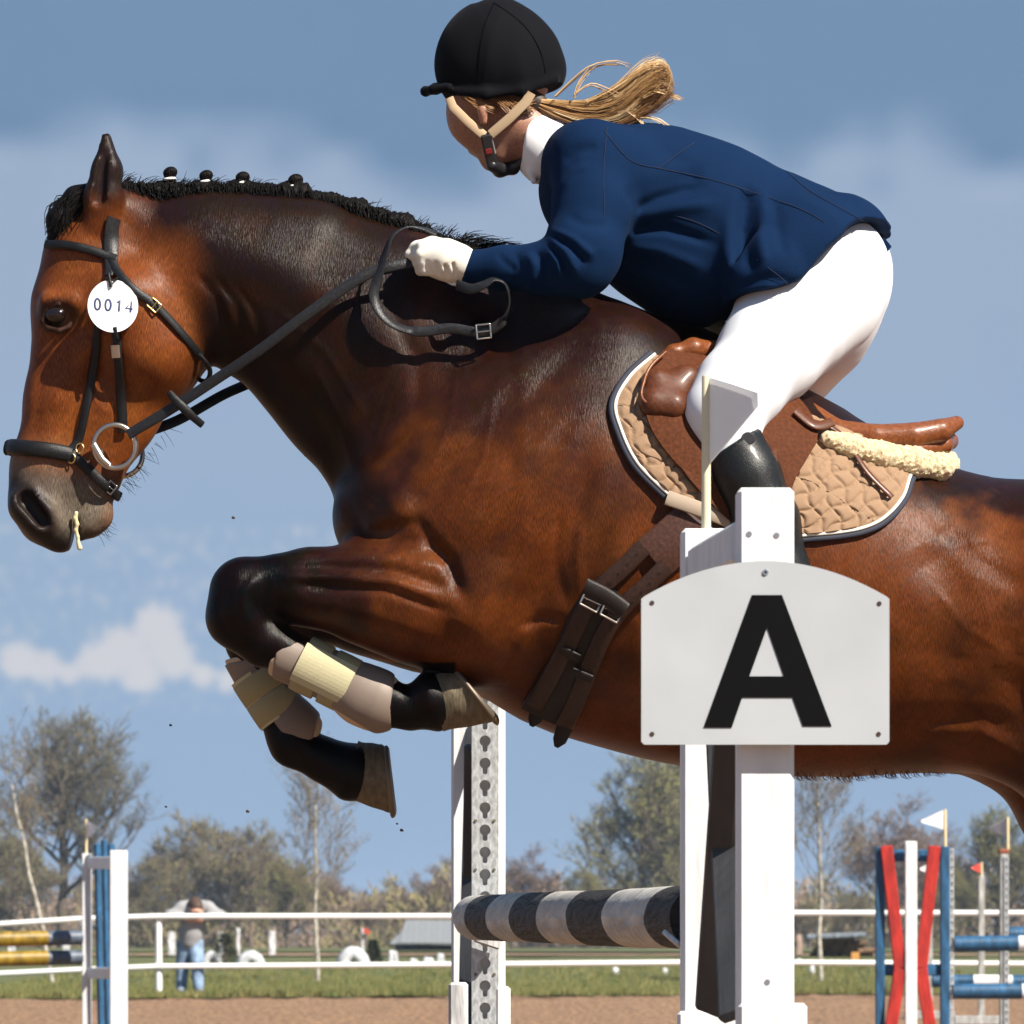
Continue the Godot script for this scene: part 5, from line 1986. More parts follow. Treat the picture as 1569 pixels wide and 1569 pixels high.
func make_near_jump() -> void:
	white_paint = painted(Color(0.66, 0.67, 0.68), 201, 0.93, 1.03)
	white_paint.normal_scale = 0.15
	steel_track = mat(Color(0.56, 0.59, 0.61), 0.45, 0.45)
	grained(steel_track, grain(256, 256, 205, 0.05, 2.0, 0.75, 1.1), null, Vector3(6, 6, 6))
	dark_wood = painted(Color(0.035, 0.036, 0.04), 207, 0.7, 1.3, 0.65)
	var grey := painted(Color(0.55, 0.55, 0.56), 209, 0.75, 1.1, 0.6)
	# near stand
	var s := thing("jump_standard", "white wooden jump stand carrying the letter A board, nearest the camera", "jump stand", "white stands of the black and white jump")
	var n0 := far(1171.5, 750, 6.1)
	var r0 := far(1082.5, 812, 6.7)
	post("post", n0, Vector3(n0.x, 0.1, n0.z), 0.078, 0.060, white_paint, s)
	post("post", r0, Vector3(r0.x, 0.1, r0.z), 0.078, 0.060, white_paint, s)
	var l1 := far(1136, 828, 6.1) + Vector3(0, 0, -0.034)
	var l2 := far(1064, 872, 6.7) + Vector3(0, 0, 0.033)
	post("top_rail", l1, l2, 0.058, 0.024, white_paint, s, Vector3.UP)
	var dz := Vector3(0, 0, -0.04)
	post("brace", far(1122, 1090, 6.25), far(1089, 1552, 6.58), 0.050, 0.020, dark_wood, s, Vector3(0.8, 0, 0.6))
	post("brace", far(1100, 1000, 6.60), far(1127, 1560, 6.22), 0.050, 0.020, dark_wood, s, Vector3(0.8, 0, 0.6))
	for q in [[1148, 818], [1190, 820], [1176, 1505], [1157, 1562], [1192, 1562]]:
		var st := begin()
		var p := far(q[0], q[1], 6.066)
		tube(st, [p + Vector3(0, 0, -0.006), p + Vector3(0, 0, -0.0032)], 0.0042, -1, 10)
		obj("screw", done(st), mat(Color(0.3, 0.3, 0.32), 0.4, 0.7), s)
	# base
	var bz := far(1180, 1541, 6.07)
	var st0 := begin()
	beam(st0, Vector3(n0.x + 0.008, 0.35, n0.z + 0.045), Vector3(0.094, 0.64, 0.024), 0.005)
	obj("base_board", done(st0), white_paint, s)
	st0 = begin()
	beam(st0, Vector3(r0.x + 0.001, 0.325, r0.z + 0.045), Vector3(0.094, 0.65, 0.024), 0.005)
	obj("base_board", done(st0), white_paint, s)
	for z: float in [n0.z, r0.z]:
		st0 = begin()
		beam(st0, Vector3(0.32, 0.05, z), Vector3(0.7, 0.09, 0.09), 0.006)
		obj("foot_beam", done(st0), white_paint, s)
	# cup under the pole
	st0 = begin()
	plank(st0, far(1022, 1432, 6.76), far(1046, 1452, 6.74), 0.035, 0.008, Vector3(0, 0, 1), 0.002)
	obj("pole_cup", done(st0), steel_track, s)
	var trk := keyhole_strip(Vector3(r0.x, 1.30, r0.z - 0.045), 0.05, 22, 0.05, 0.010, Basis(Vector3(0, 1, 0), PI))
	obj("keyhole_track", trk, steel_track, s)
	trk = keyhole_strip(Vector3(n0.x - 0.0465, 1.19, n0.z - 0.01), 0.044, 20, 0.05, 0.010, Basis(Vector3(0, 1, 0), -PI / 2))
	# far stand
	var f := thing("jump_standard", "white wooden jump stand with keyhole track beyond the horse's front hooves", "jump stand", "white stands of the black and white jump")
	var fd := 9.98
	var fp := far(746, 1000, fd)
	var top := 1.375
	post("post", Vector3(fp.x + 0.004, top, fp.z - 0.034), Vector3(fp.x + 0.004, 0.1, fp.z - 0.034), 0.075, 0.055, white_paint, f)
	var b0 := far(706, 1000, 10.45)
	post("post", Vector3(b0.x, top, b0.z), Vector3(b0.x, 0.1, b0.z), 0.044, 0.060, white_paint, f)
	post("brace", Vector3(fp.x - 0.030, 1.20, fp.z - 0.10), Vector3(b0.x + 0.026, 0.55, b0.z + 0.02), 0.05, 0.02, dark_wood, f, Vector3(0.8, 0, 0.6))
	post("brace", Vector3(fp.x - 0.044, 0.55, fp.z - 0.09), Vector3(b0.x + 0.034, 1.28, b0.z + 0.02), 0.05, 0.02, dark_wood, f, Vector3(0.8, 0, 0.6))
	obj("keyhole_track", keyhole_strip(Vector3(fp.x - 0.004, 1.325, fp.z + 0.010), 0.056, 21, 0.05, 0.0125, Basis()), steel_track, f)
	for y: float in [1.02, 0.91, 0.675]:
		for o: float in [-0.019, 0.019]:
			var st := begin()
			var p := Vector3(fp.x - 0.004 + o * 1.1, y + 0.008, fp.z + 0.010)
			tube(st, [p, p + Vector3(0, 0, 0.005)], 0.004, 0.003, 8)
			obj("screw", done(st), mat(Color(0.16, 0.15, 0.10), 0.6, 0.4), f)
	post("base_board", Vector3(fp.x - 0.064, 0.665, fp.z + 0.00), Vector3(fp.x - 0.064, 0.0, fp.z + 0.0), 0.044, 0.05, grey, f)
	post("base_board", Vector3(fp.x + 0.036, 0.655, fp.z - 0.03), Vector3(fp.x + 0.036, 0.0, fp.z - 0.03), 0.034, 0.09, white_paint, f)
	st0 = begin()
	plank(st0, far(728, 1433, 9.93), far(768, 1446, 9.93), 0.03, 0.03, Vector3(0, 0, 1), 0.004)
	obj("pole_cup", done(st0), grey, f)
	# striped pole
	var pl := thing("striped_jump_pole", "worn pole with black and white stripes resting between the white stands", "jump pole")
	var A := far(722, 1406, 9.90)
	var B := far(1070, 1406, 6.80)
	var bw := [painted(Color(0.50, 0.475, 0.43), 221, 0.55, 1.2, 0.75), painted(Color(0.030, 0.028, 0.028), 223, 0.5, 1.8, 0.75)]
	var ids := 0
	for m in bw:
		ids += 2
		grained(m, grain(256, 256, 225 + ids, 0.035, -6.0, [0.72, 0.5][ids / 2 - 1], [1.1, 1.6][ids / 2 - 1]), bumps(256, 256, 226 + ids, 0.08, -6.0, 6.0), Vector3(3, 3, 3), 0.8)
		m.albedo_color = [Color(0.62, 0.59, 0.54), Color(0.034, 0.031, 0.030)][ids / 2 - 1].linear_to_srgb()
	var cuts := [720, 746, 780, 817, 860, 908, 966, 1034, 1075]
	var ts := []
	for c in cuts:
		# where along the pole its axis is seen at that place
		var k: float = (c - MID) / LENS
		var d0 := EYE.z - A.z
		var d1 := EYE.z - B.z
		ts.append(clampf((A.x - k * d0) / (k * (d1 - d0) - (B.x - A.x)), -0.02, 1.04))
	ts[0] = 0.0
	var ax := (B - A).normalized()
	var up := Vector3.UP
	var sd := ax.cross(up).normalized()
	for i in ts.size() - 1:
		var st := begin()
		var rings := []
		for e in 5:
			var t: float = lerpf(ts[i], ts[i + 1], e / 4.0)
			var ring := []
			var rr := 0.0495
			if i == 0 and e == 0:
				rr = 0.040
			for j in 28:
				var a := TAU * j / 28.0
				var wob := 1.0 + 0.012 * sin(a * 3.0 + t * 9.0) + 0.008 * sin(a * 7.0 - t * 31.0)
				ring.append(A.lerp(B, t) + (sd * cos(a) + up * sin(a)) * rr * wob)
			rings.append(ring)
		loft(st, rings, i == 0 or i == ts.size() - 2)
		obj("stripe", done(st), bw[i % 2], pl)
	# drying cracks along the wood
	var ck := mat(Color(0.015, 0.012, 0.010), 0.9)
	var r := RandomNumberGenerator.new()
	r.seed = 31
	for i in 15:
		var st := begin()
		var t0 := r.randf_range(0.05, 0.9)
		var a := r.randf_range(-1.25, 0.15) + PI
		var pts := []
		for k in 7:
			var t := t0 + k * r.randf_range(0.010, 0.018)
			a += r.randf_range(-0.10, 0.10)
			pts.append(A.lerp(B, minf(t, 1.0)) + (sd * cos(a) + up * sin(a)) * 0.0497)
		tube(st, pts, 0.0016, 0.0005, 5)
		obj("crack", done(st), ck, pl)
	# letter board
	var bd := thing("letter_board", "white board with arched top and black letter A on the near stand", "sign")
	var zc := 6.045
	var c := far(1172.5, 1000, zc)
	var sc := zc / LENS
	var o := PackedVector2Array()
	var hw := 190.0 * sc
	var bot := -141.0 * sc
	o.append(Vector2(-hw + 0.004, bot))
	o.append(Vector2(hw - 0.004, bot))
	o.append(Vector2(hw, bot + 0.004))
	o.append(Vector2(hw, 82.0 * sc))
	for k in 25:
		var u := 1.0 - 2.0 * k / 24.0
		o.append(Vector2(u * (hw - 0.004), (140.0 - 54.0 * u * u) * sc))
	o.append(Vector2(-hw, 82.0 * sc))
	o.append(Vector2(-hw, bot + 0.004))
	var st1 := begin()
	slab(st1, o, 0.005, c)
	var pw := mat(Color(0.372, 0.395, 0.42), 0.5)
	grained(pw, grain(256, 256, 231, 0.01, 1.0, 0.97, 1.02), null, Vector3(2, 2, 2))
	obj("board", done(st1), pw, bd)
	var lf := func(x: float, y: float) -> Vector2: return Vector2((x - 1172.5) * sc, (1000 - y) * sc)
	var ink := mat(Color(0.003, 0.003, 0.0035), 0.85)
	ink.metallic_specular = 0.2
	st1 = begin()
	slab(st1, PackedVector2Array([lf.call(1078, 1115), lf.call(1152, 912), lf.call(1175, 912), lf.call(1175, 962), lf.call(1148, 1036.5), lf.call(1137, 1069), lf.call(1121, 1115)]), 0.0012, c + Vector3(0, 0, 0.0032))
	slab(st1, PackedVector2Array([lf.call(1175, 912), lf.call(1198, 912), lf.call(1274, 1113), lf.call(1230, 1113), lf.call(1214, 1069), lf.call(1201, 1036.5), lf.call(1175, 962)]), 0.0012, c + Vector3(0, 0, 0.0032))
	slab(st1, PackedVector2Array([lf.call(1148, 1036.5), lf.call(1201, 1036.5), lf.call(1214, 1069), lf.call(1137, 1069)]), 0.0012, c + Vector3(0, 0, 0.0032))
	obj("letter", done(st1), ink, bd)
	for q in [[999, 924], [1347, 925], [999, 1125], [1346, 1125]]:
		var st := begin()
		var p := c + Vector3((q[0] - 1172.5) * sc, (1000 - q[1]) * sc, 0.0022)
		tube(st, [p, p + Vector3(0, 0, 0.0012)], 0.0032, -1, 14)
		obj("nail_hole", done(st), mat(Color(0.03, 0.015, 0.008), 0.8), bd)
	st1 = begin()
	var sp := c + Vector3(0.4 * sc, 123 * sc, 0.0022)
	tube(st1, [sp, sp + Vector3(0, 0, 0.0016), sp + Vector3(0, 0, 0.0026)], 0.0048, 0.0036, 16)
	var scw := obj("screw", done(st1), mat(Color(0.55, 0.57, 0.58), 0.3, 0.9), bd)
	st1 = begin()
	beam(st1, sp + Vector3(0, 0, 0.0027), Vector3(0.0052, 0.0012, 0.0006), 0.0001)
	beam(st1, sp + Vector3(0, 0, 0.00275), Vector3(0.0012, 0.0052, 0.0006), 0.0001)
	obj("screw_cross", done(st1), ink, scw)
	# flag on the near stand
	var ff := far(1082, 815, 6.70)
	var u := 6.66 / LENS
	make_flag("jump_flag", "white pennant in shade on a cream pole above the letter board", ff, 240 * u, 0.0073, [Vector3(0.004, -2 * u, 0), Vector3(72 * u, -40 * u, 0.12), Vector3(72 * u, -62 * u, 0.12), Vector3(0.004, -136 * u, 0)], mat(Color(0.62, 0.62, 0.64), 0.5), mat(Color(0.62, 0.57, 0.40), 0.6), "pennants on the jump stands")

func jump_pole(called: String, label: String, a: Vector3, b: Vector3, r: float, bands: Array, mats: Array, group := "") -> void:
	var p := thing(called, label, "jump pole", group)
	for i in bands.size() - 1:
		var st := begin()
		tube(st, [a.lerp(b, bands[i]), a.lerp(b, bands[i + 1])], r, -1, 18)
		obj("band", done(st), mats[i], p)

func make_far_jumps() -> void:
	var blue := painted(Color(0.017, 0.087, 0.187), 241, 0.7, 1.2)
	var red := painted(Color(0.383, 0.019, 0.012), 243, 0.8, 1.1)
	var grey := painted(Color(0.42, 0.42, 0.40), 245, 0.7, 1.1)
	var yellow := painted(Color(0.289, 0.183, 0.010), 247, 0.5, 1.2)
	var slate := painted(Color(0.085, 0.11, 0.155), 249, 0.7, 1.2)
	var wood := mat(Color(0.62, 0.52, 0.30), 0.7)
	var D := 30.0
	var u := D / LENS
	# blue and white stand on the left
	var s := thing("jump_standard", "white and blue wing stand at the left, carrying two yellow poles", "jump stand")
	for q in [[133, 1308, 0.062, 0.6], [182, 1303, 0.114, -0.5]]:
		var t := far(q[0], q[1], D + q[3])
		post("post", t, ground_below(t), q[2], 0.08, white_paint, s)
	for q in [[1322, 19], [1491, 17]]:
		post("cross_rail", far(137, q[0], D + 0.56), far(173, q[0], D - 0.45), q[1] * u, 0.03, white_paint, s, Vector3.UP)
	for q in [[149, 1293, 0.5], [160, 1287, 0.3], [170, 1293, 0.1]]:
		var t := far(q[0], q[1], D + q[2])
		post("plank", t, Vector3(t.x + 0.03, 0.02, t.z), 0.040, 0.04, blue, s, Vector3(0.8, 0, -0.6))
	make_flag("jump_flag", "small white pennant on the blue and white left stand", far(132, 1310, D + 0.6), 56 * u, 0.010, [Vector3(0, -1 * u, 0), Vector3(18 * u, -12 * u, 0.1), Vector3(16 * u, -20 * u, 0.1), Vector3(0, -32 * u, 0)], mat(Color(0.66, 0.66, 0.68), 0.5), wood, "pennants on the jump stands")
	for i in 2:
		var y: float = [1438.5, 1469.0][i]
		jump_pole("jump_pole", ["upper yellow pole with slate blue end at the left stand", "lower yellow pole with slate blue end at the left stand"][i], far(124, y - 2, D), far(-360, y + 6, D - 1.0), 0.050, [0.0, 0.112, 0.5, 0.75, 1.0], [slate, yellow, slate, yellow], "yellow and blue poles at the left")
	# red, white and blue wing on the right
	D = 28.0
	u = D / LENS
	s = thing("jump_standard", "blue stand with two bent red boards and a white middle post", "jump stand")
	for q in [[1348.5, 1297], [1447.5, 1297]]:
		var t := far(q[0], q[1], D)
		post("post", t, ground_below(t), 0.058, 0.05, blue, s)
	for y: float in [1311, 1486]:
		post("cross_rail", far(1356, y, D + 0.02), far(1440, y, D + 0.02), 18 * u, 0.03, blue, s, Vector3.UP)
	var t0 := far(1395.5, 1289, D - 0.06)
	post("middle_post", t0, ground_below(t0), 0.075, 0.04, white_paint, s)
	for sgn: float in [-1.0, 1.0]:
		var cx := 1395.0
		post("bent_board", far(cx + sgn * 37, 1296, D - 0.05), far(cx + sgn * 16, 1484, D - 0.05), 0.078, 0.03, red, s)
		post("bent_board", far(cx + sgn * 16, 1484, D - 0.052), far(cx + sgn * 40, 1640, D - 0.052), 0.078, 0.03, red, s)
	var kt := keyhole_strip(far(1458, 1300, D) + Vector3(0, 0, 0.02), 0.022, 24, 0.05, 0.008, Basis())
	obj("keyhole_track", kt, steel_track, s)
	make_flag("jump_flag", "white pennant pointing left above the blue and red stand", far(1448, 1300, D), 60 * u, 0.011, [Vector3(0, 0, 0), Vector3(-37 * u, -17 * u, 0.03), Vector3(-36 * u, -20 * u, 0.03), Vector3(0, -32 * u, 0)], mat(Color(0.78, 0.78, 0.78), 0.5), wood, "pennants on the jump stands")
	jump_pole("jump_pole", "upper blue pole with white end at the blue and red stand", far(1462, 1446, D), far(1800, 1444, D), 0.049, [0.0, 0.29, 0.5, 0.8, 1.0], [blue, white_paint, blue, white_paint], "blue and white poles at the right")
	jump_pole("jump_pole", "lower blue pole with white end at the blue and red stand", far(1460, 1519, D), far(1800, 1519, D), 0.049, [0.0, 0.31, 0.5, 0.8, 1.0], [blue, white_paint, blue, white_paint], "blue and white poles at the right")
	# the stands behind
	D = 30.5
	u = D / LENS
	s = thing("jump_standard", "grey stand with keyhole track and rusty cap behind the blue poles", "jump stand", "grey stands at the right")
	var g0 := far(1538, 1308, D)
	post("post", g0, ground_below(g0), 0.060, 0.06, grey, s)
	obj("keyhole_track", keyhole_strip(g0 + Vector3(0.014, -0.02, 0.04), 0.026, 25, 0.05, 0.008, Basis()), steel_track, s)
	post("cap", far(1538, 1301, D), far(1538, 1308, D), 0.068, 0.068, mat(Color(0.24, 0.07, 0.035), 0.8), s)
	make_flag("jump_flag", "grey shaded pennant on the grey stand at the right edge", far(1544, 1302, D), 50 * u, 0.011, [Vector3(0, 0, 0), Vector3(-26 * u, -15 * u, -0.14), Vector3(-25 * u, -18 * u, -0.14), Vector3(0, -31 * u, 0)], mat(Color(0.5, 0.5, 0.52), 0.5), wood, "pennants on the jump stands")
	jump_pole("jump_pole", "blue pole end resting on the grey stand behind", far(1546, 1431, D), far(1800, 1431, D), 0.05, [0.0, 0.4, 1.0], [blue, white_paint], "blue and white poles at the right")
	jump_pole("jump_pole", "low blue and white pole passing behind the blue and red stand", far(1428, 1503, D + 0.5), far(1800, 1505, D + 0.5), 0.045, [0.0, 0.17, 0.33, 0.66, 1.0], [blue, white_paint, blue, white_paint], "blue and white poles at the right")
	D = 41.0
	u = D / LENS
	s = thing("jump_standard", "thin grey stand under the red pennant, farther back at the right", "jump stand", "grey stands at the right")
	g0 = far(1503.5, 1343, D)
	post("post", g0, ground_below(g0), 0.055, 0.06, grey, s)
	st_foot(s, g0, grey)
	make_flag("jump_flag", "small red pennant on the thin grey stand", far(1504, 1345, D), 24 * u, 0.012, [Vector3(0, 0, 0), Vector3(-17 * u, -8 * u, 0.03), Vector3(-16 * u, -10 * u, 0.03), Vector3(0, -18 * u, 0)], mat(Color(0.60, 0.06, 0.04), 0.5), wood, "pennants on the jump stands")
	g0 = far(1424, 1345, D + 3.0)
	s = thing("jump_standard", "white stand hidden behind the blue and red boards", "jump stand", "grey stands at the right")
	post("post", g0, ground_below(g0), 0.055, 0.06, grey, s)
	st_foot(s, g0, grey)
	make_flag("jump_flag", "small white pennant seen between the white post and a red board", far(1424, 1347, D + 3.0), 26 * u, 0.012, [Vector3(0, 0, 0), Vector3(-16 * u, -8 * u, 0.03), Vector3(-15 * u, -11 * u, 0.03), Vector3(0, -18 * u, 0)], mat(Color(0.78, 0.78, 0.78), 0.5), wood, "pennants on the jump stands")

func st_foot(s: Node, g: Vector3, m: Material) -> void:
	var st := begin()
	beam(st, Vector3(g.x, 0.05, g.z), Vector3(0.5, 0.08, 0.08), 0.006)
	obj("foot_beam", done(st), m, s)
# ---------------------------------------------------------------- ground, fence, what stands beyond
func kind(o: Node, k: String) -> Node:
	o.set_meta("kind", k)
	return o

var hill := FastNoiseLite.new()

# height of the ground at distance d: the turf climbs gently to the far meadow
func lie(d: float) -> float:
	return 0.04 + 0.46 * smoothstep(70.0, 106.0, d)

func sheet(x0: float, x1: float, nx: int, d0: float, d1: float, nd: int, y: Callable) -> ArrayMesh:
	var st := begin()
	st.set_smooth_group(0)
	for i in nd:
		for j in nx:
			var q := []
			for k in [[0, 0], [1, 0], [1, 1], [0, 1]]:
				var x := lerpf(x0, x1, float(j + k[0]) / nx)
				var d := lerpf(d0, d1, float(i + k[1]) / nd)
				q.append(Vector3(x, y.call(x, d), EYE.z - d))
			quad(st, q[0], q[3], q[2], q[1])
	return done(st)

func grass_edge(x: float) -> float:
	# distance at which the turf begins
	return 63.5 + x * 0.45 + 1.3 * hill.get_noise_2d(x * 20.0, 3.0) + 0.5 * hill.get_noise_2d(x * 90.0, 8.0)

func make_ground() -> void:
	hill.seed = 12
	hill.frequency = 0.01
	var dm := mat(Color(0.250, 0.145, 0.078), 0.95)
	grained(dm, grain(1024, 1024, 301, 0.03, 1.0, 0.62, 1.25), bumps(1024, 1024, 302, 0.08, 1.0, 8.0), Vector3(0.35, 0.35, 0.35), 1.0)
	var g := obj("ground", sheet(-1200, 1200, 8, -400, 1600, 8, func(x: float, d: float) -> float: return -0.06), dm)
	kind(g, "structure")
	var n := FastNoiseLite.new()
	n.seed = 44
	n.frequency = 1.1
	n.fractal_octaves = 4
	var a := obj("riding_arena", sheet(-11, 11, 180, 30, 66, 200, func(x: float, d: float) -> float: return -0.02 + 0.055 * n.get_noise_2d(x * 0.8, d * 1.4) + 0.02 * sin(d * 4.0 + x * 0.3)), dm)
	kind(a, "structure")
	# turf behind the arena, a track of bare earth, then the far meadow
	var gm := mat(Color(0.090, 0.100, 0.030), 0.95)
	grained(gm, grain(1024, 1024, 311, 0.05, 1.0, 0.6, 1.5), bumps(512, 512, 312, 0.15, 1.0, 8.0), Vector3(0.4, 0.4, 0.4), 1.0)
	var st := begin()
	st.set_smooth_group(0)
	for j in 120:
		var xa := lerpf(-12, 12, j / 120.0)
		var xb := lerpf(-12, 12, (j + 1) / 120.0)
		for i in 16:
			var q := []
			for k in [[xa, i], [xb, i], [xb, i + 1], [xa, i + 1]]:
				var e := grass_edge(k[0])
				var t: float = k[1] / 16.0
				var d := lerpf(e, 108.0, t)
				q.append(Vector3(k[0], -0.03 + lie(d) + 0.03 * smoothstep(0.0, 0.05, t) + 0.03 * hill.get_noise_2d(k[0] * 60.0, d * 60.0), EYE.z - d))
			quad(st, q[0], q[3], q[2], q[1])
	kind(obj("grass_verge", done(st), gm), "structure")
	kind(obj("bare_track", sheet(-80, 80, 20, 100, 150, 10, func(x: float, d: float) -> float: return 0.50 + 0.03 * hill.get_noise_2d(x * 9.0, d * 9.0)), painted(Color(0.30, 0.205, 0.12), 321, 0.7, 1.2, 0.95)), "structure")
	kind(obj("far_meadow", sheet(-400, 400, 30, 122, 900, 20, func(x: float, d: float) -> float: return 0.545 + 0.02 * hill.get_noise_2d(x * 2.0, d * 2.0)), gm), "structure")
	# blades
	var bt := begin()
	bt.set_smooth_group(-1)
	var r := RandomNumberGenerator.new()
	r.seed = 4
	for k in 9:
		var ang := r.randf() * TAU
		var ln := r.randf_range(0.035, 0.085)
		var o := Vector3(r.randf_range(-0.04, 0.04), 0, r.randf_range(-0.04, 0.04))
		var s := Vector3(cos(ang), 0, sin(ang)) * 0.006
		var tip := o + Vector3(r.randf_range(-0.03, 0.03), ln, r.randf_range(-0.03, 0.03))
		for p in [o - s, o + s, tip]:
			bt.add_vertex(p)
	var mm := MultiMesh.new()
	mm.transform_format = MultiMesh.TRANSFORM_3D
	mm.use_colors = true
	mm.mesh = done(bt)
	mm.instance_count = 16000
	for i in 16000:
		var x := r.randf_range(-8.5, 8.5)
		var e := grass_edge(x)
		var d := e - 0.4 + pow(r.randf(), 1.4) * 30.0
		if r.randf() < 0.25:
			d = e + r.randf_range(-0.9, 0.8)
		mm.set_instance_transform(i, Transform3D(Basis(Vector3.UP, r.randf() * TAU).scaled(Vector3.ONE * r.randf_range(0.7, 1.7)), Vector3(x, lie(d) - 0.01, EYE.z - d)))
		var t := r.randf()
		mm.set_instance_color(i, Color(lerpf(0.08, 0.23, t), lerpf(0.11, 0.20, t), lerpf(0.022, 0.07, t)))
	var mi := MultiMeshInstance3D.new()
	mi.name = "grass_blades"
	mi.multimesh = mm
	var bm := mat(Color.WHITE, 0.8)
	bm.vertex_color_use_as_albedo = true
	bm.backlight_enabled = true
	bm.backlight = Color(0.3, 0.4, 0.1)
	mi.material_override = bm
	mi.set_meta("label", "short spring grass along the far side of the sandy arena")
	kind(mi, "stuff")
	add_child(mi)

func make_fence() -> void:
	var w := mat(Color(0.80, 0.80, 0.79), 0.45)
	var d := 61.0
	var u := d / LENS
	var f := thing("rail_fence", "white two-rail fence along the far side of the arena", "fence")
	for rl in [[[-900, 1440], [-215, 1428], [0, 1416], [125, 1408], [243, 1404], [690, 1404], [1040, 1401], [1215, 1399], [1600, 1399], [2400, 1397]], [[-900, 1510], [-215, 1500], [0, 1492], [125, 1486], [243, 1481], [690, 1478], [1040, 1475], [1215, 1475], [1600, 1477], [2400, 1476]]]:
		var st := begin()
		var pts := []
		for q in rl:
			pts.append(far(q[0], q[1], d))
		tube(st, pts, 0.038, -1, 10)
		obj("rail", done(st), w, f)
	for x: float in [-215, 243, 700, 1158, 1612, 2070]:
		var st := begin()
		var t := far(x, 1402, d + 0.05)
		tube(st, [t, Vector3(t.x, -0.02, t.z)], 0.042, 0.05, 10)
		obj("post", done(st), w, f)

func make_man() -> void:
	# leans on the top rail, head bowed, elbows out
	var d := 61.6
	var s := thing("person", "person in grey sweatshirt and jeans leaning on the white fence, head bowed", "person")
	var z := EYE.z - d
	var f := Field.new()
	var L := func(ff: Field, a: Array, b: Array, k: float) -> void:
		lim(ff, a[0], a[1], z + a[2], a[3], b[0], b[1], z + b[2], b[3], k)
	for o: float in [0.0, 3.0]:
		pass
	# body under the clothes, with head and hands
	L.call(f, [300, 1389, 0.10, 11], [301, 1400, 0.16, 9.5], 4)
	L.call(f, [300, 1392, 0.02, 7], [298, 1400, -0.05, 9], 4)
	L.call(f, [297, 1402, -0.06, 15], [292, 1450, -0.12, 12], 6)
	for sg: float in [-1.0, 1.0]:
		L.call(f, [299 + sg * 16, 1392, -0.03, 8], [299 + sg * 38, 1402, 0.05, 5], 4)
		L.call(f, [299 + sg * 38, 1402, 0.05, 5], [299 + sg * 9, 1408, 0.13, 4], 3)
		L.call(f, [299 + sg * 9, 1408, 0.13, 5], [299 + sg * 3, 1410, 0.15, 4], 3)
		L.call(f, [292 + sg * 8, 1450, -0.12, 6], [291 + sg * 11, 1475, -0.08 + 0.08 * sg, 5], 3)
		L.call(f, [291 + sg * 11, 1475, -0.08 + 0.08 * sg, 5], [291 + sg * 13, 1514, -0.05 + 0.1 * sg, 3.5], 3)
	var skin_m := mat(Color(0.50, 0.25, 0.17), 0.55)
	obj("body", f.mesh(0.02, far(245, 1530, d + 0.5), far(355, 1368, d - 0.4)), skin_m, s)
	f = Field.new()
	L.call(f, [298, 1399, -0.05, 18], [294, 1428, -0.08, 17.5], 8)
	L.call(f, [294, 1412, -0.06, 17], [291, 1441, -0.10, 17], 6)
	for sg: float in [-1.0, 1.0]:
		L.call(f, [299 + sg * 8, 1389, -0.04, 11], [299 + sg * 20, 1391, -0.01, 9.5], 6)
		L.call(f, [299 + sg * 20, 1391, -0.01, 9.5], [299 + sg * 38, 1402, 0.05, 6.5], 5)
		L.call(f, [299 + sg * 40, 1402, 0.05, 7.5], [299 + sg * 14, 1406, 0.12, 6], 4)
	var gm := cloth(Color(0.29, 0.29, 0.30))
	obj("sweatshirt", f.mesh(0.02, far(235, 1480, d + 0.5), far(362, 1365, d - 0.4)), gm, s)
	f = Field.new()
	for sg: float in [-1.0, 1.0]:
		L.call(f, [292 + sg * 7, 1444, -0.11, 13], [291 + sg * 11, 1475, -0.08 + 0.08 * sg, 10.5], 4)
		L.call(f, [291 + sg * 11, 1475, -0.08 + 0.08 * sg, 10.5], [291 + sg * 13, 1512, -0.05 + 0.1 * sg, 8.5], 3)
	obj("jeans", f.mesh(0.02, far(255, 1535, d + 0.5), far(330, 1420, d - 0.4)), painted(Color(0.20, 0.29, 0.42), 331, 0.7, 1.2, 0.85), s)
	for sg: float in [-1.0, 1.0]:
		f = Field.new()
		L.call(f, [291 + sg * 13, 1515, -0.05 + 0.1 * sg, 7], [291 + sg * 15, 1519, 0.10 + 0.1 * sg, 6], 3)
		obj("shoe", f.mesh(0.015, far(260, 1540, d + 0.4), far(325, 1498, d - 0.4)), mat(Color(0.14, 0.18, 0.25), 0.7), s)
	f = Field.new()
	L.call(f, [299, 1385, 0.07, 11.5], [301, 1390, 0.13, 10.5], 4)
	L.call(f, [301, 1405, 0.26, 9], [301, 1409, 0.26, 9], 3)
	var hm := obj("hair", f.mesh(0.015, far(280, 1400, d + 0.3), far(322, 1368, d - 0.25)), mat(Color(0.055, 0.030, 0.018), 0.7), s)

func half_tyre(label: String, px: float, py: float, w: float, h: float, d: float, m: Material) -> void:
	var t := thing("half_tyre", label, "tyre", "white half tyres on the grass")
	var u := d / LENS
	var c := far(px, py, d)
	c.y = lie(d) - 0.02
	var R := w * 0.5 * u
	var st := begin()
	var rings := []
	for i in 19:
		var a := PI * i / 18.0
		var cc := c + Vector3(cos(a) * R * 0.56, sin(a) * (h * u - R * 0.44), 0)
		var out := Vector3(cos(a), sin(a), 0)
		var ring := []
		for j in 12:
			var b := TAU * j / 12.0
			ring.append(cc + out * cos(b) * R * 0.44 + Vector3(0, 0, 1) * sin(b) * R * 0.5)
		rings.append(ring)
	loft(st, rings)
	obj("tread", done(st), m, t)

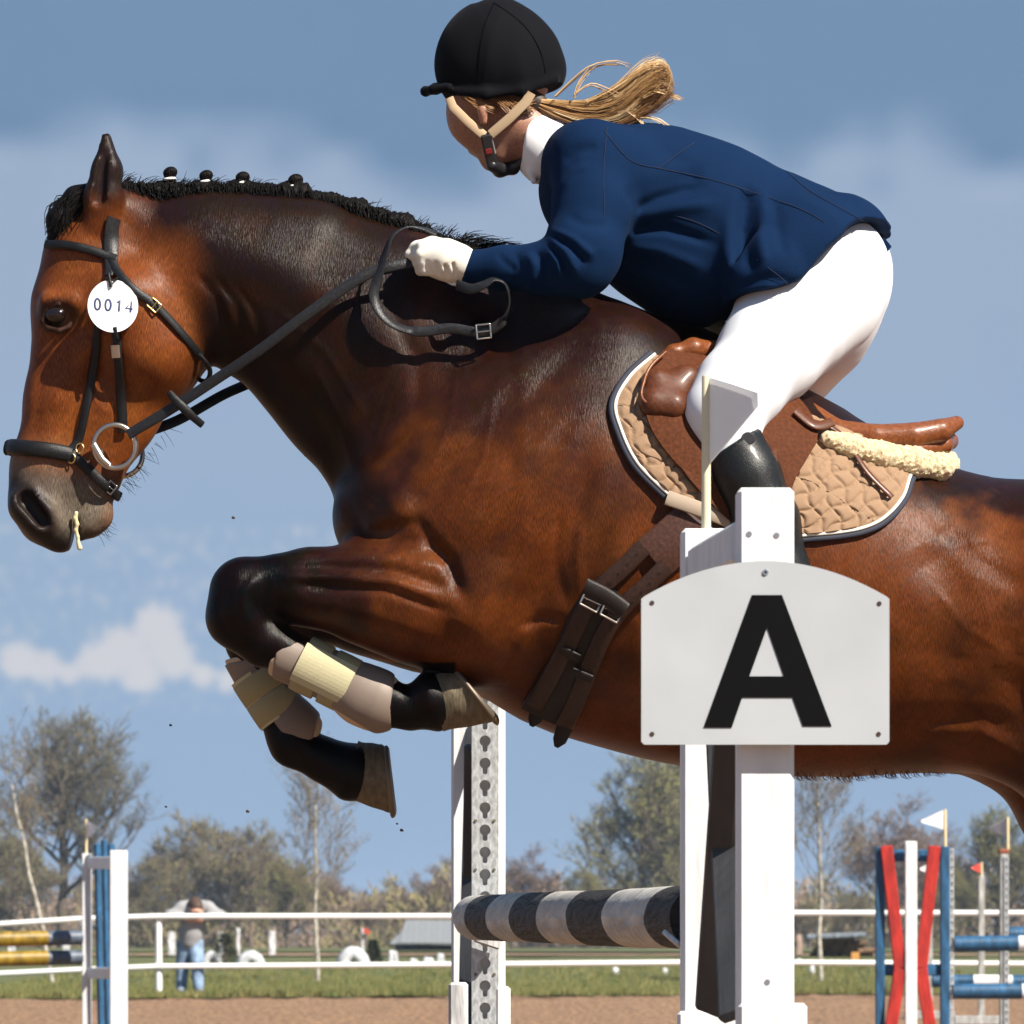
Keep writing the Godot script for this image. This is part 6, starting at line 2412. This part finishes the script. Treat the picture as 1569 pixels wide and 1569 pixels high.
func make_far_things() -> void:
	var w := painted(Color(0.70, 0.71, 0.74), 341, 0.6, 1.1, 0.7)
	half_tyre("white half tyre beside the dark conifer, near the person", 384, 1478, 46, 26, 90.0, w)
	half_tyre("pale half tyre left of the dark conifer, behind the person", 325, 1476, 34, 24, 91.0, w)
	half_tyre("largest white half tyre, beside the stake with the red top", 541, 1484, 54, 34, 89.0, w)
	half_tyre("whitish half tyre partly behind the blue planks at the left", 60, 1470, 26, 16, 96.0, w)
	# white blocks and pegs
	var spots := [[602, 1480, 16, 26, "round-topped white peg beyond the fence, left of the far stand"], [634, 1482, 13, 14, "small white block left of a larger pair beyond the fence"], [656, 1482, 18, 16, "broad white block near the far stand's foot"], [675, 1481, 12, 22, "white block with orange top by the far stand's foot"], [853, 1482, 10, 10, "first white block right of the far stand"], [874, 1482, 10, 10, "second white block right of the far stand"], [893, 1481, 9, 10, "third white block right of the far stand"], [915, 1481, 10, 9, "fourth white block right of the far stand"], [943, 1488, 11, 12, "lone white block under the striped pole's middle"], [1019, 1489, 9, 11, "white block just left of the near stand"], [1224, 1485, 8, 14, "narrow white block right of the near stand"], [1244, 1492, 9, 18, "taller white block right of the near stand, by the birch"]]
	for q in spots:
		var b := thing("marker_block", q[4], "block", "white blocks on the grass")
		var bd := 90.0 if q[1] < 1486 else 84.0
		var u := bd / LENS
		var c := far(q[0], q[1], bd)
		var h: float = q[3] * u
		var f := Field.new()
		var hw: float = q[2] * u * 0.5
		c.y = lie(bd) - 0.02
		f.cap(c + Vector3(-hw * 0.5, 0.0, 0), hw * 0.55, c + Vector3(-hw * 0.4, h - hw * 0.5, 0), hw * 0.5, 0.02)
		f.cap(c + Vector3(hw * 0.5, 0.0, 0), hw * 0.55, c + Vector3(hw * 0.4, h - hw * 0.6, 0), hw * 0.5, 0.02)
		obj("block", f.mesh(0.02, c - Vector3(hw * 1.4, 0.05, hw * 1.4), c + Vector3(hw * 1.4, h + 0.1, hw * 1.4)), w, b)
	# stakes
	for q in [[263, 1428, 1456, 11, "white stake left of the leaning person"], [417, 1427, 1462, 10, "white stake right of the dark conifer"], [338, 1428, 1450, 7, "thin white stake behind the conifer's left side"], [365, 1422, 1462, 5, "thin white stake with flag behind the conifer"], [18, 1451, 1462, 11, "short white stake at the far left"], [101, 1447, 1459, 10, "short white stake left of the blue planks"]]:
		var b := thing("white_stake", q[4], "stake", "white stakes beyond the fence")
		var d := 105.0
		var t := far(q[0], q[1], d)
		post("post", t, Vector3(t.x, lie(d) - 0.1, t.z), q[3] * d / LENS, 0.1, w, b, Vector3.RIGHT, 0.01)
	var rs := thing("red_topped_stake", "white stake with a small red cloth beyond the fence", "stake")
	var rt := far(556, 1423, 92.0)
	post("post", rt, Vector3(rt.x, lie(92.0) - 0.1, rt.z), 0.05, 0.05, w, rs)
	post("cloth", far(557, 1424, 91.9), far(566, 1430, 91.9), 0.09, 0.01, mat(Color(0.5, 0.06, 0.03), 0.7), rs, Vector3.UP)
	# low grey shed roof and a wall of boards
	var sh := thing("low_shed", "long low grey shed roof among the far trees", "shed")
	var d := 150.0
	var a := far(632, 1412, d)
	var b := far(720, 1412, d)
	var st := begin()
	var lowl := far(596, 1446, d - 3)
	var lowr := far(735, 1446, d - 3)
	quad(st, lowl, a, b, lowr)
	var tin := painted(Color(0.23, 0.24, 0.25), 351, 0.7, 1.15, 0.6)
	plank(st, (lowl + lowr) * 0.5, (a + b) * 0.5, (b - a).length() * 1.25, 0.1, Vector3.RIGHT, 0.02)
	obj("roof", done(st), tin, sh)
	post("wall", far(665, 1446, d - 1), far(665, 1470, d - 1), 2.6, 0.3, painted(Color(0.17, 0.14, 0.12), 353, 0.6, 1.2, 0.9), sh)
	# log jump with tarpaulin at the right
	var lj := thing("log_jump", "brown log jump with grey cover beyond the right part of the fence", "log jump")
	d = 100.0
	var bark := painted(Color(0.16, 0.095, 0.055), 361, 0.5, 1.3, 0.95)
	for i in 5:
		for k in 4 - i / 2:
			var lf := begin()
			var c0 := far(1243 + k * 22 + i * 4, 1463 - i * 6, d - i * 0.1)
			tube(lf, [c0, c0 + Vector3(0.42, 0.02 * (k % 2), -0.2)], 0.065, 0.055, 9)
			obj("log", done(lf), bark, lj)
	post("cover", far(1234, 1436, d - 0.3), far(1326, 1432, d - 0.3), 0.12, 0.5, painted(Color(0.18, 0.21, 0.25), 363, 0.6, 1.2, 0.7), lj, Vector3.UP, 0.03)
	var og := thing("orange_block", "small orange block left of the red boards", "block")
	post("block", far(1310, 1459, 92), far(1310, 1482, 92), 0.17, 0.17, mat(Color(0.52, 0.25, 0.07), 0.8), og)
	var wp := thing("white_stake", "white stake by the log jump, right of the near stand", "stake", "white stakes beyond the fence")
	post("post", far(1225, 1432, 92), far(1225, 1462, 92), 0.11, 0.1, painted(Color(0.45, 0.32, 0.26), 365, 0.7, 1.1, 0.8), wp)
	# flying clods thrown up by the hooves
	var cl := Field.new()
	for q in [[444, 633, 4.0], [357, 793, 2.5], [379, 1243, 2.6], [261, 1111, 2.2], [254, 1236, 2.0], [615, 1272, 2.6], [608, 1262, 1.8], [428, 604, 1.8], [463, 645, 1.8], [471, 652, 1.4], [467, 698, 1.6], [450, 640, 1.2], [1342, 1183, 2.0], [880, 1266, 1.8]]:
		lim(cl, q[0], q[1], 0.05, q[2], q[0] + q[2] * 0.8, q[1] + q[2] * 0.3, 0.05, q[2] * 0.7, 1)
	var clm := begin()
	clm.append_from(cl.mesh(0.0018, at(240, 1280, 0.04), at(480, 590, 0.06)), 0, Transform3D())
	clm.append_from(cl.mesh(0.0018, at(600, 1285, 0.04), at(630, 1255, 0.06)), 0, Transform3D())
	var fl := obj("flying_dirt", clm.commit(), mat(Color(0.04, 0.025, 0.018), 0.9))
	fl.set_meta("label", "dark crumbs of earth flying in the air round the horse's forelegs")
	kind(fl, "stuff")
# ---------------------------------------------------------------- trees
# A tree grows by forking; the last forks carry twigs, and young leaves or buds sit on those.
class Grower:
	var r := RandomNumberGenerator.new()
	var host: Node3D
	var wood: SurfaceTool
	var leaf: SurfaceTool
	var twigs := 0
	var leaf_size := 0.1
	var leaf_share := 1.0
	var fork := 3
	var droop := 0.0
	var spread := 0.6
	var twig_r := 0.012
	var shrink := 0.74
	var upward := 0.25
	var tones: Array = []

	func leaf_at(p: Vector3) -> void:
		var s := leaf_size * r.randf_range(0.5, 1.3)
		var a := Vector3(r.randf_range(-1, 1), r.randf_range(-1, 1), r.randf_range(-1, 1)).normalized()
		var b := a.cross(Vector3(r.randf_range(-1, 1), r.randf_range(-1, 1), r.randf_range(-1, 1))).normalized()
		var c: Color = tones[r.randi() % tones.size()]
		leaf.set_color(c)
		for q in [p - a * s * 0.5, p + b * s * 0.4, p + a * s * 0.5, p - a * s * 0.5, p + a * s * 0.5, p - b * s * 0.4]:
			leaf.add_vertex(q)

	func limb(p: Vector3, d: Vector3, length: float, rad: float, level: int, sides: int) -> void:
		var pts := [p]
		var n := 4 if level > 1 else 2
		var q := p
		var dd := d
		for i in n:
			dd = (dd + Vector3(r.randf_range(-1, 1), r.randf_range(-0.6, 1) * upward - droop * 0.3, r.randf_range(-1, 1)) * 0.26).normalized()
			q += dd * length / n
			pts.append(q)
		host.tube(wood, pts, rad, maxf(rad * 0.62, twig_r * 0.5), sides, false)
		if level <= 1:
			for i in pts.size():
				if r.randf() < leaf_share:
					leaf_at(pts[i] + Vector3(r.randf_range(-1, 1), r.randf_range(-1, 1), r.randf_range(-1, 1)) * leaf_size)
		if level == 0:
			return
		var m := fork + (1 if r.randf() < 0.4 else 0)
		for i in m:
			var t := 1.0 if i == 0 else r.randf_range(0.35, 1.0)
			var f := t * n
			var k := mini(int(f), n - 1)
			var o: Vector3 = pts[k].lerp(pts[k + 1], f - k)
			var side := Vector3(r.randf_range(-1, 1), r.randf_range(-0.25, 0.7), r.randf_range(-1, 1)).normalized()
			var nd := (dd * (1.0 - spread * (0.35 if i == 0 else 1.0)) + side * spread * (0.5 if i == 0 else 1.0) + Vector3(0, upward - droop, 0) * 0.5).normalized()
			limb(o, nd, length * shrink * r.randf_range(0.75, 1.15), maxf(rad * r.randf_range(0.5, 0.66), twig_r), level - 1, maxi(3, sides - 2))

func grow(called: String, label: String, seed_: int, base: Vector3, high: float, o: Dictionary, bark: Material, group := "") -> Node3D:
	var root := thing(called, label, "tree", group)
	var g := Grower.new()
	g.host = self
	g.r.seed = seed_
	g.wood = begin()
	g.leaf = begin()
	g.leaf.set_smooth_group(-1)
	g.leaf_size = o.get("leaf", 0.1)
	g.leaf_share = o.get("share", 0.6)
	g.fork = o.get("fork", 3)
	g.droop = o.get("droop", 0.0)
	g.spread = o.get("spread", 0.6)
	g.upward = o.get("upward", 0.25)
	g.twig_r = o.get("twig", 0.012)
	g.shrink = o.get("shrink", 0.74)
	g.tones = o.get("tones", [Color(0.10, 0.11, 0.05)])
	var trunk := begin()
	var lean: Vector3 = o.get("lean", Vector3.ZERO)
	var rad: float = o.get("rad", high * 0.022)
	var bare: float = o.get("bare", 0.25)
	var pts := []
	var lead: float = o.get("lead", 0.55)
	for i in 8:
		var t := i / 7.0
		pts.append(base + Vector3(0, -0.1 + high * lead * t, 0) + lean * t * high + Vector3(g.r.randf_range(-1, 1), 0, g.r.randf_range(-1, 1)) * high * 0.008 * (1.0 if i else 0.0))
	tube(trunk, pts, rad, rad * 0.4, 9)
	obj("trunk", done(trunk), bark, root)
	var levels: int = o.get("levels", 4)
	var limbs: int = o.get("limbs", 9)
	for i in limbs:
		var t := lerpf(bare, 1.0, pow(i / float(limbs - 1), 0.9))
		var f := t * 7.0
		var k := mini(int(f), 6)
		var p: Vector3 = pts[k].lerp(pts[k + 1], f - k)
		var a := i * 2.4 + g.r.randf_range(-0.4, 0.4)
		var up: float = lerpf(o.get("low_up", 0.35), 1.6, pow(t, 1.5))
		var d := Vector3(cos(a), up, sin(a)).normalized()
		var ln: float = high * o.get("reach", 0.24) * lerpf(1.15, 0.7, t)
		if i == limbs - 1:
			d = (Vector3(0.1, 1, 0.1) + lean).normalized()
			ln *= 1.15
		g.limb(p, d, ln, rad * lerpf(0.5, 0.34, t) * o.get("thin", 1.0), levels - 1, 6)
	obj("limbs", done(g.wood), o.get("limb_bark", bark), root)
	var lm := mat(Color.WHITE, 0.8)
	lm.vertex_color_use_as_albedo = true
	lm.backlight_enabled = true
	lm.backlight = Color(0.25, 0.3, 0.1)
	obj("crown", done(g.leaf), lm, root)
	return root

func copy_tree(src: Node3D, label: String, from: Vector3, to: Vector3, size: float, turn: float) -> void:
	var c: Node3D = src.duplicate()
	c.name = src.name + "_001"
	add_child(c, true)
	c.set_meta("label", label)
	# meshes are laid out in world space about from
	c.transform = Transform3D(Basis(Vector3.UP, turn).scaled(Vector3.ONE * size), Vector3.ZERO)
	c.position = to - c.transform.basis * from

func make_trees() -> void:
	var bark := painted(Color(0.105, 0.080, 0.055), 401, 0.6, 1.3, 0.95)
	var grey := painted(Color(0.165, 0.120, 0.095), 403, 0.6, 1.3, 0.95)
	var birch := painted(Color(0.55, 0.50, 0.42), 405, 0.45, 1.2, 0.8)
	var twigm := painted(Color(0.20, 0.155, 0.115), 407, 0.7, 1.2, 0.9)
	var olive := [Color(0.165, 0.165, 0.055), Color(0.215, 0.205, 0.072), Color(0.27, 0.245, 0.10), Color(0.13, 0.125, 0.046)]
	var green := [Color(0.225, 0.225, 0.062), Color(0.275, 0.269, 0.077), Color(0.175, 0.169, 0.053), Color(0.325, 0.306, 0.100)]
	var brown := [Color(0.275, 0.181, 0.131), Color(0.225, 0.147, 0.110), Color(0.325, 0.225, 0.156)]
	var d := 250.0
	var gy := 0.5
	var foot := func(px: float, dd: float) -> Vector3:
		var p := far(px, 1447, dd)
		p.y = gy
		return p
	var tall := func(py: float, dd: float) -> float: return EYE.y + (HORIZON - py) * dd / LENS
	# the great tree at the left
	grow("oak_tree", "tall spreading tree with thin olive leaves at the left", 11, foot.call(96, d), tall.call(1120, d), {"levels": 6, "limbs": 15, "bare": 0.36, "lead": 0.66, "reach": 0.235, "fork": 3, "leaf": 0.09, "share": 0.5, "tones": olive, "twig": 0.015, "rad": 0.34, "low_up": 0.6, "shrink": 0.73, "spread": 0.62}, bark, "trees beyond the field")
	var green_tree := grow("lime_tree", "broad tree with fresh green leaves behind the near stand", 23, foot.call(985, d), tall.call(1200, d), {"levels": 6, "limbs": 13, "bare": 0.10, "lead": 0.66, "reach": 0.26, "leaf": 0.11, "share": 0.7, "tones": green, "twig": 0.015, "rad": 0.3, "low_up": 0.5, "shrink": 0.74}, bark, "trees beyond the field")
	var p_green: Vector3 = foot.call(985, d)
	var bare_tree := grow("bare_tree", "bare tree with fine brown twigs right of the birch", 35, foot.call(1365, d), tall.call(1265, d), {"levels": 6, "limbs": 12, "bare": 0.15, "lead": 0.6, "reach": 0.26, "leaf": 0.10, "share": 0.35, "tones": brown, "twig": 0.015, "rad": 0.2, "low_up": 0.8}, grey, "trees beyond the field")
	var p_bare: Vector3 = foot.call(1365, d)
	var hazy := grow("willow_tree", "rounded pale olive tree beyond the leaning person", 47, foot.call(300, d), tall.call(1292, d), {"levels": 6, "limbs": 12, "bare": 0.1, "lead": 0.6, "reach": 0.30, "leaf": 0.11, "share": 0.5, "tones": olive, "twig": 0.014, "rad": 0.16, "low_up": 0.7}, grey, "trees beyond the field")
	var p_hazy: Vector3 = foot.call(300, d)
	# more of the same kinds along the belt
	var belt := [
		[hazy, p_hazy, 385, 1290, 252.0, "olive tree between the pale tree and the tall young birch", 1292.0],
		[hazy, p_hazy, 238, 1330, 246.0, "low olive tree just right of the great tree", 1292.0],
		[green_tree, p_green, 440, 1330, 240.0, "low green tree behind the tall young birch", 1200.0],
		[bare_tree, p_bare, 670, 1330, 262.0, "bare tree left of the far stand", 1265.0],
		[bare_tree, p_bare, 800, 1315, 262.0, "rounded bare tree just right of the far stand", 1265.0],
		[bare_tree, p_bare, 560, 1375, 255.0, "low bare tree left of the shed roof", 1265.0],
		[bare_tree, p_bare, 610, 1360, 265.0, "low bare tree above the shed roof", 1265.0],
		[green_tree, p_green, 1060, 1165, 258.0, "tallest green tree, mostly hidden by the near stand", 1200.0],
		[green_tree, p_green, 895, 1345, 245.0, "low green tree above the striped pole", 1200.0],
		[hazy, p_hazy, 1240, 1390, 240.0, "low dark tree behind the right birch", 1292.0],
		[hazy, p_hazy, 1310, 1375, 243.0, "low tree left of the blue and red stand", 1292.0],
		[green_tree, p_green, 1530, 1262, 250.0, "green tree behind the grey stand at the right edge", 1200.0],
		[green_tree, p_green, 1470, 1345, 245.0, "low green tree behind the red pennant", 1200.0],
		[bare_tree, p_bare, 1420, 1290, 256.0, "bare tree behind the blue and red stand", 1265.0],
		[hazy, p_hazy, 20, 1300, 240.0, "olive tree at the far left edge", 1292.0],
		[bare_tree, p_bare, 160, 1330, 262.0, "bare tree behind the left stand's flag", 1265.0],
		[bare_tree, p_bare, 505, 1345, 265.0, "bare tree right of the tall young birch", 1265.0],
		[green_tree, p_green, 1640, 1230, 250.0, "green tree past the right edge", 1200.0],
		[hazy, p_hazy, -70, 1250, 246.0, "olive tree past the left edge", 1292.0],
	]
	var turn := 0.7
	for b in belt:
		turn += 1.3
		copy_tree(b[0], b[5], b[1], foot.call(b[2], b[4]), tall.call(b[3] + 14, b[4]) / tall.call(b[6], d), turn)
	# young birches on the grass
	var bt := [Color(0.13, 0.14, 0.07), Color(0.16, 0.16, 0.09), Color(0.17, 0.13, 0.10)]
	var bo := {"thin": 0.32, "limb_bark": twigm, "levels": 4, "limbs": 26, "bare": 0.34, "lead": 0.93, "reach": 0.20, "fork": 3, "leaf": 0.034, "share": 0.5, "tones": bt, "twig": 0.0042, "low_up": 1.3, "rad": 0.045, "spread": 0.5, "shrink": 0.66}
	grow("birch_tree", "slim young birch with pale trunk standing right of the person", 61, far(486, 1500, 78.0) * Vector3(1, 0, 1) + Vector3(0, 0.05, 0), 3.65, bo.merged({"lean": Vector3(-0.012, 0, 0)}, true), birch, "young birches on the grass")
	grow("birch_tree", "slim young birch with yellowish trunk right of the near stand", 67, far(1258, 1500, 77.0) * Vector3(1, 0, 1) + Vector3(0, 0.05, 0), 3.85, bo.merged({"lean": Vector3(-0.01, 0, 0), "reach": 0.22}, true), birch, "young birches on the grass")
	grow("birch_tree", "leaning young birch with pale trunk left of the blue planks", 71, far(83, 1500, 76.0) * Vector3(1, 0, 1) + Vector3(0, 0.05, 0), 3.8, bo.merged({"lean": Vector3(-0.19, 0, 0), "limbs": 9, "bare": 0.6}, true), birch, "young birches on the grass")
	# dark conifer and shrub on the grass
	var needles := mat(Color(0.022, 0.036, 0.014), 0.8)
	for q in [[345, 1428, 1478, 52, "small dark conifer beside the white half tyre"], [572, 1440, 1480, 34, "small dark shrub behind the largest half tyre"]]:
		var t := thing("conifer_shrub", q[4], "shrub", "dark shrubs on the grass")
		var dd := 91.0
		var u := dd / LENS
		var c: Vector3 = far(q[0], q[2], dd)
		c.y = lie(dd) - 0.03
		var h: float = (q[2] - q[1]) * u
		var w: float = q[3] * 0.5 * u
		var r := RandomNumberGenerator.new()
		r.seed = int(q[0])
		var st := begin()
		tube(st, [c, c + Vector3(0, h * 0.9, 0)], 0.03, 0.01, 6)
		obj("stem", done(st), bark, t)
		st = begin()
		st.set_smooth_group(-1)
		for i in 1500:
			var v := r.randf()
			var rr := w * (1.0 - 0.75 * v) * sqrt(r.randf())
			var a := r.randf() * TAU
			var p := c + Vector3(cos(a) * rr, v * h, sin(a) * rr)
			var dr := Vector3(cos(a), 0.6, sin(a)).normalized() * r.randf_range(0.04, 0.09)
			var sd := Vector3(r.randf_range(-1, 1), r.randf_range(-1, 1), r.randf_range(-1, 1)).normalized() * 0.012
			for x in [p - sd, p + sd, p + dr]:
				st.add_vertex(x)
		obj("foliage", done(st), needles, t)
	# undergrowth at the foot of the belt: a mass of twigs
	var st2 := begin()
	st2.set_smooth_group(-1)
	var r2 := RandomNumberGenerator.new()
	r2.seed = 88
	var tn := [Color(0.213, 0.152, 0.100), Color(0.275, 0.194, 0.138), Color(0.225, 0.200, 0.077), Color(0.175, 0.128, 0.088), Color(0.281, 0.244, 0.098)]
	for i in 110000:
		var x := r2.randf_range(-48, 48)
		var dd := r2.randf_range(252, 290)
		var top := 2.9 + 1.7 * hill.get_noise_2d(x * 14.0, 40.0) + 1.3 * hill.get_noise_2d(x * 50.0, 70.0)
		var y := gy + pow(r2.randf(), 1.25) * maxf(0.8, top) * 1.25
		var p := Vector3(x, y, EYE.z - dd)
		var dr := Vector3(r2.randf_range(-0.6, 0.6), r2.randf_range(0.2, 1.0), r2.randf_range(-0.5, 0.5)) * r2.randf_range(0.25, 0.75)
		var sd := Vector3(0.05, 0.0, 0.02).rotated(Vector3.UP, r2.randf() * TAU)
		st2.set_color(tn[(int(x * 0.35 + 100.0) + (r2.randi() % 2)) % 5])
		for q in [p - sd, p + sd, p + dr]:
			st2.add_vertex(q)
	var um := mat(Color.WHITE, 0.95)
	um.vertex_color_use_as_albedo = true
	var ug := obj("undergrowth", done(st2), um)
	ug.set_meta("label", "brown and olive undergrowth along the foot of the far trees")
	kind(ug, "stuff")
